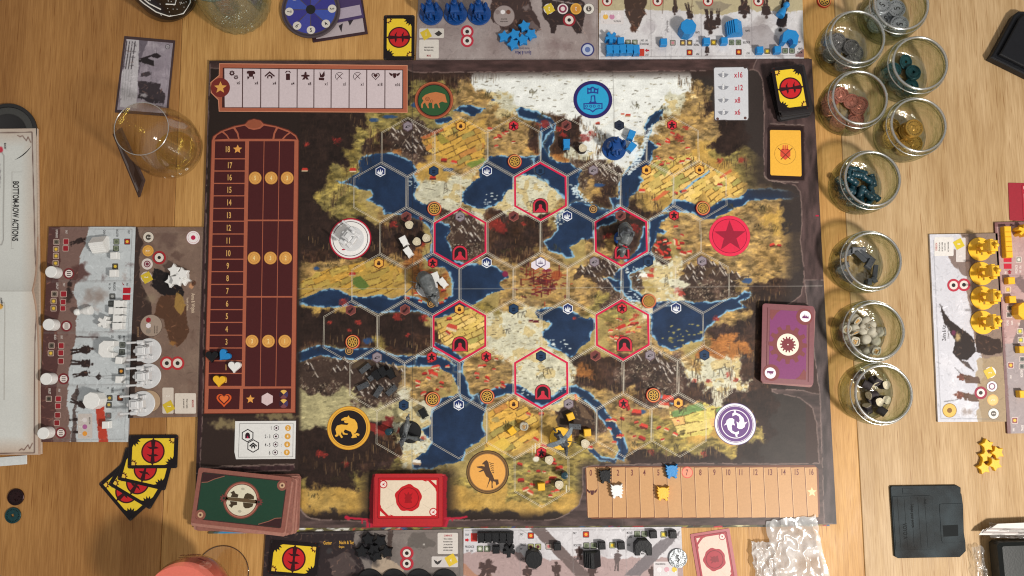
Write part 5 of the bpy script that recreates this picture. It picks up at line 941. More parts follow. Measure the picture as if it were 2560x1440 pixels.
# --- blue action mat
c = Cv(1488, -70, 2020, 160, 1.4, (206, 204, 206)); wash(c, 40, [(190, 186, 188), (216, 216, 218), (178, 172, 174)], 7, (14, 44), .5); c.poly([(1488, -70), (2020, -70), (2020, 30), (1900, 26), (1740, 34), (1600, 22), (1488, 36)], (176, 164, 128), .9, 10, 30)
c.poly([(1560, -40), (1562, 30), (1574, 54), (1588, 84), (1600, 60), (1613, 30), (1616, 0), (1600, -60)], (62, 46, 40), .95, 4); c.blob(1583, 72, 9, 10, (80, 54, 44), 1, .3, .2); c.blob(1625, 70, 26, 20, (176, 170, 174), .7, .8, .6)
for x, y, h, a, w_ in ((1688, -5, 44, -1.6, .9), (1716, 6, 50, -1.3, .9), (1772, 20, 66, -1.5, 1.3), (1796, 20, 52, -1.6, .8), (1860, -14, 60, -1.55, 1.4), (1912, -12, 60, -1.5, 1.1), (1966, -10, 94, -1.75, .8), (1768, 100, 40, -1.57, .8)): figure(c, x, y, h, a, (58, 46, 44) if x < 1950 else (36, 30, 32), w_, x)
for x in (1660, 1690, 1732): c.stroke([(x, -20), (x - 4, 34)], 1.6, (90, 70, 56), .8)
c.poly([(1740, 4), (1800, 2), (1830, 12), (1806, 28), (1750, 24)], (136, 126, 110), .8, 4); c.blob(1900, 60, 34, 26, (150, 142, 142), .7, .8, .7); c.poly([(1840, 70), (1920, 60), (1956, 110), (1960, 150), (1880, 120)], (140, 132, 134), .6, 6); c.stroke([(1668, 52), (1668, 80)], 2, (90, 86, 88), .7); c.stroke([(1664, 80), (1664, 146)], 1, (150, 150, 156), .7); c.stroke([(1678, 80), (1678, 146)], 1, (150, 150, 156), .7)
for x in (1626, 1752, 1878): c.stroke([(x, -50), (x + 2, 142)], 1.5, (120, 114, 116), .6)
c.stroke([(1502, 142), (2006, 139)], 1.5, (110, 106, 108), .6); c.poly([(1988, 136), (2012, 118), (2012, 142), (1990, 142)], (110, 72, 72), .8, 3)
ba = sheet_thing("action_mat", "pale grey action mat above the board holding the blue wooden pieces", "player mat", [(1498, -46), (2005, -52), (2010, 146), (1497, 152)], 0.0005, TM, c, 380, 150, (214, 212, 214))
T(ba, [("PRODUCE", 1611, 110, 5.5, 180), ("W/   ON", 1611, 101, 5.5, 180), ("PAY", 1617, 137, 5.5, 180), ("TRADE", 1741, 112, 5.5, 180), ("W/", 1743, 102, 5.5, 180), ("GAIN", 1744, 81, 5.5, 180), ("PAY", 1744, 135, 5.5, 180), ("BOLSTER", 1866, 106, 5.5, 180), ("GAIN", 1869, 77, 5.5, 180), ("PAY", 1870, 133, 5.5, 180), ("MOVE/", 1999, 131, 5.5, 180), ("GAIN", 2001, 122, 5.5, 180), ("USE", 1999, 105, 5.5, 180), ("PATRIOTIC", 1543, 53, 4.5, 180), ("1", 1508, 54, 5, 180)], (60, 58, 62))
for x, y, s, bgc, dot in ((1570, 106, 7, GRN, (170, 176, 164)), (1587, 106, 7, GRN, (170, 176, 164)), (1682, 107, 7, (160, 150, 140), (196, 130, 140)), (1707, 107, 7, (120, 100, 80), (222, 190, 100)), (1724, 107, 7, (120, 100, 80), (222, 190, 100)), (1784, 106, 7.5, (130, 110, 60), (224, 190, 54)), (1829, 106, 7, GRN, (90, 100, 80)), (1846, 106, 7, GRN, (90, 100, 80)), (1918, 128, 7, (130, 120, 80), (228, 196, 56)), (1963, 127, 7, GRN, (90, 100, 80)), (1980, 127, 7, GRN, (90, 100, 80)), (1724, 131, 7.5, (150, 44, 40), OCH), (1847, 130, 7.5, (150, 44, 40), OCH)): sq(ba, x, y, s, bgc, dot)
poly_print(ba, "red_space", [[(1596, 122), (1611, 122), (1611, 140), (1596, 140)]], (186, 60, 44), ZM); poly_print(ba, "red_strip", [[(1578, 136), (1594, 136), (1594, 141), (1578, 141)]], (140, 36, 60), ZM); poly_print(ba, "arrow", [[(1612, 126), (1618, 121), (1618, 124), (1623, 124), (1623, 128), (1618, 128), (1618, 131)]], (170, 44, 56), ZM)
for x in (1518, 1644, 1770, 1896): rd(ba, x, 3, 13, [(1, (170, 60, 58)), (.74, (216, 206, 200)), (.3, (60, 40, 40))])
B().flat(pxs(rrect(1502, 1559, 26, 60, 3), ZM), ZM).up("bonus_label", ink((210, 204, 204)), ba)
for x, col, s in ((1514, (222, 176, 84), "6"), (1530, (190, 130, 160), "2"), (1546, (222, 214, 216), "2")): rd(ba, x, 42, 6.5, [(1, col)], ZM + .0008); T(ba, [(s, x, 34, 8, 180)], (240, 238, 238), ZM + .0016)
# --- yellow faction mat (right, turned)
c = Cv(2310, 575, 2530, 1065, 1.4, (196, 196, 204)); wash(c, 40, [(206, 206, 214), (180, 178, 188), (216, 214, 220)], 9, (12, 40), .5); c.poly([(2400, 575), (2530, 575), (2530, 1065), (2450, 1065), (2452, 980), (2462, 900), (2440, 860), (2420, 760), (2410, 660)], (132, 112, 100), .95, 10, 36); c.poly([(2440, 900), (2530, 890), (2530, 1065), (2446, 1065)], (162, 142, 112), .8, 8)
c.poly([(2364, 626), (2430, 616), (2446, 700), (2410, 690), (2380, 660)], (110, 90, 82), .8, 5); c.poly([(2352, 760), (2362, 784), (2392, 816), (2420, 832), (2436, 850), (2440, 880), (2420, 900), (2396, 900), (2380, 880), (2388, 850), (2372, 826), (2356, 796)], (42, 34, 32), .95, 3); c.poly([(2440, 830), (2500, 850), (2506, 880), (2480, 890), (2440, 880)], (54, 42, 38), .95, 4)
c.blob(2394, 842, 9, 14, (200, 170, 120), .8, .6, .5); c.blob(2384, 832, 6, 8, (110, 50, 80), .9, .4, .3); c.poly([(2400, 900), (2420, 905), (2436, 930), (2396, 900)], (54, 42, 38), .8, 2)
for x, y, h in ((2400, 945, 34), (2396, 990, 36)): figure(c, x + 26, y, h, 3.05, (110, 70, 60), 1.5, y); c.poly([(x + 10, y - 8), (x + 44, y - 4), (x + 52, y + 14), (x + 14, y + 12)], (92, 70, 58), .9, 3)
c.stroke([(2386, 918), (2414, 946)], 1.4, (50, 44, 44), .9); c.stroke([(2360, 1004), (2402, 998)], 1.4, (50, 44, 44), .8); c.blob(2420, 1030, 22, 10, (140, 126, 120), .7, .6, .6); c.stroke([(2334, 600), (2352, 1046), (2498, 1048)], 1.4, (110, 110, 116), .6)
yf = sheet_thing("faction_mat", "pale grey and brown faction mat with a horse rider at the right, under yellow walkers", "player mat", [(2324, 586), (2494, 583), (2516, 1054), (2345, 1055)], 0.0005, TM, c, 140, 350, (206, 200, 196))
rings_ = [(1, (176, 56, 72)), (.66, (214, 206, 200)), (.3, (50, 44, 44))]; rd(yf, 2384, 713, 16, rings_); rd(yf, 2410, 712, 16, rings_, ZM + .0006)
for x, y, rings, r in ((2374, 1026, [(1, (150, 120, 60)), (.9, (214, 176, 92)), (.35, (130, 94, 50))], 18), (2476, 931, [(1, (228, 222, 220))], 14), (2480, 966, [(1, (90, 70, 74)), (.93, (226, 220, 222)), (.6, (130, 90, 110)), (.4, (220, 212, 214))], 14), (2482, 1000, [(1, (222, 176, 112)), (.8, (232, 190, 130))], 14), (2484, 1034, [(1, (90, 86, 80)), (.93, (220, 218, 212)), (.5, (110, 106, 100))], 14), (2452, 982, [(1, (150, 60, 76)), (.64, (222, 214, 210)), (.3, (70, 60, 60))], 16)): rd(yf, x, y, r, rings)
B().flat(pxs(rrect(2336, 2384, 593, 640, 3), ZM), ZM).up("ability_label", ink((216, 212, 208)), yf); B().flat(pxs(rrect(2390, 2414, 594, 655, 3), ZM), ZM).up("bonus_label", ink((204, 198, 196)), yf); poly_print(yf, "yellow_diamond", [dia(2397, 610, 15, 15)], (206, 184, 56), ZM + .0012); poly_print(yf, "yellow_diamond", [dia(2474, 932, 16, 16)], (206, 180, 76), ZM + .0012)
T(yf, [("Zehra & Kar", 2360, 832, 9, 90, .62)], (84, 80, 84)); T(yf, [("Crimean Khanate", 2371, 832, 5, 90, .6)], (110, 104, 104)); T(yf, [("COERCION", 2341, 617, 4.6, 90, .6)], (170, 60, 56), ZM + .0008); T(yf, [("Once per turn, you", 2348, 617, 4, 90, .5), ("may spend 1 combat", 2355, 617, 4, 90, .5), ("card as if it were", 2362, 617, 4, 90, .5), ("any 1 resource token.", 2370, 617, 4, 90, .5)], (74, 70, 68), ZM + .0008); T(yf, [("0", 2397, 610, 8, 90), ("2", 2475, 932, 8, 90), ("2", 2480, 966, 8, 90), ("2", 2482, 1000, 8, 90), ("2", 2484, 1034, 8, 90), ("0", 2401, 640, 8, 90)], (236, 226, 224), ZM + .0024)
# --- yellow action mat
c = Cv(2480, 545, 2600, 1095, 1.4, (176, 146, 144)); wash(c, 40, [(186, 156, 152), (160, 130, 130), (196, 170, 166)], 11, (10, 36), .5); c.poly([(2480, 860), (2620, 860), (2620, 1095), (2480, 1095)], (150, 144, 146), .8, 14, 40); c.stroke([(2480, 560), (2516, 1090)], 24, (104, 66, 66), .55); c.poly([(2486, 545), (2620, 545), (2620, 566), (2488, 566)], (112, 76, 76), .8, 2)
c.poly([(2530, 700), (2550, 690), (2620, 760), (2620, 800)], (110, 92, 92), .8, 2); c.poly([(2530, 860), (2560, 780), (2574, 786), (2546, 864)], (110, 100, 100), .8, 2); c.stroke([(2500, 562), (2620, 560)], 1.4, (80, 60, 60), .7); c.stroke([(2524, 844), (2620, 842)], 1.2, (110, 100, 100), .6); c.stroke([(2510, 690), (2620, 688)], 1.2, (110, 96, 96), .5)
ya = sheet_thing("action_mat", "dusky pink action mat cut by the right edge, holding yellow wooden blocks", "player mat", [(2487, 556), (2610, 553), (2645, 1082), (2519, 1084)], 0.0005, TM, c, 90, 400, (110, 76, 78))
T(ya, [("PAY", 2514, 681, 5.5, 90), ("PRODUCE", 2541, 673, 5.5, 90), ("W/   ON", 2551, 673, 5.5, 90), ("MOVE/", 2519, 807, 5.5, 90), ("GAIN", 2530, 807, 5.5, 90), ("USE", 2547, 810, 5.5, 90), ("PAY", 2527, 942, 5.5, 90), ("BOLSTER", 2554, 934, 5.5, 90), ("PAY", 2534, 1074, 5.5, 90), ("TRADE", 2556, 1070, 5.5, 90)], (226, 216, 212))
for x, y, s, bgc, dot in ((2547, 649, 7.5, (150, 146, 138), (214, 210, 202)), (2520, 724, 7.5, (186, 156, 120), (226, 184, 70)), (2524, 770, 7.5, (120, 112, 108), (80, 76, 74)), (2523, 787, 7.5, (120, 112, 108), (80, 76, 74)), (2550, 828, 7.5, (150, 150, 120), (222, 200, 70)), (2552, 850, 7.5, (150, 150, 120), (222, 200, 70)), (2527, 913, 8, (140, 90, 90), (232, 180, 76)), (2537, 1051, 8, (140, 90, 90), (232, 180, 86)), (2556, 898, 7.5, (130, 130, 126), (90, 90, 88)), (2555, 916, 7.5, (130, 130, 126), (90, 90, 88))): sq(ya, x, y, s, bgc, dot, (214, 196, 190))
poly_print(ya, "red_space", [[(2509, 641), (2529, 641), (2529, 655), (2509, 655)], [(2509, 659), (2529, 659), (2529, 672), (2510, 672)]], (186, 42, 60), ZM); poly_print(ya, "arrow", [[(2524, 675), (2530, 680), (2527, 680), (2527, 685), (2521, 685), (2521, 680), (2518, 680)]], (150, 50, 60), ZM)
# --- black faction mat (bottom)
c = Cv(640, 1310, 1170, 1540, 1.4, (122, 114, 110)); wash(c, 50, [(134, 126, 122), (108, 100, 96), (146, 138, 132)], 13, (12, 40), .5); c.poly([(640, 1310), (890, 1310), (880, 1350), (900, 1400), (920, 1440), (920, 1540), (640, 1540)], (44, 36, 38), .97, 8, 30); c.poly([(820, 1400), (870, 1380), (890, 1410), (880, 1440), (830, 1440)], (84, 72, 70), .8, 8); c.poly([(930, 1396), (960, 1390), (1010, 1420), (1000, 1440), (930, 1440)], (176, 158, 138), .9, 8)
c.poly([(1020, 1350), (1030, 1334), (1060, 1332), (1068, 1345), (1090, 1356), (1085, 1370), (1020, 1366)], (96, 90, 86), .8, 4); c.poly([(968, 1325), (982, 1325), (978, 1400), (966, 1400)], (66, 54, 50), .9, 4); c.blob(920, 1370, 40, 44, (30, 28, 34), .8, .5, .7); c.stroke([(860, 1380), (900, 1420)], 3, (90, 80, 76), .7); c.stroke([(690, 1334), (1146, 1331), (1150, 1440)], 1.3, (90, 86, 84), .7); c.blob(640 + 183, 1378, 10, 9, (60, 58, 60), .8, .5, .3); c.blob(1060, 1361, 3, 3, (210, 206, 200), .9, .6, .1)
kf = sheet_thing("faction_mat", "dark grey faction mat under the lower edge of the board, holding the black stars", "player mat", [(664, 1331), (1156, 1323), (1160, 1520), (652, 1520)], 0.0005, TM, c, 340, 130, (80, 76, 76))
T(kf, [("Gunter", 819, 1357, 8.5, 0, .6), ("Nacht & Tag", 866, 1356, 8.5, 0, .6)], (214, 164, 66)); T(kf, [("· Empire", 853, 1367, 5.5, 0, .6)], (214, 164, 66))
B().flat(pxs(rrect(1094, 1145, 1332, 1385, 3), ZM), ZM).up("ability_label", ink((206, 200, 194)), kf); B().flat(pxs(rrect(1079, 1145, 1391, 1418, 3), ZM), ZM).up("bonus_label", ink((200, 194, 190)), kf); poly_print(kf, "yellow_diamond", [dia(1128, 1400, 17, 17)], (214, 184, 62), ZM + .0012)
T(kf, [("DOMINATE", 1120, 1339, 4.6, 0, .62)], (176, 46, 60), ZM + .0008); T(kf, [("There is no limit to", 1120, 1347, 4, 0, .5), ("the numbers of stars", 1120, 1354, 4, 0, .5), ("you can place from", 1120, 1361, 4, 0, .5), ("completing objectives", 1120, 1368, 4, 0, .5), ("and winning combat.", 1120, 1375, 4, 0, .5)], (66, 62, 62), ZM + .0008); T(kf, [("4", 1127, 1401, 9, 0), ("1", 1094, 1401, 8, 0)], (240, 226, 216), ZM + .0024); poly_print(kf, "wings_symbol", [[(1084, 1399), (1094, 1404), (1105, 1399), (1100, 1408), (1094, 1412), (1088, 1408)]], (60, 58, 58), ZM + .0008)
rd(kf, 1017, 1383, 17, [(1, (176, 50, 62)), (.66, (40, 30, 32)), (.6, (216, 208, 200)), (.28, (40, 34, 34))]); rd(kf, 1017, 1409, 17, [(1, (176, 50, 62)), (.66, (40, 30, 32)), (.6, (216, 208, 200)), (.28, (40, 34, 34))], ZM + .0006)
# --- black action mat
c = Cv(1145, 1305, 1725, 1550, 1.4, (202, 200, 204)); wash(c, 40, [(190, 186, 190), (210, 208, 212), (178, 172, 176)], 15, (14, 44), .5); c.poly([(1145, 1384), (1260, 1378), (1340, 1400), (1460, 1388), (1600, 1400), (1725, 1396), (1725, 1550), (1145, 1550)], (164, 140, 138), .9, 12, 30); c.poly([(1322, 1320), (1362, 1320), (1400, 1360), (1480, 1440), (1440, 1440)], (104, 90, 88), .95, 2); c.poly([(1700, 1330), (1650, 1350), (1560, 1440), (1600, 1440), (1680, 1360)], (110, 104, 108), .9, 4)
for x, y, h, a, w_ in ((1210, 1450, 50, 1.3, 2.6), (1318, 1460, 46, 1.57, 1.5), (1392, 1452, 48, 1.6, 1.4), (1541, 1428, 54, 1.5, .9), (1448, 1400, 34, 1.57, 1.6), (1630, 1450, 34, 1.57, 1.6), (1480, 1450, 36, 1.57, 1.8)): figure(c, x, y, h, a, (76, 60, 58) if x != 1541 else (96, 84, 84), w_, x)
c.poly([(1152, 1400), (1200, 1440), (1152, 1440)], (170, 120, 92), .7, 6)
for x in (1297, 1430, 1563): c.stroke([(x, 1324), (x + 4, 1440)], 1.3, (140, 136, 138), .6)
c.stroke([(1162, 1326), (1698, 1324)], 1.2, (120, 118, 120), .7); c.stroke([(1298, 1322), (1318, 1334)], 1.2, (110, 108, 110), .7)
ka = sheet_thing("action_mat", "grey and pink action mat below the board holding the black wooden pieces", "player mat", [(1159, 1321), (1703, 1317), (1712, 1520), (1158, 1524)], 0.0005, TM, c, 380, 150, (208, 206, 208))
T(ka, [("PAY", 1168, 1337, 6, 0), ("PRODUCE", 1174, 1367, 6, 0), ("W/   ON", 1174, 1377, 5.5, 0), ("PAY", 1304, 1336, 6, 0), ("TRADE", 1307, 1362, 6, 0), ("W/", 1303, 1372, 5.5, 0), ("GAIN", 1307, 1397, 6, 0), ("PAY", 1437, 1333, 6, 0), ("BOLSTER", 1444, 1363, 6, 0), ("GAIN", 1441, 1396, 6, 0), ("MOVE/", 1574, 1332, 6, 0), ("GAIN", 1574, 1343, 6, 0), ("USE", 1572, 1362, 6, 0), ("ENGINEERING", 1651, 1410, 4.6, 0), ("ARMORY", 1336, 1422, 4.5, 0), ("MONUMENT", 1480, 1415, 4.5, 0), ("MINE", 1607, 1384, 4.5, 0), ("MILL", 1270, 1393, 4.5, 0)], (70, 68, 72))
for x, y, s, bgc, dot in ((1200, 1372, 8, GRN, (206, 208, 196)), (1218, 1372, 8, GRN, (206, 208, 196)), (1327, 1339, 8, (176, 50, 36), OCH), (1327, 1367, 8, (160, 160, 110), (90, 40, 50)), (1345, 1367, 8, (160, 160, 110), (90, 40, 50)), (1372, 1366, 8, (176, 160, 150), (190, 110, 110)), (1465, 1336, 8, (176, 50, 36), OCH), (1466, 1364, 8, GRN, (90, 100, 80)), (1484, 1364, 8, GRN, (90, 100, 80)), (1531, 1363, 8, (160, 160, 110), (226, 192, 50)), (1593, 1335, 8, GRN, (90, 100, 80)), (1611, 1335, 8, GRN, (90, 100, 80)), (1659, 1336, 8, (150, 146, 90), (232, 202, 60))): sq(ka, x, y, s, bgc, dot)
poly_print(ka, "red_space", [[(1177, 1333), (1193, 1333), (1193, 1354), (1177, 1354)]], (196, 60, 54), ZM); poly_print(ka, "arrow", [[(1163, 1347), (1168, 1347), (1168, 1345), (1173, 1350), (1168, 1355), (1168, 1353), (1163, 1353)]], (190, 40, 50), ZM)
B().flat(pxs(rrect(1634, 1694, 1404, 1446, 3), ZM), ZM).up("bonus_label", ink((206, 200, 202)), ka)
for x, col, s in ((1648, (222, 214, 216), "2"), (1667, (206, 160, 170), "2"), (1686, (222, 190, 80), "5")): rd(ka, x, 1424, 6.5, [(1, col)], ZM + .0008); T(ka, [(s, x + 3, 1432, 8, 0)], (240, 238, 238), ZM + .0016)
# ------------------------------------------------------------------ wooden pieces
PW = mat("white_paint", (229, 229, 227), .45, var=.04, bump=.15, bscale=60); PB = mat("blue_paint", (20, 128, 196), .45, var=.05, bump=.15, bscale=60); PY = mat("yellow_paint", (232, 180, 34), .45, var=.05, bump=.12, bscale=60); PK = mat("black_paint", (17, 18, 22), .5, var=.15, bump=.2, bscale=60, spec=.3)
def place(o, px, py, z, h=0.0, rot=0): o.location = at(px, py, z + h / 2).xy.to_3d() + Vector((0, 0, z)); o.rotation_euler = rot if hasattr(rot, '__len__') else (0, 0, math.radians(rot)); return o
def single(name, b, m, label, cat, group=None, smooth=False): return tag(b.build(name, m, None, smooth), label, cat, group)
_tm = {}
def piece(kind, mk, m, px, py, z, h, rot, label, cat, group):
    """one mesh thing; further copies share its mesh"""
    key = (kind, m.name)
    if key not in _tm: o = mk().build(kind, m); _tm[key] = o.data
    else: o = bpy.data.objects.new(kind, _tm[key]); COL.objects.link(o)
    tag(o, label, cat, group); return place(o, px, py, z, h, rot)
b_cube = lambda: B().box(-.036, .036, -.036, .036, 0, .072, .005)
WK = [(-.034, -.05), (-.030, -.02), (-.036, 0), (-.034, .03), (-.037, .052), (.037, .052), (.034, .028), (.036, .0), (.030, -.02), (.034, -.05), (0, -.044)]
b_worker = lambda: B().prism(WK, 0, .082, .003)
b_star = lambda: B().prism(star_pts(0, 0, .070, .041), 0, .05, .004)
b_heart = lambda: B().prism(heart_pts(0, 0, .068, up=1), 0, .05, .004)
PT = [(-.062, .072), (-.050, .040), (-.066, .040), (-.048, .020), (-.066, .006), (-.048, -.010), (-.058, -.030), (-.040, -.034), (-.050, -.064), (-.028, -.072), (-.016, -.050), (.016, -.050), (.028, -.072), (.050, -.064), (.040, -.034), (.058, -.030), (.048, -.010), (.066, .006), (.048, .020), (.066, .040), (.050, .040), (.062, .072), (.034, .052), (.018, .060), (-.018, .060), (-.034, .052)]
b_power = lambda: B().prism(PT, 0, .055, .002)
b_cyl = lambda: B().cyl(0, 0, 0, .11, .060, 28, .004)
b_oct = lambda: B().cyl(0, 0, 0, .15, .088, 8, .004)
def b_arch():
    o = [(-.085, -.075), (-.035, -.075)] + [(.035 * math.cos(a), -.075 + .055 * math.sin(a)) for a in [PI - PI * k / 8 for k in range(1, 8)]] + [(.035, -.075), (.085, -.075), (.085, .030), (.045, .075), (-.045, .075), (-.085, .030)]
    return B().prism(o, 0, .11, .004)
def b_mon():
    b = B(); b.rings([[(-.085, y, 0), (.085, y, 0), (.085, y, .05), (.012, y, .13), (-.02, y, .13), (-.02, y, .115), (-.038, y, .115), (-.038, y, .10), (-.054, y, .10), (-.054, y, .085), (-.070, y, .085), (-.070, y, .068), (-.085, y, .068)] for y in (-.075, .075)]); return b
def b_mill():
    return B().prism([(-.018, -.06), (.018, -.06), (.020, -.02), (.055, -.035), (.062, -.008), (.030, .008), (.058, .036), (.034, .058), (.006, .026), (-.022, .060), (-.048, .040), (-.026, .008), (-.062, .0), (-.058, -.028), (-.020, -.02)], 0, .10, .003)
def b_pawn():
    b = B(); prof = [(.0, -.075), (.044, -.072), (.046, -.05), (.036, 0), (.022, .035), (.018, .045), (.030, .055), (.036, .075), (.030, .095), (.0, .108)]
    b.rings([[(max(r, .001) * math.cos(t), z, .045 + max(r, .001) * math.sin(t)) for t in [2 * PI * k / 20 for k in range(20)]] for r, z in prof]); return b
ORD = ("first", "second", "third", "fourth", "fifth", "sixth", "seventh", "eighth")
# white pieces, left action mat
for k, (x, y) in enumerate(((133, 681), (127, 812), (121, 947), (114, 1082))): piece("round_token", b_cyl, PW, x + 2, y, 0.0 if 0 else TM, .11, 0, f"{ORD[k]} white round token from the top along the left edge of the white action mat", "game token", "white round tokens on the left mat")
for x, y, r, where in ((288, 640, 3, "just under the stepped white block"), (286, 684, 2, "above the long panel line near the top"), (301, 901, -4, "right of the white arch block"), (301, 949, -2, "between the arch block and the octagonal block"), (268, 1062, 2, "on the red stripe at the bottom"), (284, 777, 0, "tucked behind the row of white workers")): piece("wood_block", b_cube, PW, x, y, TM, .07, r, f"white wooden cube {where}, left mat", "game cube", "white cubes on the left mat")
for k in range(4): piece("worker", b_worker, PW, 302 - k * 1.2, 760 + k * 18.5, TM, .08, 90 + (0, 2, -1, 3)[k], f"{ORD[k]} white worker from the top in the row beside the red squares", "game piece", "white workers in a row on the left mat")
piece("stepped_block", b_mon, PW, 251, 612, TM, .08, 96, "white stepped roof block near the top of the left action mat", "game piece", None)
piece("octagonal_block", b_oct, PW, 238, 1001, TM, .15, 10, "big white octagonal block near the red stripe of the left action mat", "game piece", None)
piece("arch_block", b_arch, PW, 272, 873, TM, .1, 88, "white arch shaped block with a square opening on the left action mat", "game piece", None)
piece("cross_block", b_mill, PW, 264, 806, TM, .1, 20, "white cross topped block left of the row of white workers", "game piece", None)
piece("pawn", b_pawn, PW, 212, 778, TM, .08, 97, "white pawn lying on its side in the middle of the left action mat", "game piece", None).location.z = TM
for k, (x, y, z, r) in enumerate(((447, 690, 0, 10), (462, 698, 0, 40), (430, 703, 0, 25), (444, 700, 1, 60), (458, 685, 1, 12), (437, 676, 1, 5))): piece("star", b_star, PW, x, y, TM + z * .05, .05, r, ("white star lying low in the middle of the star pile on the brown mat", "white star at the lower right of the pile on the brown mat", "white star at the lower left of the pile on the brown mat", "white star on top of the pile beside the black figure", "white star at the right of the pile, leaning over others", "white star at the upper left of the pile on the brown mat")[k], "star token", "white stars piled on the brown mat")
# workers and resources on the map
GW = "white workers on the map"
for x, y, r, l in ((1011, 604, 28, "white worker in the forest hexagon, upper one left of the two log ends"), (1022, 631, 35, "white worker in the forest hexagon, lower one above the farm hexagon"), (1090, 694, 22, "white worker touching the shoulder of the grey bear"), (1108, 708, 40, "white worker on the red roofs right of the grey bear")): piece("worker", b_worker, PW, x, y, ZB, .08, r, l, "game piece", GW)
for x, y, r, l in ((1416, 362, 0, "light blue worker standing on the dark forest hexagon at the top"), (1577, 340, -22, "light blue worker above and right of the dark blue walker"), (1577, 370, -38, "light blue worker right of the dark blue walker, lower one")): piece("worker", b_worker, PB, x, y, ZB, .08, r, l, "game piece", "blue workers on the map")
for x, y, r, l in ((1280, 1077, 38, "yellow worker on the golden fields left of the round grain sack"), (1426, 1041, 22, "yellow worker on the dark mountain above the grey metal bar"), (1468, 1081, 3, "yellow worker right of the grey rider and yellow base"), (1353, 1216, 3, "yellow worker near the bottom of the lowest village hexagon")): piece("worker", b_cube, PY, x, y, ZB, .07, r, l, "game piece", "yellow workers on the map")
for x, y, r, l in ((943, 938, 36, "black worker between two dark metal bars on the mountain hexagon"), (978, 935, 28, "black worker at the right of the mountain hexagon with the metal bars"), (958, 930, 30, "black worker lying highest at the middle of the mountain hexagon"), (1059, 1033, 30, "black worker above the snow, near the round compass token")): piece("worker", b_worker, PK, x, y, ZB, .08, r, l, "game piece", "black workers on the map")
# blue pieces, top action mat
for x, y, l in ((1551, 104, "beside the two green squares under PRODUCE"), (1658, 107, "on the trade panel"), (1765, 105, "left of the yellow square on the bolster panel"), (1809, 104, "right of the slash on the bolster panel"), (1898, 127, "left of the yellow dotted square on the move panel"), (1942, 126, "right of the slash on the move panel")): piece("wood_block", b_cube, PB, x, y, TM, .07, 2, f"blue wooden cube {l}, top mat", "game cube", "blue cubes on the top mat")
for k in range(5): piece("worker", b_worker, PB, 1523 + k * 16.7, 127 + (0, 0, -1, -1, 0)[k], TM, .08, (1, 0, 2, -1, 3)[k], f"{ORD[k]} blue worker from the left in the row beside the red square", "game piece", "blue workers in a row on the top mat")
piece("octagonal_block", b_oct, PB, 1717, 74, TM, .15, 12, "big blue octagonal block on the trade panel of the top mat", "game piece", None)
piece("stepped_block", b_mon, PB, 1835, 73, TM, .08, 4, "blue stepped roof block on the bolster panel of the top mat", "game piece", None)
piece("arch_block", b_arch, PB, 1972, 97, TM, .1, -12, "blue arch shaped block above the move panel of the top mat", "game piece", None)
piece("cross_block", b_mill, PB, 1526, 97, TM, .1, 0, "blue cross topped block above the row of blue workers", "game piece", None)
piece("pawn", b_pawn, PB, 1957, 27, TM, .08, -32, "blue pawn lying on its side near the painted man in black", "game piece", None)
for k, (x, y, r, l) in enumerate(((1311, 66, 10, "topmost blue star of the pile"), (1260, 92, -5, "blue star at the left end of the pile"), (1286, 87, 15, "blue star in the middle of the pile, upper left"), (1327, 86, 30, "blue star at the right end of the pile"), (1307, 100, 8, "blue star in the middle of the pile, lower right"), (1283, 111, 20, "lowest blue star of the pile, over the printed name"))): piece("star", b_star, PB, x, y, TM, .06, r, l + " on the taupe mat", "star token", "blue stars on the taupe mat")
# yellow pieces at the right
for k in range(6): piece("worker", b_worker, PY, 2515 + k * .8, 575 + k * 12.2, TM, .082, 90, f"{ORD[k]} yellow worker from the top in the long row on the pink mat", "game piece", "yellow workers in a row on the pink mat")
for x, y, l in ((2524, 702, "under the red squares"), (2527, 749, "between the coin square and two grey squares"), (2552, 874, "under the yellow card squares"), (2553, 985, "at the lower right by the picture edge")): piece("wood_block", b_cube, PY, x, y, TM, .075, 1, f"small yellow cube {l} on the pink action mat", "game cube", "yellow cubes on the pink mat")
piece("octagonal_block", b_arch, PY, 2556, 778, TM, .12, 85, "yellow arch block cut by the right edge of the picture", "game piece", None)
piece("cross_block", b_mill, PY, 2553, 578, TM, .1, 30, "yellow cross topped block at the upper right corner of the pink mat", "game piece", None)
for k, (x, y, r, l) in enumerate(((2466, 1113, 8, "topmost yellow star"), (2492, 1131, 20, "rightmost yellow star, upper one"), (2463, 1141, 0, "yellow star at the middle left, half under others"), (2486, 1160, 30, "yellow star in the middle right, lying highest"), (2458, 1169, 12, "lowest yellow star"))): piece("star", b_star, PY, x, y, 0.05 if k == 3 else 0, .06, r, l + " of the pile on bare wood", "star token", "yellow stars on the bare wood")
# black pieces, bottom action mat
for x, y, l in ((1240, 1373, "beside the two green squares under PRODUCE"), (1393, 1365, "on the dark beam beside the trade squares"), (1504, 1363, "left of the slash on the bolster panel"), (1552, 1363, "right of the yellow card square on the bolster panel"), (1632, 1335, "left of the slash on the move panel"), (1681, 1335, "at the right end of the move panel")): piece("wood_block", b_cube, PK, x, y, TM, .07, 2, f"black wooden cube {l}, bottom mat", "game cube", "black cubes on the bottom mat")
for k in range(5): piece("worker", b_worker, PK, 1203 + k * 18, 1343, TM, .08, (1, 0, 2, -1, 0)[k], f"{ORD[k]} black worker from the left in the row beside the red square", "game piece", "black workers in a row on the bottom mat")
piece("octagonal_block", b_oct, PK, 1334, 1395, TM, .15, 12, "big black octagonal block beside the word GAIN on the bottom mat", "game piece", None)
piece("stepped_block", b_mon, PK, 1480, 1397, TM, .08, 2, "black stepped roof block above the word MONUMENT on the bottom mat", "game piece", None)
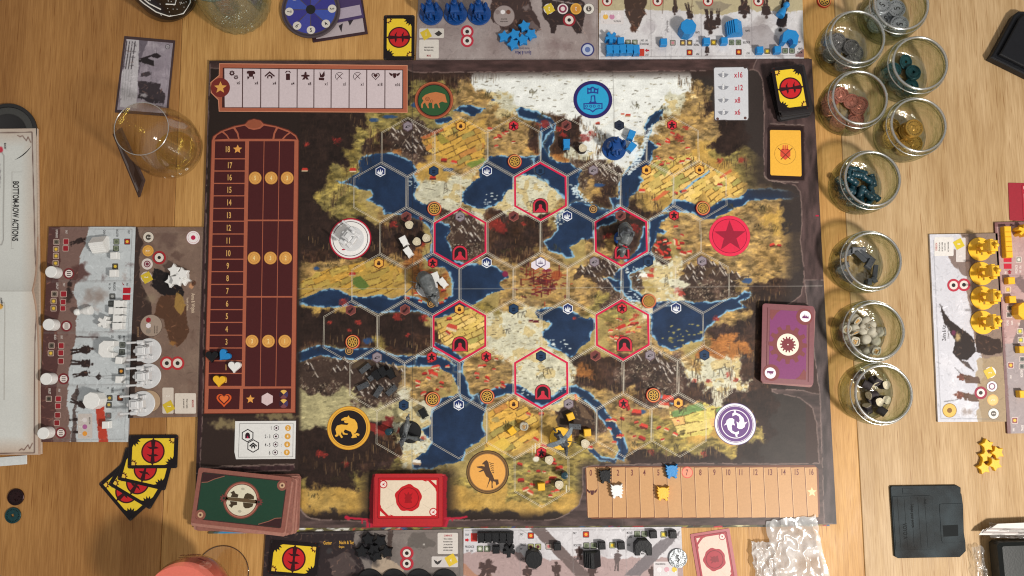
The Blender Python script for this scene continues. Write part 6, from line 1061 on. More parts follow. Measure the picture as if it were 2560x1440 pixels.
piece("arch_block", b_arch, PK, 1606, 1366, TM, .1, 0, "black arch shaped block beside the word USE on the bottom mat", "game piece", None)
piece("cross_block", b_mill, PK, 1272, 1375, TM, .1, 0, "black cross topped block on the produce panel of the bottom mat", "game piece", None)
for k, (x, y, r, l) in enumerate(((921, 1347, 5, "black star at the top left of the dark pile"), (951, 1352, 25, "black star at the top right of the dark pile"), (905, 1378, 0, "black star at the left end of the dark pile"), (935, 1374, 30, "black star in the middle of the dark pile"), (967, 1379, 12, "black star at the right end of the dark pile"), (940, 1388, 18, "lowest black star of the dark pile"))): piece("star", b_star, PK, x, y, TM, .06, r, l, "star token", "black stars on the dark mat")
# tokens on the tracks
for x, y, r, m, cn, l in ((531, 890, 0, PK, "black", "overhanging the left edge of the popularity track"), (562, 888, -42, PB, "blue", "beside the black one on the popularity track"), (587, 916, -4, PW, "white", "over the number 1 of the popularity track"), (549, 951, -4, PY, "yellow", "over the number 0 of the popularity track")): piece("heart_token", b_heart, m, x, y, ZB + .004, .05, r, f"{cn} heart token {l}", "heart token", "heart tokens on the popularity track")
for x, y, r, m, cn, l in ((1513, 1190, 4, PK, "black", "covering the number 1 of the power track"), (1542, 1227, 3, PW, "white", "under the number 2 of the power track"), (1679, 1178, 2, PB, "blue", "covering the number 6 of the power track"), (1657, 1233, -2, PY, "yellow", "under the number 5 of the power track")): piece("power_token", b_power, m, x, y, ZB + .004, .06, r, f"{cn} horned shield token {l}", "power token", "power tokens on the power track")
# ------------------------------------------------------------------ resources
TEAL = mat("teal_resin", (18, 56, 68), .32, var=.12, bump=.1); MET = mat("grey_resin", (66, 69, 74), .45, var=.12, bump=.2); SACK = mat("sack_resin", (172, 166, 150), .7, var=.12, bump=.3, bscale=50); LOG = mat("log_end", (212, 202, 176), .6, var=.08); BARK = mat("log_bark", (44, 36, 40), .7, var=.2, bump=.5, bscale=60); RINGM = mat("log_ring", (150, 134, 100), .6); GRAIN = mat("grain", (206, 160, 90), .8, var=.4, vscale=120)
def mk_barrel(name, label, group):
    t = thing(name, label, "barrel", (0, 0, 0), 0, group); pr = [(0.03, -0.0672), (0.034, -0.0644), (0.034, -0.0504), (0.031, -0.0448), (0.036, -0.0308), (0.037, -0.0224), (0.033, -0.014), (0.033, 0.014), (0.037, 0.0224), (0.036, 0.0308), (0.031, 0.0448), (0.034, 0.0504), (0.034, 0.0644), (0.03, 0.0672)]
    B().lathe(pr, 20).build("body", TEAL, t, True); B().lathe([(.027, .066), (.027, .0705), (.022, .0705), (.022, .066)], 18).cyl(.012, 0, .066, .071, .006, 10).build("lid_ring", TEAL, t, True); return t
def mk_metal(name, label, group):
    t = thing(name, label, "metal bar", (0, 0, 0), 0, group); B().prism([(-.062, -.028), (.062, -.028), (.062, .028), (-.062, .028)], 0, .04, .004).build("bar", MET, t)
    for x, y in ((-.045, -.012), (-.02, .012), (.008, -.01), (.03, .014), (.048, -.008)): B().flat(circ(x, y, .0045, 8), .0402).up("dent", ink((40, 40, 42)), t)
    return t
def mk_log(name, label, group):
    t = thing(name, label, "log", (0, 0, 0), 0, group); w_ = [.044 * (1 + .05 * math.sin(3 * a) + .03 * math.sin(5 * a + 1)) for a in [2 * PI * k / 24 for k in range(24)]]; P = [(r * math.cos(2 * PI * k / 24), r * math.sin(2 * PI * k / 24)) for k, r in enumerate(w_)]
    B().rings([[(x, y, z) for x, y in P] for z in (0, .085)]).build("bark", BARK, t, True, 30); B().prism([(x * .97, y * .97) for x, y in P], .0852, .0875).build("cut_end", LOG, t)
    for r in (.014, .026, .035): B().ring(0, 0, r, r + .0022, .0880, 20).up("year_ring", RINGM, t)
    return t
def mk_sack(name, label, group, openm=True):
    t = thing(name, label, "grain sack", (0, 0, 0), 0, group); wb = lambda a, z: .06 * math.sin(4 * a) * (z > .03)
    B().lathe([(.020, 0), (.036, .006), (.042, .022), (.040, .044), (.032, .056), (.034, .064), (.037, .070), (.028, .070)] + ([(.026, .062)] if openm else [(.010, .072)]), 22, wob=wb).build("sack", SACK, t, True, 60)
    if openm:
        g = B(); r = random.Random(3)
        for _ in range(16): a, q = r.uniform(0, 6.28), r.uniform(0, .02); g.ball((q * math.cos(a), q * math.sin(a), .066), (.005, .005, .004), 5, 4)
        o = g.build("grain", GRAIN, t, True); o["kind"] = "stuff"
    B().lathe([(.0335, .053), (.0355, .056), (.0335, .059)], 20, False, False).build("cord", mat("cord", (120, 104, 80), .8), t, True); return t
def put(t, px, py, z, h=0.0, rot=0): return place(t, px, py, z, h, rot)
R_ = math.radians
barrel = put(mk_barrel("oil_barrel", "dark teal oil barrel standing on the snow left of the wolves figure", "oil barrels"), 974, 1078, ZB, .09, (0, 0, 0)); barrel.location.z = ZB + .068
b2 = copy_tree(barrel, label="dark teal oil barrel standing at the right edge of the lowest village hexagon"); place(b2, 1410, 1186, ZB, .09, 0.5); b2.location.z = ZB + .068
metal = put(mk_metal("metal_bar", "grey metal bar at the upper left of the mountain hexagon with the black workers", "metal bars"), 913, 921, ZB, .04, 38)
for x, y, r, l in ((908, 965, 24, "grey metal bar at the lower left of the mountain hexagon"), (946, 979, 58, "grey metal bar at the bottom middle of the mountain hexagon, steeply turned"), (979, 976, 42, "grey metal bar at the lower right of the mountain hexagon"), (935, 952 - 12, 35, "dark metal bar half hidden between the black workers")): place(copy_tree(metal, label=l), x, y, ZB, .04, r)
place(copy_tree(metal, label="grey metal bar under the spear of the grey rider on the dark mountain"), 1437, 1066, ZB + .09, .04, -4)
lg = put(mk_log("log_piece", "pale log end standing above the two white workers in the forest hexagon", "log pieces"), 1023, 562, ZB, .17, 10)
for x, y, l in ((1042, 604, "pale log end touching the left one of a pair in the forest hexagon"), (1066, 595, "pale log end, right one of the pair in the forest hexagon"), (1457, 370, "pale log end on the dark forest hexagon beside the blue worker"), (1463, 1109, "pale log end under the yellow worker, right of the rider"), (1373, 1150, "pale log end under the red symbol of the lowest village hexagon"), (1398, 1212, "pale log end below the teal barrel in the lowest village hexagon")): place(copy_tree(lg, label=l), x, y, ZB, .17, RG.uniform(0, 360))
sk = put(mk_sack("grain_sack", "round grain sack with its mouth open on the golden fields hexagon", "grain sacks"), 1310, 1066, ZB, .12, 15); sk.scale = (1.15, 1.15, 1.15)
# ------------------------------------------------------------------ encounter tokens
def mk_token():
    t = thing("encounter_token", "", "token", (0, 0, 0), 0, "round compass tokens"); B().cyl(0, 0, 0, .022, .075, 32, .002).build("card_disc", ink((176, 34, 36)), t)
    B().flat(circ(0, 0, .069, 32), .0226).up("orange_band", ink((224, 150, 90)), t); B().flat(circ(0, 0, .060, 32), .0231).up("dark_band", ink((56, 40, 30)), t)
    o = B().ring(0, 0, .041, .049, .0236, 28).up("compass_ring", ink((222, 174, 78)), t)
    g = B().flat(gear_pts(0, 0, .038, .012, 8), .0237); g.up("compass_star", ink((222, 174, 78)), t); B().flat(circ(0, 0, .007, 10), .0242).up("hub", ink((50, 34, 26)), t); return t
tk = mk_token()
for k, (x, y, z, l) in enumerate(((1287, 404, ZB, "on the water above the top red hexagon"), (1086, 522, ZB, "between the big left lake and the snow hexagon"), (1757, 521, ZB, "on the river above the big red star disc"), (1622, 753, ZB, "on the icy water above the right lake"), (882, 855, ZB, "at the lower edge of the left forest hexagon"), (1082, 998, ZB, "below the left village hexagon, above the lower lake"), (1218, 991, ZB, "at the river bend left of the lowest red hexagon"), (1633, 988, ZB, "below the right mountain hexagon"), (2060, 3, 0, "alone on the bare wood beside the jars at the top"))):
    t = tk if k == 0 else copy_tree(tk); t["label"] = "round red rimmed compass token " + l; place(t, x, y, z, .02, k * 23)
# ------------------------------------------------------------------ walkers (mechs)
def base_disc(t, r, m, h=.02): B().cyl(0, 0, 0, h, r, 40, .004).build("base", m, t, True, 30)
WM = mat("white_plastic", (212, 213, 215), .38, var=.03); YM = mat("yellow_plastic", (240, 188, 48), .4, var=.03); BM_ = mat("dark_blue_plastic", (14, 66, 132), .38, var=.08); KM = mat("black_plastic", (17, 18, 21), .4, var=.1)
def mech_guns(label, m, group, r=.158):
    t = thing("walker_model", label, "game miniature", (0, 0, 0), 0, group); base_disc(t, r, m)
    for s in (-1, 1):
        B().box(-.05, .03, s * .075 - .02, s * .075 + .02, .018, .13, .006).box(-.02, .06, s * .085 - .025, s * .085 + .025, .019, .05, .006).build("leg", m, t)
        g = B(); g.M = Matrix.Translation((0, s * .105, .205)) @ Matrix.Rotation(R_(-90), 4, 'Y'); g.cyl(0, 0, -.02, .06, .026, 14, .003).cyl(0, 0, .061, .15, .013, 12).cyl(0, 0, .151, .19, .017, 12, .002); g.build("gun", m, t, True, 35)
        B().ball((.0, s * .082, .20), (.030, .026, .030), 12, 8).build("shoulder", m, t, True)
    B().box(-.07, .05, -.058, .058, .12, .25, .012).build("hull", m, t, True, 30); B().box(-.035, .035, -.036, .036, .252, .275, .006).build("hatch", m, t); B().box(.052, .10, -.046, .046, .14, .235, .008).build("boiler", m, t); B().ball((-.085, 0, .19), (.034, .030, .032), 14, 9).build("head", m, t, True); B().cyl(.075, .03, .236, .29, .008, 10).build("chimney", m, t); t.scale = (.82, .82, .72); return t
mw = mech_guns("white walker with two guns on the round white home disc of the map", WM, "white gun walkers"); place(mw, 876, 598, ZB + .005, 0, -38)
mw.location = at(880, 598, ZB).xy.to_3d() + Vector((0, 0, ZB + .005))
for x, y, l in ((373, 877, "top"), (372, 940, "middle"), (357, 1009, "bottom")): place(copy_tree(mw, label=f"white walker with two guns, {l} one of the three on the brown mat"), x, y, TM, 0, 3)
def mech_yellow(label):
    t = thing("walker_model", label, "game miniature", (0, 0, 0), 0, "yellow walkers on the pale mat"); base_disc(t, .155, YM)
    for s in (-1, 1): B().box(-.022, .022, s * .042 - .018, s * .042 + .018, .018, .15, .005).box(-.05, .03, s * .045 - .022, s * .045 + .022, .019, .045, .005).build("leg", YM, t)
    B().box(-.04, .04, -.055, .055, .151, .28, .010).box(-.05, .045, -.07, .07, .282, .36, .012).build("torso", YM, t, True, 30); B().ball((.0, 0, .40), (.03, .028, .034), 12, 8).box(-.008, .008, -.045, .045, .37, .385, .002).build("head", YM, t, True)
    B().box(-.15, -.04, .058, .074, .235, .252, .003).box(-.045, 0, .054, .09, .22, .34, .004).build("sword_arm", YM, t); B().box(-.10, .02, -.105, -.065, .20, .25, .006).box(-.03, .02, -.1, -.072, .251, .33, .004).build("cannon_arm", YM, t); t.scale = (.80, .80, .70); return t
my = mech_yellow("yellow walker on the pale right mat, topmost of the four")
for k, (x, y) in enumerate(((2448, 623), (2452, 684), (2455, 745), (2455, 806))):
    t = my if k == 0 else copy_tree(my, label=f"yellow walker on the pale right mat, {ORD[k]} from the top"); place(t, x, y, TM, 0, (0, 2, -3, 1)[k])
def mech_blue(label, r=.128):
    t = thing("walker_model", label, "game miniature", (0, 0, 0), 0, "dark blue walkers"); base_disc(t, r, BM_)
    B().box(-.05, .05, -.06, .05, .09, .19, .012).build("hull", BM_, t); 
    for s in (-1, 1): B().box(s * .055 - .016, s * .055 + .016, -.05, .02, .018, .10, .004).box(s * .06 - .02, s * .06 + .02, -.085, .01, .019, .045, .004).build("leg", BM_, t); B().rings([[(s * .075 + .022 * math.cos(a) * q, .0 + .03 * math.sin(a) * q, z) for a in [2 * PI * k / 8 for k in range(8)]] for q, z in ((1, .12), (1.1, .2), (.2, .26))]).build("shoulder_plate", BM_, t)
    B().cyl(0, .03, .19, .24, .03, 14, .004).rings([[(q * math.cos(a), .03 + q * math.sin(a), z) for a in [2 * PI * k / 10 for k in range(10)]] for q, z in ((.014, .24), (.012, .30), (.005, .33))]).build("turret", BM_, t); B().tube([(0, -.02, .14), (0, -.10, .12)], .016, 10).build("muzzle", BM_, t, True); B().tube([(-.045, -.04, .17), (-.02, -.09, .08), (.01, -.10, .04)], .007, 8).build("chain", BM_, t, True); return t
mb = mech_blue("dark blue walker on the snow hexagon of the map between blue workers"); place(mb, 1535, 372, ZB, 0, 8)
for x, l in ((1078, "left one of the three"), (1139, "middle one of the three"), (1198, "right one of the three")): place(copy_tree(mb, label=f"dark blue walker on the taupe top mat, {l}"), x, 36, TM, 0, 4)
# black walkers cut by the bottom edge
mk_ = copy_tree(mb); 
for x, l in ((925, "leftmost"), (985, "second from the left"), (1048, "third from the left"), (1112, "rightmost")):
    t = thing("walker_model", f"black walker cut by the picture edge, {l} on the dark mat", "game miniature", (0, 0, 0), 0, "black walkers on the dark mat"); base_disc(t, .135, KM); B().box(-.05, .05, -.06, .05, .10, .2, .012).box(-.03, .03, -.04, .02, .201, .25, .01).build("hull", KM, t)
    for s in (-1, 1): B().box(s * .05 - .016, s * .05 + .016, -.04, .03, .018, .102, .004).build("leg", KM, t)
    place(t, x, 1456, TM, 0, 0)
for ch in list(mk_.children): bpy.data.objects.remove(ch)
bpy.data.objects.remove(mk_)
# ------------------------------------------------------------------ grey figures (sculpted, one skin each)
FG = mat("figure_grey", (92, 96, 98), .42, var=.3, vscale=25, bump=.5, bscale=45); FD = mat("figure_dark", (74, 78, 84), .42, var=.3, vscale=25, bump=.4, bscale=45)
def sculpt(name, parent, m, build, vox=.007):
    g = B(); build(g); o = g.build(name, m, parent, True); r = o.modifiers.new("r", 'REMESH'); r.mode = 'VOXEL'; r.voxel_size = vox; r.use_smooth_shade = True
    s = o.modifiers.new("s", 'SMOOTH'); s.iterations = 2; return o
def limb(g, pts, rr, n=8): g.tube(pts, rr, n)
def person_fig(g, x, y, z, h, a=0, arms=((.5, .3), (-.4, -.1))):
    c, s = math.cos(a), math.sin(a); f = lambda u, v, w_: (x + (u * c - v * s) * h, y + (u * s + v * c) * h, z + w_ * h)
    for k in (-1, 1): limb(g, [f(.02, k * .06, .0), f(0, k * .07, .25), f(0, k * .05, .50)], [.045 * h, .05 * h, .075 * h])
    limb(g, [f(0, 0, .45), f(0, 0, .62), f(0, 0, .80), f(0, 0, .86)], [.10 * h, .10 * h, .12 * h, .05 * h], 10); g.ball(f(0.01, 0, .93), (.062 * h, .056 * h, .075 * h), 10, 8)
    for k, (fx, up) in zip((-1, 1), arms): limb(g, [f(0, k * .12, .78), f(fx * .3, k * .17, .64), f(fx * .8, k * .14, .60 + up * .3)], [.045 * h, .036 * h, .03 * h])
# woman walking beside a great bear
t = thing("bear_figure", "grey figure of a great bear bent over a woman on a round white base", "game miniature", (0, 0, 0), 0)
base_disc(t, .115, WM)
def bear(g):
    limb(g, [(-.01, .10, .15), (.02, .05, .20), (.035, -.03, .20), (.045, -.10, .17)], [.062, .080, .074, .05], 14)   # back, from rump to shoulders
    g.ball((.055, -.165, .14), (.042, .052, .042), 12, 9); limb(g, [(.058, -.20, .135), (.062, -.245, .12)], [.026, .016], 10)
    for s in (-1, 1): g.ball((.055 + s * .026, -.145, .178), (.013, .009, .014), 8, 6)
    for s in (-1, 1):
        limb(g, [(.045 + s * .035, -.08, .16), (.045 + s * .045, -.11, .09), (.045 + s * .042, -.12, .022)], [.042, .03, .024]); g.ball((.045 + s * .042, -.138, .03), (.024, .03, .014), 8, 6)
        limb(g, [(.0 + s * .035, .08, .15), (.0 + s * .05, .05, .09), (.0 + s * .048, .095, .05), (s * .048, .085, .02)], [.05, .038, .026, .022]); g.ball((s * .048, .07, .03), (.024, .034, .013), 8, 6)
sculpt("bear", t, FG, bear); sculpt("woman", t, FG, lambda g: (person_fig(g, -.07, .0, .018, .19, 2.6, ((.7, .1), (.5, -.1))),))
B().tube([(-.13, .02, .12), (-.21, -.03, .16)], .006, 6).build("rifle", FG, t); place(t, 1067, 716, ZB, 0, 14)
# bearded old man with a hound and hammer, seen from above
t = thing("old_warrior_figure", "tall grey figure in furs with a shaggy beast standing in the right red hexagon", "game miniature", (0, 0, 0), 0)
B().cyl(0, 0, 0, .018, .075, 32, .004).build("base", BM_, t, True)
def ox(g):
    limb(g, [(.02, .11, .16), (.03, .05, .20), (.02, -.03, .20), (-.01, -.09, .19)], [.052, .070, .076, .056], 14); g.ball((-.025, -.155, .18), (.036, .048, .038), 12, 9); limb(g, [(-.03, -.18, .17), (-.04, -.215, .15)], [.030, .022])
    for s in (-1, 1):
        limb(g, [(-.02 + s * .03, -.14, .21), (-.02 + s * .062, -.15, .215), (-.02 + s * .07, -.175, .235)], [.012, .009, .005], 6)
        limb(g, [(.005 + s * .035, -.07, .17), (s * .04, -.08, .09), (s * .04, -.075, .02)], [.036, .024, .020]); limb(g, [(.03 + s * .03, .09, .16), (.03 + s * .04, .065, .09), (.03 + s * .035, .095, .055), (.03 + s * .035, .088, .02)], [.042, .03, .021, .018])
sculpt("beast", t, FG, ox); sculpt("rider", t, FD, lambda g: (g.ball((.02, .03, .30), (.042, .040, .055), 12, 9), g.ball((.02, .02, .375), (.024, .026, .03), 12, 8), [limb(g, [(.02 + s * .03, .03, .32), (.02 + s * .07, .0, .29), (.02 + s * .05, -.04, .28)], [.016, .013, .011]) for s in (-1, 1)], [limb(g, [(.02 + s * .03, .02, .27), (.02 + s * .075, -.01, .22), (.02 + s * .07, .0, .15)], [.024, .018, .014]) for s in (-1, 1)]))
B().tube([(-.06, .06, .27), (-.075, -.04, .30)], .006, 8).box(-.10, -.055, -.06, -.03, .285, .315, .004).build("hammer", FD, t); place(t, 1552, 596, ZB, 0, 5)
# two wolves and a man on a black base
t = thing("wolves_figure", "grey figure of a man between two wolves on a round black base", "game miniature", (0, 0, 0), 0); base_disc(t, .112, KM)
def wolf_fig(ox_, oy, a, hs=1.0, low=0):
    def f(g):
        c, s_ = math.cos(a), math.sin(a); F_ = lambda u, v, w_: (ox_ + (u * c - v * s_) * hs, oy + (u * s_ + v * c) * hs, .018 + w_ * hs)
        limb(g, [F_(-.08, 0, .11), F_(-.03, 0, .115), F_(.05, 0, .125), F_(.08, 0, .14)], [.028 * hs, .026 * hs, .036 * hs, .026 * hs], 12); limb(g, [F_(.08, 0, .14), F_(.11, 0, .165)], [.024 * hs, .02 * hs]); g.ball(F_(.125, 0, .17), (.024 * hs,) * 3, 10, 8); limb(g, [F_(.135, 0, .165), F_(.175, 0, .155)], [.014 * hs, .008 * hs])
        for k in (-1, 1):
            limb(g, [F_(.115, k * .012, .18), F_(.108, k * .016, .205)], [.008 * hs, .002], 6); limb(g, [F_(.06, k * .022, .11), F_(.062, k * .024, .055), F_(.066, k * .024, 0)], [.016 * hs, .010 * hs, .009 * hs]); limb(g, [F_(-.08, k * .02, .105), F_(-.062, k * .024, .065), F_(-.092, k * .024, .038), F_(-.084, k * .024, 0)], [.02 * hs, .014 * hs, .009 * hs, .009 * hs])
        limb(g, [F_(-.10, 0, .115), F_(-.14, 0, .09), F_(-.17, 0, .06)], [.012 * hs, .014 * hs, .004])
    return f
sculpt("wolf", t, FG, wolf_fig(-.03, .03, 1.35)); sculpt("wolf", t, FG, wolf_fig(.035, -.05, -.2, .72)); sculpt("man", t, FD, lambda g: person_fig(g, -.05, -.06, .018, .24, -1.2)); B().tube([(-.06, -.02, .16), (-.075, -.13, .11)], .006, 6).build("rifle", FD, t); place(t, 1026, 1080, ZB, 0, 0)
# rider with an eagle on a horse, yellow base
t = thing("rider_figure", "grey figure of a rider with spear and winged eagle over a round yellow base", "game miniature", (0, 0, 0), 0); base_disc(t, .115, YM)
def horse_fig(g):
    limb(g, [(-.07, .0, .15), (0, 0, .15), (.07, -.01, .155)], [.036, .034, .038], 12); limb(g, [(.08, -.01, .17), (.11, -.03, .215)], [.024, .017]); limb(g, [(.11, -.03, .22), (.15, -.055, .195)], [.018, .010])
    for k in (-1, 1):
        limb(g, [(.065, k * .022, .14), (.085, k * .024, .08), (.07, k * .024, .018)], [.018, .010, .009]); limb(g, [(-.075, k * .022, .14), (-.06, k * .026, .10), (-.09, k * .026, .065), (-.08, k * .026, .018)], [.024, .015, .009, .009])
    limb(g, [(-.10, 0, .16), (-.13, 0, .13), (-.14, 0, .08)], [.010, .014, .004])
sculpt("horse", t, FD, horse_fig); sculpt("rider", t, FD, lambda g: (limb(g, [(0, 0, .17), (0, 0, .22), (0, 0, .26)], [.026, .030, .018], 10), g.ball((0, 0, .285), (.019, .018, .022), 10, 8), [limb(g, [(0, k * .025, .25), (.03, k * .035, .22), (.05, k * .02, .23)], [.012, .010, .008]) for k in (-1, 1)], [limb(g, [(0, k * .02, .18), (.03, k * .04, .15), (.01, k * .042, .10)], [.018, .014, .010]) for k in (-1, 1)]))
def wing(g):
    for k in (-1, 1): g.rings([[(x, y, z + .004) for x, y, z in W_q] + [(x, y, z - .004) for x, y, z in reversed(W_q)] for W_q in ([(-.035, k * .01, .30), (.01, k * .01, .30)], [(-.05, k * .06, .335), (.005, k * .06, .335)], [(-.07, k * .12, .32), (-.01, k * .115, .32)], [(-.07, k * .155, .30), (-.05, k * .16, .30)])])
    limb(g, [(-.07, 0, .29), (-.01, 0, .30), (.02, 0, .31)], [.006, .018, .010], 8)
o = sculpt("eagle", t, mat("figure_pale", (112, 122, 130), .42, var=.2, vscale=25), wing); B().tube([(.09, .10, .26), (-.03, -.04, .12)], .004, 6).build("spear", FD, t); place(t, 1402, 1096, ZB, 0, -55)
# ------------------------------------------------------------------ cards (local frame: x across, y up the card)
BLK, CY, CR = (26, 20, 22), (228, 196, 50), (190, 34, 40)
def card_body(t, w_, h_, m, th=.004, r=.02, name="card_stock", z=0): return B().prism(rrect(-w_ / 2, w_ / 2, -h_ / 2, h_ / 2, r), z, z + th).build(name, m, t)
def combat_face(t, w_, h_, z):
    """upright combat card back: yellow field, toothed dark corners, red disc with a dark beam"""
    a, b = w_ * .40, h_ * .42; o = card_print(t, "yellow_field", [[(-a, -b), (a, -b), (a, b), (-a, b)]], CY, z)
    q = w_ / .33
    for sx, sy in ((1, 1), (-1, -1)):
        B().flat([(sx * a, sy * b)] + [(sx * (a - (.060 if k % 2 else .088) * q * math.cos(k * PI / 16)), sy * (b - (.060 if k % 2 else .088) * q * math.sin(k * PI / 16))) for k in range(9)], z + .0005).up("toothed_corner", ink(BLK), t)
        B().flat(circ(-sx * a * .93, sy * b * .95, .026 * w_ / .33, 14), z + .0011).up("gear_centre", ink((224, 184, 70)), t); B().flat(gear_pts(-sx * a * .93, sy * b * .95, .046 * w_ / .33, .034 * w_ / .33, 10), z + .0007).up("corner_gear", ink((84, 30, 22)), t)
    for s in (-1, 1): card_print(t, "dark_margin", [[(s * a, -b - .02), (s * w_ * .49, -b - .02), (s * w_ * .49, b + .02), (s * a, b + .02)], [(-w_ * .48, s * b), (w_ * .48, s * b), (w_ * .48, s * h_ * .49), (-w_ * .48, s * h_ * .49)]][:1], BLK, z + .0013)
    for s in (-1, 1): card_print(t, "dark_margin", [[(-a, s * b), (a, s * b), (a, s * h_ * .49), (-a, s * h_ * .49)]], BLK, z + .0013)
    q = w_ / .33; B().flat(circ(0, 0, .118 * q, 32), z + .0006).up("red_disc_rim", ink((58, 20, 26)), t); B().flat(circ(0, 0, .103 * q, 32), z + .0012).up("red_disc", ink(CR), t)
    B().flat([(-.14 * q, 0), (-.10 * q, .022 * q), (0, .010 * q), (.10 * q, .022 * q), (.14 * q, 0), (.10 * q, -.022 * q), (0, -.010 * q), (-.10 * q, -.022 * q)], z + .0018).up("beam", ink((52, 18, 24)), t)
    for x in (-.04, .035): B().flat([(x * q, -.06 * q), ((x + .016) * q, -.03 * q), ((x + .010) * q, .03 * q), ((x + .02) * q, .065 * q), ((x - .008) * q, .03 * q), ((x - .006) * q, -.03 * q)], z + .0023).up("crossbar", ink((52, 18, 24)), t)
def card_print(t, name, polys, col, z):
    o = None
    for p in polys: o = B().flat(p, z).up(name, ink(col), t)
    return o
def frame_thing(label, cat, px, py, z, deg, group=None, name="card"):
    t = thing(name, label, cat, (0, 0, 0), 0, group); p = at(px, py, z); t.location = p; t.rotation_euler = (0, 0, math.radians(deg)); return t
cb = mat("card_black", BLK, .45)
t = frame_thing("single black and yellow combat card lying left of the taupe mat above the board", "card", 998, 94, .002, 0, "combat cards"); card_body(t, .335, .505, cb); combat_face(t, .335, .505, .0046)
first = t
for k, (x, y, z, deg, l) in enumerate(((318, 1228, .003, -48, "lowest combat card of the fan on bare wood, showing half its red disc"), (345, 1206, .008, -30 + 180, "second combat card of the fan, mostly covered"), (364, 1172, .013, -13 + 180, "third combat card of the fan, under the top one"), (383, 1129, .018, 90, "top combat card of the fan on bare wood, fully visible"), (735, 1397, TM + .004, 85, "combat card lying tilted on the dark mat at the bottom"))):
    c2 = copy_tree(first, label=l); c2.location = at(x, y, z); c2.rotation_euler = (0, 0, R_(deg if abs(deg) > 80 and deg < 100 else deg + 90))
# combat deck top right: a stack on the board
t = thing("card_deck", "thick stack of black and yellow combat cards in the upper right corner of the board", "card deck", at(1972, 236, ZB), 0)
r = random.Random(8)
for k in range(15):
    o = B().prism(rrect(-.17, .17, -.255, .255, .02), .002 + k * .0085, .002 + k * .0085 + .0075).build("card", cb if k % 3 else mat("card_edge_dark", (52, 50, 52), .5), t); o.rotation_euler = (0, 0, R_(6 + r.uniform(-3, 3) + (5 if k < 9 else 0))); o.location = (r.uniform(-.012, .012) - .012 * (k < 8), r.uniform(-.012, .012) - (.02 if k < 7 else 0), 0)
top = thing("card", "top card of the combat deck in the board's upper right corner, tilted a little", "card", at(1976, 221, ZB + .135), R_(7), "combat cards"); card_body(top, .335, .495, cb); combat_face(top, .335, .495, .0046)
# purple factory deck
t = thing("card_deck", "purple and brown deck with a gear emblem at the right side of the board", "card deck", (0, 0, 0), R_(-3.6)); t.location = at(1962, 862, ZB); PD = mat("purple_card_edge", (132, 84, 82), .5, var=.12); PDa = mat("purple_card_face", (120, 66, 72), .42, var=.08)
for k in range(7): o = B().prism(rrect(-.268, .268, -.405, .405, .03), .001 + k * .012, .001 + k * .012 + .011).build("card", (PD if k % 2 else mat('purple_edge_light', (158, 112, 108), .5, var=.1)) if k < 6 else PDa, t); o.location = (.03 - k * .005, -.012 + k * .003, 0); o.rotation_euler = (0, 0, R_(-1.6 + k * .28))
z = .0855; card_print(t, "purple_field", [rrect(-.19, .19, -.35, .35, .05)], (126, 62, 108), z)
B().flat(gear_pts(0, 0, .20, .155, 12), z + .0006).up("gear", ink((122, 66, 66)), t); B().flat(circ(0, 0, .113, 36), z + .0012).up("gear_face", ink((232, 222, 206)), t); B().flat(gear_pts(0, 0, .082, .062, 14), z + .0018).up("gear_core", ink((122, 54, 62)), t); B().flat(circ(0, 0, .007, 10), z + .0023).up("pin", ink((230, 220, 206)), t)
for sx, sy in ((1, 1), (-1, -1)):
    B().flat(circ(sx * .165, sy * .295, .085, 28), z + .0006).up("corner_plate", ink((124, 66, 66)), t); B().flat(circ(sx * .175, sy * .30, .057, 24), z + .0012).up("corner_disc", ink((236, 230, 232)), t)
    B().flat([(sx * (.175 + u), sy * (.30 + v)) for u, v in ((-.035, -.02), (.035, -.02), (.03, .01), (.02, -.005), (.012, .012), (.004, -.004), (-.006, .026), (-.014, .0), (-.024, .010))], z + .0018).up("city_mark", ink((110, 50, 100)), t)
    B().flat([(-sx * .19, sy * .35), (-sx * .19, sy * .27), (-sx * .17, sy * .24), (-sx * .12, sy * .32), (-sx * .08, sy * .35)], z + .0006).up("corner_brace", ink((126, 70, 70)), t)
for s in (-1, 1): B().line([(s * .215, -.37), (s * .215, .37)], .008, z).up("edge_rail", ink((96, 50, 54)), t)
# green encounter deck
t = thing("card_deck", "large copper edged deck on the lower left board corner", "card deck", at(621, 1256, ZB), 0); GE = mat("copper_card_edge", (142, 92, 80), .5, var=.15)
for k in range(11):
    o = B().prism(rrect(-.475, .475, -.272, .272, .022), .002 + k * .0085, .0095 + k * .0085).build("card", GE if k % 2 else mat("copper_edge_light", (168, 118, 104), .5, var=.1), t); o.rotation_euler = (0, 0, R_((-1, 0, -3, -2, -1, -4, -3, -5, -4, -2, -7)[k])); o.location = (.02 + (.05, .045, .04, .05, .035, .03, .02, .0, -.02, 0, -.03)[k] - .02, (-.0, .01, -.01, .012, 0, .01, -.01, 0, -.01, 0, .008)[k], 0)
tp_ = thing("card", "top card of the green deck, copper rim, bear medallion in the middle", "card", at(604, 1250, ZB + .100), R_(-6.5)); w_, h_ = .94, .545; card_body(tp_, w_, h_, mat("copper_rim", (138, 84, 72), .42, var=.1)); z = .0046
card_print(tp_, "dark_trim", [rrect(-.43, .43, -.232, .232, .02)], (66, 40, 40), z); card_print(tp_, "green_field", [rrect(-.422, .422, -.224, .224, .02)], (34, 66, 50), z + .0005)
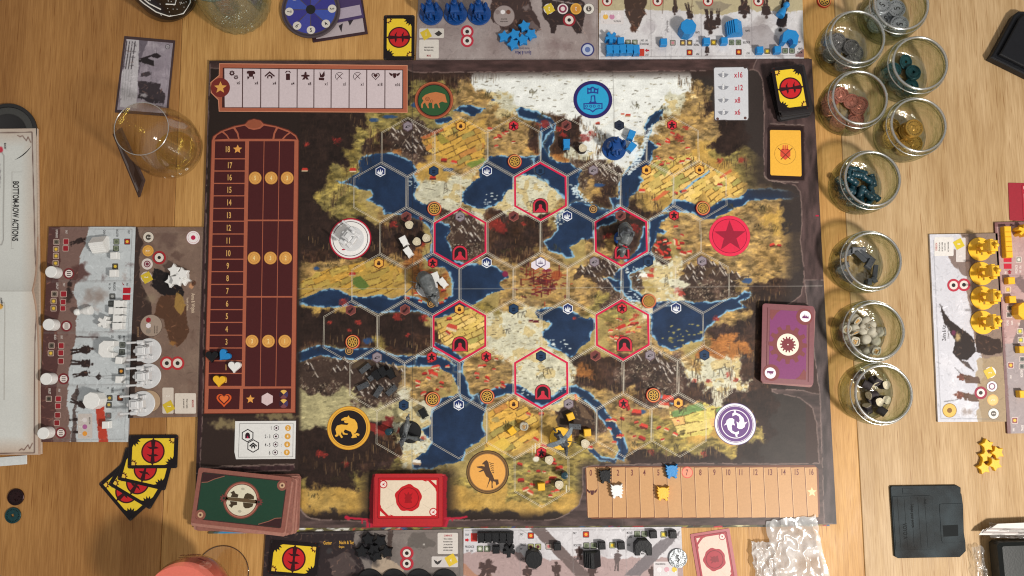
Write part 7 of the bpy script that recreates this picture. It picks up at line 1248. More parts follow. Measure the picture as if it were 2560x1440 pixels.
for sx, sy in ((1, -1), (-1, 1)): B().flat([(sx * .42, sy * .222), (sx * .42, sy * .13), (sx * .36, sy * .14), (sx * .30, sy * .17), (sx * .20, sy * .222)], z + .001).up("lattice_corner", ink((58, 34, 36)), tp_); B().line([(sx * .42, sy * .13), (sx * .36, sy * .14), (sx * .30, sy * .175), (sx * .20, sy * .215)], .008, z + .0015).up("curved_rail", ink((140, 92, 78)), tp_)
for sx, sy in ((1, 1), (-1, -1)): B().flat(circ(sx * .385, sy * .185, .052, 24), z + .001).up("corner_ring", ink((136, 84, 72)), tp_); B().flat(circ(sx * .385, sy * .185, .028, 18), z + .0016).up("corner_wheel", ink((196, 162, 130)), tp_); B().flat(circ(sx * .385, sy * .185, .012, 12), z + .0021).up("wheel_hub", ink((90, 60, 50)), tp_)
for k, (r_, col) in enumerate(((.182, (120, 66, 56)), (.172, (166, 104, 88)), (.158, (90, 50, 44)), (.152, (216, 210, 186)))): B().flat(circ(0, 0, r_, 40), z + .001 + k * .0005).up("medallion", ink(col), tp_)
for sx in (-1, 1): B().flat(gear_pts(sx * .175, 0, .042, .030, 9), z + .003).up("side_gear", ink((112, 60, 56)), tp_); B().flat(circ(sx * .175, 0, .012, 10), z + .0036).up("gear_hub", ink((40, 56, 44)), tp_)
card_print(tp_, "ground_line", [[(-.16, -.016), (.16, -.018), (.16, .014), (.05, .020), (-.16, .016)]], (96, 78, 56), z + .003)
for s in (-1, 1):
    card_print(tp_, "painted_bear", [[(.02, s * .02), (.03, s * .06), (.05, s * .075), (.085, s * .07), (.12, s * .05), (.125, s * .02)]], (70, 58, 40), z + .0036); card_print(tp_, "painted_rider", [[(-.11, s * .02), (-.10, s * .05), (-.12, s * .06), (-.085, s * .085), (-.07, s * .06), (-.035, s * .05), (-.04, s * .02)]], (66, 54, 40), z + .0036); B().flat(circ(0, s * .11, .018, 14, .012), z + .0036).up("cloud", ink((176, 172, 152)), tp_)
# red objective deck
RE = mat("red_card_edge", (176, 24, 32), .42, var=.08)
def letter_face(t, w_, h_, z, red=(184, 28, 36), cream=(222, 206, 184)):
    card_print(t, "red_rim_line", [rrect(-w_ * .455, w_ * .455, -h_ * .42, h_ * .42, .012)], tuple(int(v * .75) for v in red), z); card_print(t, "red_rim", [rrect(-w_ * .445, w_ * .445, -h_ * .405, h_ * .405, .012)], red, z + .0005)
    a, b = w_ * .415, h_ * .365; card_print(t, "cream_field", [[(-a, -b * .35), (-a * .93, -b * .6), (-a * .75, -b * .85), (-a * .5, -b), (a, -b), (a, b * .35), (a * .93, b * .6), (a * .75, b * .85), (a * .5, b), (-a, b)]], cream, z + .001)
    for s in (-1, 1):
        card_print(t, "cream_ribbon", [[(s * a * .98, s * b * .50), (s * a * .86, s * b * .72), (s * a * .70, s * b * .97), (s * a * .62, s * b * .97), (s * a * .80, s * b * .66), (s * a * .93, s * b * .46)], [(s * a, s * b), (s * a * .80, s * b), (s * a, s * b * .72)]], cream, z + .0012)
        B().flat(circ(-s * a * .9, s * b * .78, h_ * .085, 20), z + .0015).up("corner_ring", ink(red), t); B().flat(circ(-s * a * .9, s * b * .78, h_ * .064, 20), z + .002).up("corner_disc", ink((232, 214, 206)), t); B().flat([(-s * a * .9 + u * h_ * .04, s * b * .78 + v * h_ * .04) for u, v in ((-1, .7), (-.2, .1), (.8, 1), (.4, -.2), (.9, -.8), (0, -.4), (-.8, -.6), (-.3, 0))], z + .0025).up("dove_mark", ink(red), t)
    r = random.Random(2); B().flat([(h_ * (.275 + .012 * math.sin(5 * q) + .008 * math.sin(9 * q + 1)) * math.cos(q), h_ * (.275 + .012 * math.sin(5 * q) + .008 * math.sin(9 * q + 1)) * math.sin(q)) for q in [2 * PI * k / 40 for k in range(40)]], z + .0015).up("wax_seal", ink(tuple(int(v * 1.02) for v in red)), t)
    B().ring(0, 0, h_ * .205, h_ * .22, z + .002, 36).up("seal_ring", ink(tuple(int(v * .7) for v in red)), t); B().flat([(u * h_, v * h_) for u, v in ((-.08, -.10), (.08, -.10), (.06, -.03), (.085, .0), (.06, .03), (.09, .11), (.03, .07), (0, .13), (-.03, .07), (-.09, .11), (-.06, .03), (-.085, 0), (-.06, -.03))], z + .002).up("seal_crown", ink(tuple(int(v * .82) for v in red)), t)
    for sx, sy in ((1, 1), (1, -1), (-1, 1), (-1, -1)): B().line([(sx * h_ * .30, sy * h_ * .12), (sx * a * .8, sy * b * .62)], .0022, z + .0014).up("fold_line", ink((196, 182, 160)), t)
t = thing("card_deck", "deck of red bordered letter cards in the red slot on the board", "card deck", at(1022, 1250, ZB), R_(-.5))
for k in range(8): o = B().prism(rrect(-.343, .343, -.243, .243, .01), .001 + k * .010, .010 + k * .010).build("card", RE if k % 2 else mat("red_edge_light", (200, 52, 56), .42), t); o.location = ((-.010, .004, -.008, .006, -.006, .004, -.004, 0)[k], (.0, -.003, .004, -.002, .003, -.002, .002, 0)[k], 0)
tp2 = thing("card", "top letter card of the red deck, cream face with a red wax seal", "card", at(1021, 1245, ZB + .082), R_(-.4)); card_body(tp2, .675, .478, RE, r=.01); letter_face(tp2, .675, .478, .0046)
t = frame_thing("pale red letter card lying on bare wood right of the bottom mat", "card", 1786, 1398, .002, -82 + 180); card_body(t, .56, .405, mat("rose_card", (158, 62, 70), .42), r=.012); letter_face(t, .56, .405, .0046, (160, 58, 68), (216, 192, 178))
t = frame_thing("red card corner at the right picture edge above the pink mat", "card", 2592, 506, .002, -2 + 90); card_body(t, .41, .60, mat("rose_card2", (150, 30, 46), .42), r=.012); letter_face(t, .41, .38, .0046, (170, 40, 56), (226, 208, 200))
# encounter card with a black and white picture, upper left
c = Cv(275, 75, 450, 290, 1.2, (150, 140, 150)); wash(c, 40, [(170, 160, 170), (130, 120, 130), (184, 176, 184)], 21, (6, 26), .6)
for _ in range(160): c.dab(R.uniform(330, 436), R.uniform(96, 270), R.uniform(6, 26), 1.4, 1.57 + R.uniform(-.1, .1), R.choice(((190, 182, 190), (120, 112, 122), (150, 142, 150))), .5)
c.poly([(340, 100), (372, 96), (350, 150), (346, 190), (338, 250)], (96, 88, 98), .8, 4)
c.poly([(348, 146), (376, 138), (384, 134), (392, 132), (404, 140), (394, 146), (378, 142), (352, 152)], (42, 34, 38), 1, 1); c.poly([(344, 148), (366, 144), (384, 152), (384, 166), (374, 162), (344, 154)], (40, 34, 36), 1, 1); c.poly([(352, 184), (372, 178), (379, 186), (368, 192), (352, 192)], (58, 50, 54), .9, 1.5); c.poly([(346, 200), (372, 206), (400, 210), (398, 222), (412, 232), (410, 258), (380, 256), (346, 246)], (50, 42, 46), .92, 4); c.blob(360, 238, 10, 7, (190, 184, 188), .8, .5, .5)
c.poly([(318, 96), (348, 100), (342, 270), (300, 268), (304, 180), (312, 170)], (190, 186, 190), 1, 1)
for k in range(4): c.stroke([(339 - k * 7 - 1, 104), (333 - k * 7 - 5, 172)], 2.6, (52, 46, 50), .85); c.stroke([(333 - k * 7 - 3, 175), (326 - k * 6 - 4, 250)], 1.2, (140, 136, 140), .8)
qd = [(311, 90), (438, 101), (419, 291), (287, 281)]; t = sheet_thing("card", "black and white picture card with two dark figures, beside the stemless wine glass", "card", qd, .0005, .005, c, 110, 160, (66, 50, 52))
g = B(); P = [at(x, y, .0058) for x, y in qd]; cc = sum(P, Vector()) / 4; I = [g._v(cc + (p - cc) * .925) for p in P]; O = [g._v(p) for p in P]
for k in range(4): g.face([I[k], O[k], O[(k + 1) % 4], I[(k + 1) % 4]])
g.up("dark_border", ink((70, 54, 56)), t); rd(t, 419, 117, 6, [(1, (60, 52, 56)), (.8, (170, 164, 170))], .0062); T(t, [("17", 419, 117, 5, -85)], (60, 52, 56), .0075)
# folded dark card leaning beside the glass
t = thing("card", "dark brown card standing folded under the stemless wine glass, its pale edge showing", "card"); P = [at(281, 336, .0), at(346, 494, .0), at(359, 452, .14), at(300, 320, .14)]
g = B(); P2 = [p + Vector((.02, .006, .0)) for p in P]; g.rings([[tuple(p) for p in P], [tuple(p) for p in P2]]); g.build("card_stock", mat("dark_card", (66, 46, 40), .5, var=.2), t)
for a_, b_, col in ((.12, .30, (120, 112, 112)), (.42, .86, (52, 32, 26))):
    L0, L1 = P[0].lerp(P[3], a_), P[1].lerp(P[2], a_); H0, H1 = P[0].lerp(P[3], b_), P[1].lerp(P[2], b_); n_ = (P[1] - P[0]).cross(P[3] - P[0]).normalized() * -.002
    if n_.z < 0: n_ = -n_
    V_ = [L0.lerp(L1, .05) + n_, L0.lerp(L1, .95) + n_, H0.lerp(H1, .95) + n_, H0.lerp(H1, .05) + n_]; g = B(); g.face([g._v(p) for p in V_]); g.build("printed_band", ink(col), t)
# ------------------------------------------------------------------ rulebook
c = Cv(-90, 305, 120, 1150, 1.5, (206, 206, 200)); X, Y = c.X, c.Y
n = fb(X, Y, 90, 5, 3); c.im[:] = np.array((208, 210, 206)) * (1 + (n - .5) * .06)[..., None]
edge = np.clip(1 - np.minimum(np.abs(98 - X), np.minimum(np.abs(Y - 322), np.abs(1136 - Y))) / 46, 0, 1)[..., None] * (.5 + n[..., None] * .7); c.im[:] = c.im * (1 - edge * .55) + np.array((178, 140, 112)) * edge * .55
c.stroke([(-90, 334), (80, 330), (84, 480), (88, 640), (92, 700), (97, 726), (92, 760), (87, 860), (86, 1000), (86, 1132), (-90, 1136)], 2.0, (66, 40, 36), .9)
for x, y, s in ((72, 338, 1), (76, 1126, -1)):
    c.stroke([(x - 28, y), (x - 22, y + s * 4), (x - 16, y + s * 1), (x - 6, y + s * 14), (x - 2, y + s * 4), (x + 5, y + s * 18)], 2, (84, 48, 40), .85)
c.stroke([(-90, 378), (4, 380), (10, 390), (8, 600), (4, 612), (-90, 614)], 3, (150, 148, 144), .8); c.blob(0, 374, 9, 9, (196, 40, 60), .9, .3, .1); c.blob(-2, 440, 5, 36, (110, 106, 104), .7, .6, .6); c.stroke([(-90, 756), (10, 757), (12, 764), (10, 1000)], 1.5, (140, 134, 126), .8); c.blob(0, 766, 8, 8, (216, 160, 60), .95, .2, .1); c.stroke([(30, 430), (54, 430)], 1.2, (140, 136, 132), .7); c.stroke([(30, 430), (28, 622), (34, 622)], 1.2, (150, 146, 142), .7)
c.stroke([(-90, 728), (98, 727)], 3, (120, 116, 110), .35)
t = thing("rulebook", "open cream rulebook at the left edge reading BOTTOM-ROW ACTIONS", "booklet"); yf_ = float(at(50, 727, .1)[1])
qz = [at(-85, 322, .05), at(88, 320, .05), at(97, 1136, .05), at(-85, 1136, .05)]
zfun = lambda x, y: .10 * np.exp(-np.abs(y - yf_) / .22) + .015 * np.sin(x * 3 + y)
painted_sheet("open_page", c, qz, 120, 420, .05, print_mat("matt_paper", .6, .3), t, zfun)
q2 = [tuple((p + Vector((.01, .0, 0)))[:2]) for p in qz]; painted_sheet("page_below", Cv(-90, 305, 130, 1150, 6, (190, 160, 140)), [Vector((a_[0] + .012, a_[1] + (.006 if k < 2 else -.006), 0)) for k, a_ in enumerate(qz)], 20, 60, .035, print_mat("matt_paper"), t, zfun); B().prism(q2, .002, .028, .002).build("lower_pages", mat("paper_edge", (196, 180, 164), .7, var=.1), t)
for o in lettering("printed_word", [("BOTTOM-ROW ACTIONS", 46, 530, 15, -90, .62), ("BOOST", 19, 368, 5, -90, .7), ("FORMULA", 23, 757, 4.5, -90, .7)], ink((44, 42, 42)), 0, t):
    v = o.data.vertices
    for w__ in v: w__.co.z = .0535 + float(zfun(np.array(w__.co.x), np.array(w__.co.y)))
    for w__ in v: pass
tag(B().box(-.42, .42, -.045, .045, .001, .012, .002).build("paper_strip", mat("strip_white", (214, 218, 218), .6)), "narrow white card strip on the wood just below the rulebook", "paper strip"); s_ = bpy.data.objects["paper_strip"]; s_.location = at(-35, 1157, 0); s_.rotation_euler = (0, 0, R_(4))
# black coaster partly under the rulebook
t = thing("black_dish", "round black dish half hidden under the top of the rulebook", "dish", at(20, 335, 0)); B().lathe([(.001, 0), (.30, 0), (.322, .008), (.325, .03), (.315, .036), (.29, .034), (.285, .022), (.24, .018), (.215, .024), (.205, .014), (.001, .012)], 56).build("dish", mat("black_rubber", (30, 29, 30), .5, bump=.3), t, True, 50); B().ring(0, 0, .212, .283, .0235, 48).up("grey_band", mat("grey_band", (62, 62, 60), .6, bump=.4), t)
# ------------------------------------------------------------------ loose coins
COINC = dict(silver=(150, 154, 158), dark=(112, 110, 110), teal=(10, 58, 62), copper=(168, 108, 92), gold=(168, 132, 62), maroon=(44, 22, 24))
def coin_mat(k): return mat("coin_" + k, COINC[k], .32 if k != "teal" else .4, metal=.6 if k != "teal" else .2, var=.25, vscale=60, bump=.5, bscale=45)
def mk_coin(kind, label, group, r=.076, hole=False):
    t = thing("metal_coin", label, "coin", (0, 0, 0), 0, group); m = coin_mat(kind); md = mat("coin_dark_" + kind, tuple(int(v * .45) for v in COINC[kind]), .45, metal=.6, var=.3, vscale=80)
    if hole:
        n_ = 32; g = B(); I0 = []; sqp = lambda q, z: [(q * (1 if math.cos(a) > 0 else -1) * min(1, abs(1.42 * math.cos(a))), q * (1 if math.sin(a) > 0 else -1) * min(1, abs(1.42 * math.sin(a))), z) for a in [2 * PI * k / n_ for k in range(n_)]]; cr = lambda q, z: [(q * math.cos(2 * PI * k / n_), q * math.sin(2 * PI * k / n_), z) for k in range(n_)]
        g.rings([sqp(.014, .003), sqp(.018, .0), cr(r * .9, 0), cr(r, .003), cr(r, .013), cr(r * .96, .016), cr(r * .86, .016), cr(r * .84, .012), sqp(.024, .012), sqp(.022, .015), sqp(.014, .015), sqp(.014, .003)], False, False); g.build("disc", m, t, True, 35)
    else:
        B().lathe([(.001, 0), (r * .96, 0), (r, .003), (r, .013), (r * .96, .016), (r * .87, .016), (r * .85, .012), (.001, .012)], 32).build("disc", m, t, True, 35)
        g = B().ball((.0, .004, .0125), (.026, .018, .006), 10, 6).ball((.016, .02, .0125), (.012, .012, .005), 8, 5); g.tube([(-.02, .0, .014), (-.03, -.022, .014), (-.012, -.03, .014)], .005, 6).tube([(.01, -.008, .014), (.02, -.03, .014)], .005, 6); g.build("relief_figure", m, t, True)
    g = B(); 
    for k in range(22): a = 2 * PI * k / 22; g.flat([(q * math.cos(a + d), q * math.sin(a + d)) for q, d in ((r * .66, -.06), (r * .80, -.06), (r * .80, .06), (r * .66, .06))], .0124)
    o = g.up("rim_lettering", md, t); o["kind"] = "stuff"; return t
CO = {k: mk_coin(k, "", None, hole=(k == "teal")) for k in COINC}; used_coin = set()
def coin(kind, loc, rot, label, group, s=1.0):
    t = CO[kind] if kind not in used_coin else copy_tree(CO[kind]); used_coin.add(kind); t.location = loc; t.rotation_euler = rot; t.scale = (s, s, s); t["label"] = label
    if group: t["group"] = group
    elif "group" in t.keys(): del t["group"]
    return t
coin("maroon", at(41, 1242, 0), (0, 0, 1), "dark maroon coin alone on the bare wood at the left", None, 1.1); coin("teal", at(34, 1288, 0), (0, 0, .4), "dark teal coin with a hole on the bare wood below the maroon coin", None, 1.05)
t = coin("silver", at(1694, 1395, TM), (0, 0, 0), "pale silver coin marked 5 on the right end of the bottom mat", None, 1.25); s5 = bpy.data.meshes["H"] if "H" in bpy.data.meshes else None
for ch in list(t.children):
    if ch.name.startswith("relief"): bpy.data.objects.remove(ch)
lettering("numeral", [("5", 0, 0, .052, 0, .9)], ink((50, 50, 50)), .0130, t, .9, False)
# ------------------------------------------------------------------ jars and what they hold
GJ = glass_mat("jar_glass", (.97, .985, .96), (.50, .60, .42), 1.9, .10, .085, .5, 13)
GR = glass_mat("jar_rim_glass", (.97, .98, .96), (.74, .78, .72), 1.2, .22, .55)
def wob_(a, z): return .004 * math.sin(3 * a + z * 20) + .003 * math.sin(7 * a)
def mk_jar():
    t = thing("glass_jar", "", "jar", (0, 0, 0), 0, "small glass jars of game pieces")
    B().lathe([(.285, .382), (.283, .36), (.300, .345), (.312, .30), (.316, .20), (.312, .10), (.300, .03), (.270, .004), (.001, .004)], 64, False, False, wob_).build("outer_wall", GJ, t, True, 70)
    B().lathe([(.268, .385), (.266, .35), (.283, .335), (.294, .29), (.298, .20), (.294, .10), (.284, .045), (.25, .022), (.001, .022)], 64, False, False).build("inner_wall", GJ, t, True, 70)
    n_ = 64; g = B(); g.rings([[((.277 + .0135 * math.cos(b)) * math.cos(2 * PI * k / n_), (.277 + .0135 * math.cos(b)) * math.sin(2 * PI * k / n_), .388 + .017 * math.sin(b)) for k in range(n_)] for b in [2 * PI * q / 12 for q in range(13)]], False, False); bmesh.ops.remove_doubles(g.bm, verts=g.bm.verts, dist=1e-5); g.build("rim", GR, t, True, 180)
    g = B(); g.rings([[((.306 + .006 * math.cos(b)) * math.cos(2 * PI * k / n_), (.306 + .006 * math.cos(b)) * math.sin(2 * PI * k / n_), .335 + .008 * math.sin(b)) for k in range(n_)] for b in [2 * PI * q / 8 for q in range(9)]], False, False); bmesh.ops.remove_doubles(g.bm, verts=g.bm.verts, dist=1e-5); g.build("screw_thread", GR, t, True, 180)
    return t
J0 = mk_jar(); first_j = [True]
def jar(px, py, label):
    p = at(px, py, .388); t = J0 if first_j[0] else copy_tree(J0); first_j[0] = False; t.location = (p[0], p[1], 0); t["label"] = label; t.scale = (1, 1, RG.uniform(.96, 1.0)); t.rotation_euler = (0, 0, RG.uniform(0, 6)); return Vector((p[0], p[1], .024))
def heap(fn, c0, spots):
    for k, s in enumerate(spots): fn(c0, k, *s)
_seen = {}
def where(dx, dy):
    d = math.hypot(dx, dy)
    if d < .07: return "in the middle"
    k = int(round(math.atan2(dy, dx) / (PI / 4))) % 8; return ("at the right", "at the upper right", "at the top", "at the upper left", "at the left", "at the lower left", "at the bottom", "at the lower right")[k]
def uniq(l):
    k = _seen.get(l, 0); _seen[l] = k + 1; return l if not k else ("another ", "a third ", "a fourth ", "a fifth ", "a sixth ", "a seventh ", "an eighth ", "a ninth ", "a tenth ")[k - 1] + l
def coins_in(kind, c0, spots, label, group, s=1.0):
    s *= 1.12
    for k, (dx, dy, n_, tx, ty) in enumerate(spots):
        for q in range(n_):
            coin(kind, c0 + Vector((dx + RG.uniform(-.008, .008), dy + RG.uniform(-.008, .008), .002 + q * .0165 * s + (.02 if tx or ty else 0))), (tx + RG.uniform(-.04, .04), ty + RG.uniform(-.04, .04), RG.uniform(0, 6)), uniq(("" if n_ == 1 else "top " if q == n_ - 1 else "bottom " if q == 0 else "inner ") + label[0] + f" {where(dx, dy)} of {label[1]}"), group, s)
c0 = jar(2255, 8, "glass jar of large pale silver coins, cut by the top edge"); coins_in("silver", c0, [(.10, .08, 4, 0, 0), (.11, -.11, 4, .1, 0), (-.10, -.06, 2, 0, 0), (-.06, .12, 4, .1, 0), (.0, -.02, 2, 0, 0), (-.16, .06, 1, 0, .4)], ("silver coin", "the jar cut by the top edge"), "silver coins in the topmost jar", 1.15)
c0 = jar(2144, 92, "glass jar of dark steel coins, left one of the upper jars"); coins_in("dark", c0, [(-.11, .09, 2, 0, 0), (-.05, .11, 1, 0, .1), (.09, .03, 3, 0, 0), (.02, .06, 1, 0, 0), (.10, -.12, 2, 0, 0), (-.16, -.06, 2, 0, .3), (-.02, -.17, 2, .2, 0), (-.10, -.01, 1, 0, 0), (.13, -.03, 1, .2, 0)], ("dark steel coin", "the steel coin jar"), "dark steel coins in their jar")
c0 = jar(2300, 158, "glass jar of dark teal coins with holes"); coins_in("teal", c0, [(-.10, .06, 3, 0, 0), (.04, .16, 1, .3, 0), (.10, .02, 3, .1, 0), (-.09, -.09, 3, 0, 0), (.09, -.12, 2, 0, 0), (-.19, .0, 2, 0, .4), (0, -.17, 1, 0, 0)], ("holed teal coin", "the teal coin jar"), "teal coins in their jar", .95)
c0 = jar(2151, 243, "glass jar of copper coins, below the jar of dark steel coins"); coins_in("copper", c0, [(-.13, .12, 1, 0, 0), (-.05, .15, 2, 0, 0), (.06, .08, 1, 0, .1), (.13, .0, 2, 0, 0), (.11, -.10, 1, 0, 0), (.09, -.16, 2, 0, 0), (-.10, -.17, 2, .1, 0), (-.19, -.02, 2, 0, .3), (-.17, .07, 1, 0, 0), (.16, .05, 1, 0, .2)], ("copper coin", "the copper coin jar"), "copper coins in their jar")
c0 = jar(2297, 312, "glass jar with a tall stack of old gold coins"); coins_in("gold", c0, [(.06, .03, 9, 0, 0), (-.13, -.05, 3, 0, 0), (.02, -.14, 2, 0, 0), (-.09, .09, 1, 0, 0), (.13, -.09, 1, 0, 0)], ("old gold coin", "the gold coin jar"), "gold coins in their jar", 1.12)
def strew(proto, c0, spots, label, group, z0=.0):
    for dx, dy, dz, rx, ry, rz, *sc in spots:
        t = copy_tree(proto, label=uniq(f"{label[0]} {where(dx, dy)} of {label[1]}"), group=group); t.location = c0 + Vector((dx, dy, dz + z0)); t.rotation_euler = (rx, ry, rz); t.scale = ((sc[0] if sc else 1.15 if proto is metal else 1.0),) * 3
r = random.Random(14)
c0 = jar(2181, 447, "glass jar heaped with dark teal oil barrels"); HP = PI / 2
strew(barrel, c0, [(-.13, -.02, .04, HP, 0, .1), (-.04, -.02, .04, HP, 0, .2), (.05, -.06, .04, HP, 0, .3), (.14, -.03, .045, HP, 0, .1), (-.11, .13, .05, 0, .2, 0), (.03, .15, .05, HP, 0, 1.3), (-.02, .11, .10, HP, 0, 1.4), (.07, .07, .09, HP, 0, 1.0), (-.10, -.13, .04, HP, 0, 1.5), (-.08, -.19, .05, HP, 0, 1.4), (.02, -.15, .05, HP, 0, .2), (.11, -.17, .05, HP, 0, -.5), (.02, -.22, .05, HP, 0, 1.5), (-.19, .04, .06, HP, 0, .6), (-.18, -.07, .05, HP, 0, 0), (.16, .06, .05, HP, 0, .2), (-.08, .05, .10, HP, 0, .9), (.0, -.08, .11, HP, 0, -.4), (.08, -.11, .11, HP, 0, .8), (-.13, -.06, .11, HP, 0, 1.2), (.16, -.11, .06, HP, 0, .9), (-.05, .18, .05, HP, 0, 1.5)], ("teal oil barrel", "the heap in the barrel jar"), "oil barrels in their jar")
c0 = jar(2184, 650, "glass jar of grey metal bars lying round a bare middle")
strew(metal, c0, [(-.13, .13, .03, .5, 0, .4), (-.01, .15, .05, .2, 0, 0), (.0, .07, .06, -.9, 0, -.8), (.05, .09, .05, -.9, 0, -.7), (.09, .0, .07, 0, .3, .9), (.14, -.08, .05, 1.2, 0, 1.4), (.13, -.17, .05, 0, 1.1, .4), (.06, -.19, .05, 0, 1.4, -.2), (-.18, -.02, .03, .4, 0, .5), (-.13, -.13, .03, .7, 0, -.5), (-.19, -.09, .03, 0, 0, -.6)], ("grey metal bar", "the jar of metal bars"), "metal bars in their jar")
c0 = jar(2190, 827, "glass jar heaped with pale grey grain sacks")
L_ = [(-.10, .16, .05, .6, .5, 0), (.02, .15, .05, 1.3, .2, .4), (-.11, .07, .07, 1.2, 0, .3), (.11, .10, .05, 1.2, .3, -.8), (.05, .03, .10, 2.2, 0, 1.0), (.14, .0, .05, 1.4, 0, 1.6), (-.15, -.02, .04, 1.3, .3, 0), (-.11, -.09, .04, 0.1, 0, .3), (.03, -.07, .11, 3.0, .2, 0), (.15, -.09, .05, 3.1, 0, .2), (-.02, -.02, .04, 1.3, 0, 2.4), (-.08, -.19, .04, 1.3, 0, .4), (.02, -.17, .05, 1.0, .8, 0), (.09, -.18, .06, .2, 0, .2), (-.19, .06, .05, .4, 0, 0), (-.02, .07, .03, 1.2, 0, 1), (.08, -.04, .04, 1.4, .3, 2)]
strew(sk, c0, [(a, b_, z_, x_, y_, k_, 1.3) for a, b_, z_, x_, y_, k_ in L_], ("grey sack", "the sack jar"), "grain sacks in their jar", .02)
c0 = jar(2210, 985, "glass jar of dark barked log pieces around a bare middle")
strew(lg, c0, [(-.05, .10, .05, 0, 1.3, -.5), (-.13, .16, .04, 0, 1.4, .3), (.04, .15, .05, .9, .4, 0), (.05, .09, .07, 0, 1.1, 1.0), (.14, .08, .03, 0, .2, 0), (.07, -.02, .05, 0, -1.3, .1), (.14, -.07, .03, 0, .15, 0), (.06, -.09, .05, 0, .1, 0), (.0, -.09, .03, 0, 1.4, .5), (.10, -.16, .03, 0, 1.2, -.7), (-.10, -.18, .03, 0, 1.3, -.5), (-.01, -.20, .04, 0, 1.2, 1.9)], ("dark barked log piece", "the log jar"), "log pieces in their jar")
# ------------------------------------------------------------------ drinking glasses
def lathe_part(t, name, prof, m, n=64, wob=None, sh=80): return B().lathe(prof, n, False, False, wob).build(name, m, t, True, sh)
GW_ = glass_mat("wine_glass", (.99, .985, .975), (.90, .88, .82), 3.0, .05, .08)
t = thing("wine_glass", "stemless wine glass with a little pale wine, beside the rulebook and picture card", "glass", (0, 0, 0)); pb = at(446, 381, 0); t.location = pb
lathe_part(t, "bowl", [(.262, .80), (.275, .72), (.315, .56), (.348, .40), (.352, .30), (.325, .16), (.25, .05), (.15, .008), (.001, .004)], GW_); lathe_part(t, "inner_wall", [(.256, .80), (.268, .72), (.307, .56), (.339, .40), (.343, .30), (.312, .17), (.23, .075), (.10, .035), (.001, .03)], GW_)
g = B(); n_ = 64; g.rings([[((.259 + .0045 * math.cos(b)) * math.cos(2 * PI * k / n_), (.259 + .0045 * math.cos(b)) * math.sin(2 * PI * k / n_), .802 + .005 * math.sin(b)) for k in range(n_)] for b in [2 * PI * q / 8 for q in range(9)]], False, False); bmesh.ops.remove_doubles(g.bm, verts=g.bm.verts, dist=1e-5); g.build("rim", GR, t, True, 180)
B().lathe([(.001, .034), (.09, .036), (.20, .068), (.205, .074), (.001, .074)], 40).build("wine", glass_mat("pale_wine", (.96, .91, .62), (.88, .80, .42), 1.5, .02, .03), t, True)
for k, ch in enumerate("IELO"): 
    a = R_(-88 + k * 13); q_ = .353; o = lettering("etched_letter", [(ch, 0, 0, .034, 0, .9)], mat("etched", (225, 222, 210), .6), 0, t, .9, False)[0]; o.location = (q_ * math.cos(a), q_ * math.sin(a), .31); o.rotation_euler = (R_(80), 0, a + HP)
GT = glass_mat("teal_glass", (.955, .98, .975), (.66, .80, .81), 2.0, .06, .11, .12, 9)
t = thing("glass_tumbler", "ribbed pale teal drinking glass at the top edge of the picture", "glass", (0, 0, 0)); t.location = at(600, 14, 0)
rib = lambda a, z: .012 * math.sin(22 * a + z * 8) * min(1, max(0, (.66 - z) * 4))
lathe_part(t, "outer_wall", [(.335, .74), (.332, .66), (.34, .5), (.352, .3), (.358, .14), (.35, .04), (.32, .006), (.001, .006)], GT, 176, rib); lathe_part(t, "inner_wall", [(.318, .745), (.316, .66), (.322, .5), (.332, .3), (.33, .12), (.30, .06), (.001, .05)], GT)
g = B(); g.rings([[((.327 + .010 * math.cos(b)) * math.cos(2 * PI * k / n_), (.327 + .010 * math.cos(b)) * math.sin(2 * PI * k / n_), .745 + .010 * math.sin(b)) for k in range(n_)] for b in [2 * PI * q / 8 for q in range(9)]], False, False); bmesh.ops.remove_doubles(g.bm, verts=g.bm.verts, dist=1e-5); g.build("rim", glass_mat("teal_rim", (.7, .84, .84), (.24, .42, .44), 1.2, .05, .12), t, True, 180)
t = thing("drink_can", "metal can with a black label of white line drawings at the top edge", "can", (0, 0, 0)); t.location = at(428, -8, 0); ST = mat("can_metal", (120, 112, 100), .28, metal=.9, var=.2)
B().lathe([(.001, .0), (.25, .0), (.29, .02), (.325, .07), (.325, 1.05), (.30, 1.10), (.27, 1.14), (.001, 1.13)], 64).build("can_body", ST, t, True, 40)
g = B(); A0, A1 = R_(-112), R_(8); g.rings([[(.3265 * math.cos(A0 + (A1 - A0) * k / 30), .3265 * math.sin(A0 + (A1 - A0) * k / 30), (.10 + .16 * (abs(k - 15) / 15) ** 3 if j == 0 else 1.0)) for k in range(31)] for j in (0, 1)], False, False, False); g.build("black_label", mat("can_black", (18, 18, 20), .35), t, True)
rr_ = random.Random(9)
def on_can(u, v): a = A0 + (A1 - A0) * u; return (.3285 * math.cos(a), .3285 * math.sin(a), v)
for pts in ([(.08, .9), (.12, .5), (.18, .32), (.3, .2), (.5, .14), (.7, .18), (.83, .28), (.88, .45), (.84, .6), (.9, .9)], [(.16, .8), (.2, .5), (.28, .36)], [(.36, .62), (.42, .68), (.48, .62), (.43, .55), (.37, .57)], [(.58, .66), (.66, .72), (.72, .64), (.66, .56), (.6, .58)], [(.4, .42), (.5, .34), (.58, .40), (.66, .32), (.74, .38)], [(.44, .5), (.5, .46), (.54, .5)], [(.26, .9), (.3, .72), (.26, .6)]): B().tube([on_can(*p) for p in pts], .0075, 6).build("white_drawing", ink((224, 224, 220)), t)
g = B()
for _ in range(70): p = on_can(rr_.uniform(.2, .85), rr_.uniform(.2, .85)); g.ball(p, .005, 5, 4)
o = g.build("white_dots", ink((216, 216, 212)), t); o["kind"] = "stuff"
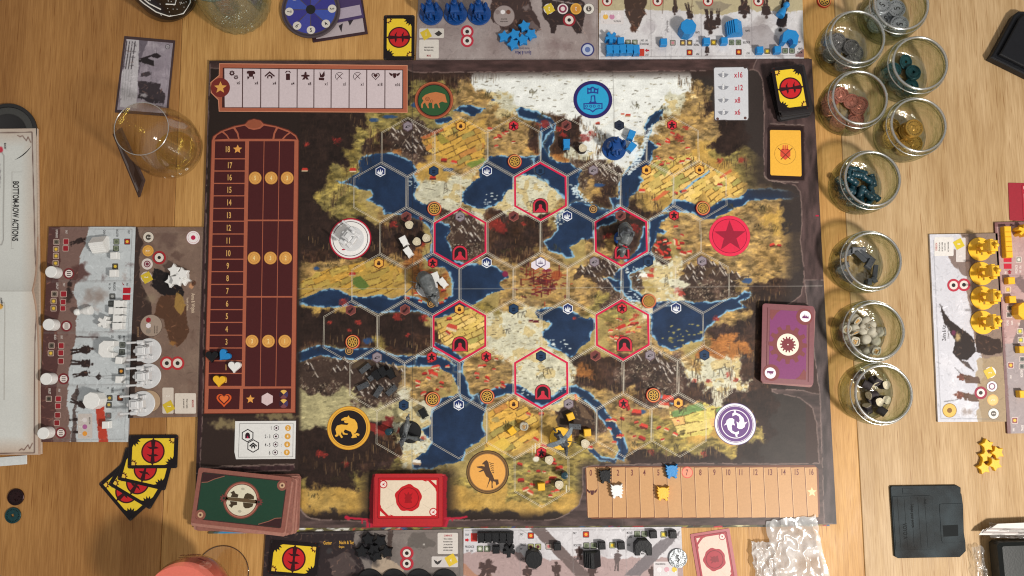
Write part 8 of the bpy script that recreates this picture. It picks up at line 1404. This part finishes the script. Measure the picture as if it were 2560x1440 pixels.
# pink drink in a stemmed glass, bottom left
t = thing("cocktail_glass", "stemmed glass full of pink drink with printed lines, cut by the bottom edge", "glass", (0, 0, 0)); t.location = at(556, 1432, 0); GC = glass_mat("clear_glass", (.985, .98, .975), (.75, .72, .66), 2.4, .03, .05)
lathe_part(t, "foot", [(.001, .022), (.05, .020), (.15, .010), (.262, .007), (.270, .004), (.262, .001), (.001, .001)], GC); g = B(); g.rings([[((.266 + .005 * math.cos(b)) * math.cos(2 * PI * k / n_), (.266 + .005 * math.cos(b)) * math.sin(2 * PI * k / n_), .006 + .005 * math.sin(b)) for k in range(n_)] for b in [2 * PI * q / 8 for q in range(9)]], False, False); bmesh.ops.remove_doubles(g.bm, verts=g.bm.verts, dist=1e-5); g.build("foot_edge", glass_mat("foot_rim", (.62, .55, .45), (.32, .26, .2), 1, .05, .12), t, True, 180)
lathe_part(t, "stem", [(.03, .02), (.018, .06), (.016, .30), (.03, .36)], GC, 24); lathe_part(t, "bowl", [(.03, .36), (.14, .40), (.27, .50), (.345, .66), (.355, .82), (.33, 1.0)], GC)
B().lathe([(.001, .375), (.13, .41), (.262, .508), (.336, .665), (.346, .80), (.34, .90), (.001, .90)], 64).build("pink_drink", mat("pink_drink", (222, 112, 94), .3, var=.05, coat=.4), t, True, 60)
g = thing("x", None, None); bpy.data.objects.remove(g)
for k, s in enumerate(("Once the", "world of the", "dinosaur of the", "thousand")): o = lettering("printed_line", [(s, 0, 0, .030, 0, .7)], mat("label_ink", (110, 34, 30), .5), 0, t, .7, False)[0]; o.location = (-.04 + k * .01, .362 - .006 * abs(k - 1), .82 - k * .045); o.rotation_euler = (R_(84), 0, R_(180))
o = B().prism([(-.05, 0), (-.02, .012), (.02, .014), (.05, .0), (.03, -.012), (-.02, -.010)], 0, .002).build("printed_emblem", mat("label_ink", (70, 30, 30), .5), t); o.location = (.13, .340, .84); o.rotation_euler = (R_(84), 0, R_(160))
# ------------------------------------------------------------------ power dial and its cards, top
t = thing("board_tile", "dark bordered picture tile lying lowest under the blue dial", "tile", at(840, 18, .0005), R_(9)); B().box(-.30, .30, -.36, .30, 0, .012, .002).build("cardboard", mat("tile_dark", (52, 26, 34), .5), t); card_print(t, "grey_picture", [[(-.26, -.33), (.27, -.33), (.27, .28), (-.26, .28)]], (176, 164, 168), .0126); card_print(t, "dark_hand", [[(.12, -.24), (.20, -.14), (.22, -.02), (.16, -.10), (.10, -.14)], [(.02, -.30), (.05, -.20), (.0, -.22)]], (50, 44, 48), .0131)
t = thing("board_tile", "violet tile with a white bird wing under the blue dial", "tile", at(835, -8, .014), R_(11)); B().box(-.28, .28, -.30, .30, 0, .012, .002).build("cardboard", mat("tile_violet", (62, 44, 92), .5), t); card_print(t, "grey_strip", [[(-.25, -.27), (.26, -.27), (.26, -.15), (-.25, -.15)]], (168, 156, 172), .0126); card_print(t, "white_wing", [[(.12, .10), (.20, .08), (.23, -.05), (.20, -.06), (.19, -.03), (.17, -.05), (.15, -.01), (.12, .0)]], (222, 220, 228), .0131)
t = thing("power_dial", "round blue number dial with a black centre hole, at the top edge", "dial", at(778, 26, .028), 0); B().cyl(0, 0, 0, .02, .318, 56, .002).build("backing_disc", mat("dial_edge", (72, 60, 66), .5), t)
for k in range(8): a0 = R_(45 * k + 3), R_(45 * k + 44); B().flat([(.055 * math.cos(a), .055 * math.sin(a)) for a in (a0[1], a0[0])] + [(.27 * math.cos(a0[0] + (a0[1] - a0[0]) * q / 6), .27 * math.sin(a0[0] + (a0[1] - a0[0]) * q / 6)) for q in range(7)], .0206).up("blue_sector", ink(((58, 56, 134), (66, 70, 150), (52, 50, 124), (62, 80, 162))[k % 4]), t)
B().ring(0, 0, .283, .30, .0206, 48).up("rim_band", ink((60, 50, 56)), t); B().cyl(0, 0, .0201, .024, .05, 24).build("black_hub", mat("hub_black", (8, 8, 10), .4), t)
for a, s in ((186, "7"), (232, "6"), (272, "5"), (316, "4"), (2, "3"), (46, "2"), (94, "1"), (140, "0")): x, y = .232 * math.cos(R_(a)), .232 * math.sin(R_(a)); B().flat(circ(x, y, .046, 22), .0214).up("number_disc", ink((206, 200, 192)), t); lettering("numeral", [(s, x, y, .046, a - 90 + 180 if s != "3" else a - 90, .8)], ink((50, 46, 50)), .0220, t, .8, False)
# ------------------------------------------------------------------ black things at the right edge
BX = mat("black_case", (20, 21, 26), .38, var=.15, bump=.1, spec=.25); t = thing("black_case", "glossy black case with rounded corner at the upper right picture edge", "case"); P = [(2462, 152), (2470, 140), (2520, 48), (2532, 38), (2545, 38), (2680, 90), (2640, 240)]
B().prism(pxs(P, 0), .001, .10, .012).build("case_body", BX, t, True, 25); B().prism([tuple((Vector(p) - Vector(pxs([(2575, 130)], 0)[0])) * .86 + Vector(pxs([(2575, 130)], 0)[0])) for p in pxs(P, 0)], .101, .145, .010).build("case_lid", BX, t, True, 25)
t = thing("floppy_disk_coaster", "black rubber coaster shaped like a floppy disk at the lower right", "coaster", (0, 0, 0)); FQ = mat("floppy_rubber", (30, 38, 42), .5, var=.95, vscale=3.5, bump=.2, spec=.14)
FP_ = [(2223, 1218), (2226, 1214), (2388, 1212), (2398, 1218), (2398, 1232), (2400, 1234), (2404, 1262), (2406, 1330), (2410, 1355), (2411, 1376), (2396, 1391), (2242, 1394), (2234, 1390)]
B().prism(pxs(FP_, 0), .001, .028, .004).build("coaster_body", FQ, t)
for nm, p in (("label_area", [(2227, 1240), (2320, 1237), (2326, 1242), (2334, 1365), (2328, 1371), (2236, 1374)]), ("shutter", [(2344, 1260), (2350, 1258), (2400, 1257), (2406, 1352), (2354, 1356), (2349, 1350)]), ("corner_notch", [(2252, 1219), (2277, 1219), (2278, 1232), (2253, 1233)])): B().prism(pxs(p, 0), .0281, .032, .0015).build(nm, FQ, t)
for k in range(5): B().line(pxs([(2243 + k * 17, 1243), (2252 + k * 17, 1369)], .0326), .0035, .0326).up("ruled_line", mat('line_black', (16, 20, 22), .6, spec=.1), t)
lettering("moulded_word", [("VOYO A", 2263, 1328, 10, -86, .75), ("Hope your songs", 2282, 1290, 8, -86, .75), ("FILES", 2313, 1254, 5, -86, .8)], mat("line_black", (16, 20, 22), .6, spec=.1), .0330, t)
B().prism(pxs([(2352, 1312), (2390, 1310), (2391, 1338), (2354, 1340)], 0), .0321, .0328).build("shutter_window", mat("line_black", (16, 20, 22), .6, spec=.1), t)
t = thing("black_wallet", "thick black wallet stuffed with papers in the lower right corner", "wallet", (0, 0, 0)); WL = mat("black_leather", (24, 28, 28), .4, var=.15, bump=.08, bscale=60, spec=.3); B().prism(pxs([(2462, 1352), (2470, 1345), (2700, 1338), (2700, 1520), (2478, 1520)], 0), .03, .22, .03).build("leather_cover", WL, t, True, 30)
for k in range(5): q0 = .20 + k * .008; B().prism(pxs([(2468 + k * 7 - 3, 1344 - k * 5), (2476 + k * 8, 1330 - k * 4), (2700, 1322 - k * 4), (2700, 1345 - k * 4)], .2), q0 - .12, q0 - .114).build("paper", mat("wallet_paper%d" % (k % 2), ((206, 202, 198), (150, 140, 136))[k % 2], .6), t)
def plastic_mat(key, whit, base):
    m = glass_mat(key, (.99, .99, .985), (.9, .9, .89), 1.5, .22, base, .25, 6); n = m.node_tree; out = [x for x in n.nodes if x.type == 'OUTPUT_MATERIAL'][0]; src = out.inputs[0].links[0].from_socket
    d_ = n.nodes.new("ShaderNodeBsdfDiffuse"); d_.inputs[0].default_value = (.82, .82, .82, 1); ms = n.nodes.new("ShaderNodeMixShader"); no = n.nodes.new("ShaderNodeTexNoise"); no.inputs["Scale"].default_value = 5; no.inputs["Detail"].default_value = 6; rp = n.nodes.new("ShaderNodeMapRange"); rp.inputs[1].default_value = .4; rp.inputs[2].default_value = .65; rp.inputs[3].default_value = whit * .45; rp.inputs[4].default_value = whit
    tc = n.nodes.new("ShaderNodeTexCoord"); n.links.new(tc.outputs["Object"], no.inputs["Vector"]); n.links.new(no.outputs["Fac"], rp.inputs[0]); n.links.new(rp.outputs[0], ms.inputs[0]); n.links.new(src, ms.inputs[1]); n.links.new(d_.outputs[0], ms.inputs[2]); n.links.new(ms.outputs[0], out.inputs[0]); return m
def bag(name, label, quad, h, m, seed, n_=90):
    q = [at(x, y, .02) for x, y in quad]; u, v = np.meshgrid(np.linspace(0, 1, n_), np.linspace(0, 1, n_)); P = np.zeros((n_, n_, 3)); c_ = [np.array(p) for p in q]
    P[:] = (c_[0] * (1 - u[..., None]) + c_[1] * u[..., None]) * (1 - v[..., None]) + (c_[3] * (1 - u[..., None]) + c_[2] * u[..., None]) * v[..., None]
    X_, Y_ = u * 400, v * 400; P[..., 0] += (fb(X_, Y_, 60, seed) - .5) * .05; P[..., 1] += (fb(X_, Y_, 60, seed + 4) - .5) * .05
    ridge = 1 - np.abs(fb(X_, Y_, 100, seed + 8, 2) - .5) * 4; e = np.clip(np.minimum(np.minimum(u, 1 - u), np.minimum(v, 1 - v)) * 8, 0, 1); P[..., 2] = .046 + h * (.25 + .75 * ridge) * (.35 + .65 * e) + .010 * fb(X_, Y_, 40, seed)
    idx = np.arange(n_ * n_).reshape(n_, n_); F_ = np.stack([idx[1:, :-1], idx[1:, 1:], idx[:-1, 1:], idx[:-1, :-1]], -1).reshape(-1, 4)
    me = bpy.data.meshes.new(name); me.from_pydata(P.reshape(-1, 3).tolist(), [], F_.tolist()); me.update(); o = mesh_obj(name, me, m, None, True); return tag(o, label, "plastic bag")
PL = plastic_mat("crumpled_plastic", .52, .26); PL2 = plastic_mat("clear_plastic", .14, .12)
bag("plastic_bag", "large crumpled clear plastic bag shining under the lower right corner of the board", [(1912, 1303), (2036, 1284), (2072, 1455), (1935, 1460)], .035, PL, 3)
bag("plastic_bag", "smaller clear plastic bag to the left of the large shining one", [(1874, 1352), (1935, 1352), (1945, 1455), (1886, 1455)], .04, PL, 12, 60)
bag("plastic_bag", "scrap of clear plastic showing beside the black wallet", [(2424, 1366), (2450, 1362), (2466, 1455), (2436, 1455)], .04, PL2, 22, 40)
bag("plastic_bag", "clear plastic sleeve sticking out above the papers of the wallet", [(2470, 1306), (2700, 1330), (2700, 1350), (2466, 1340)], .10, PL2, 32, 50)
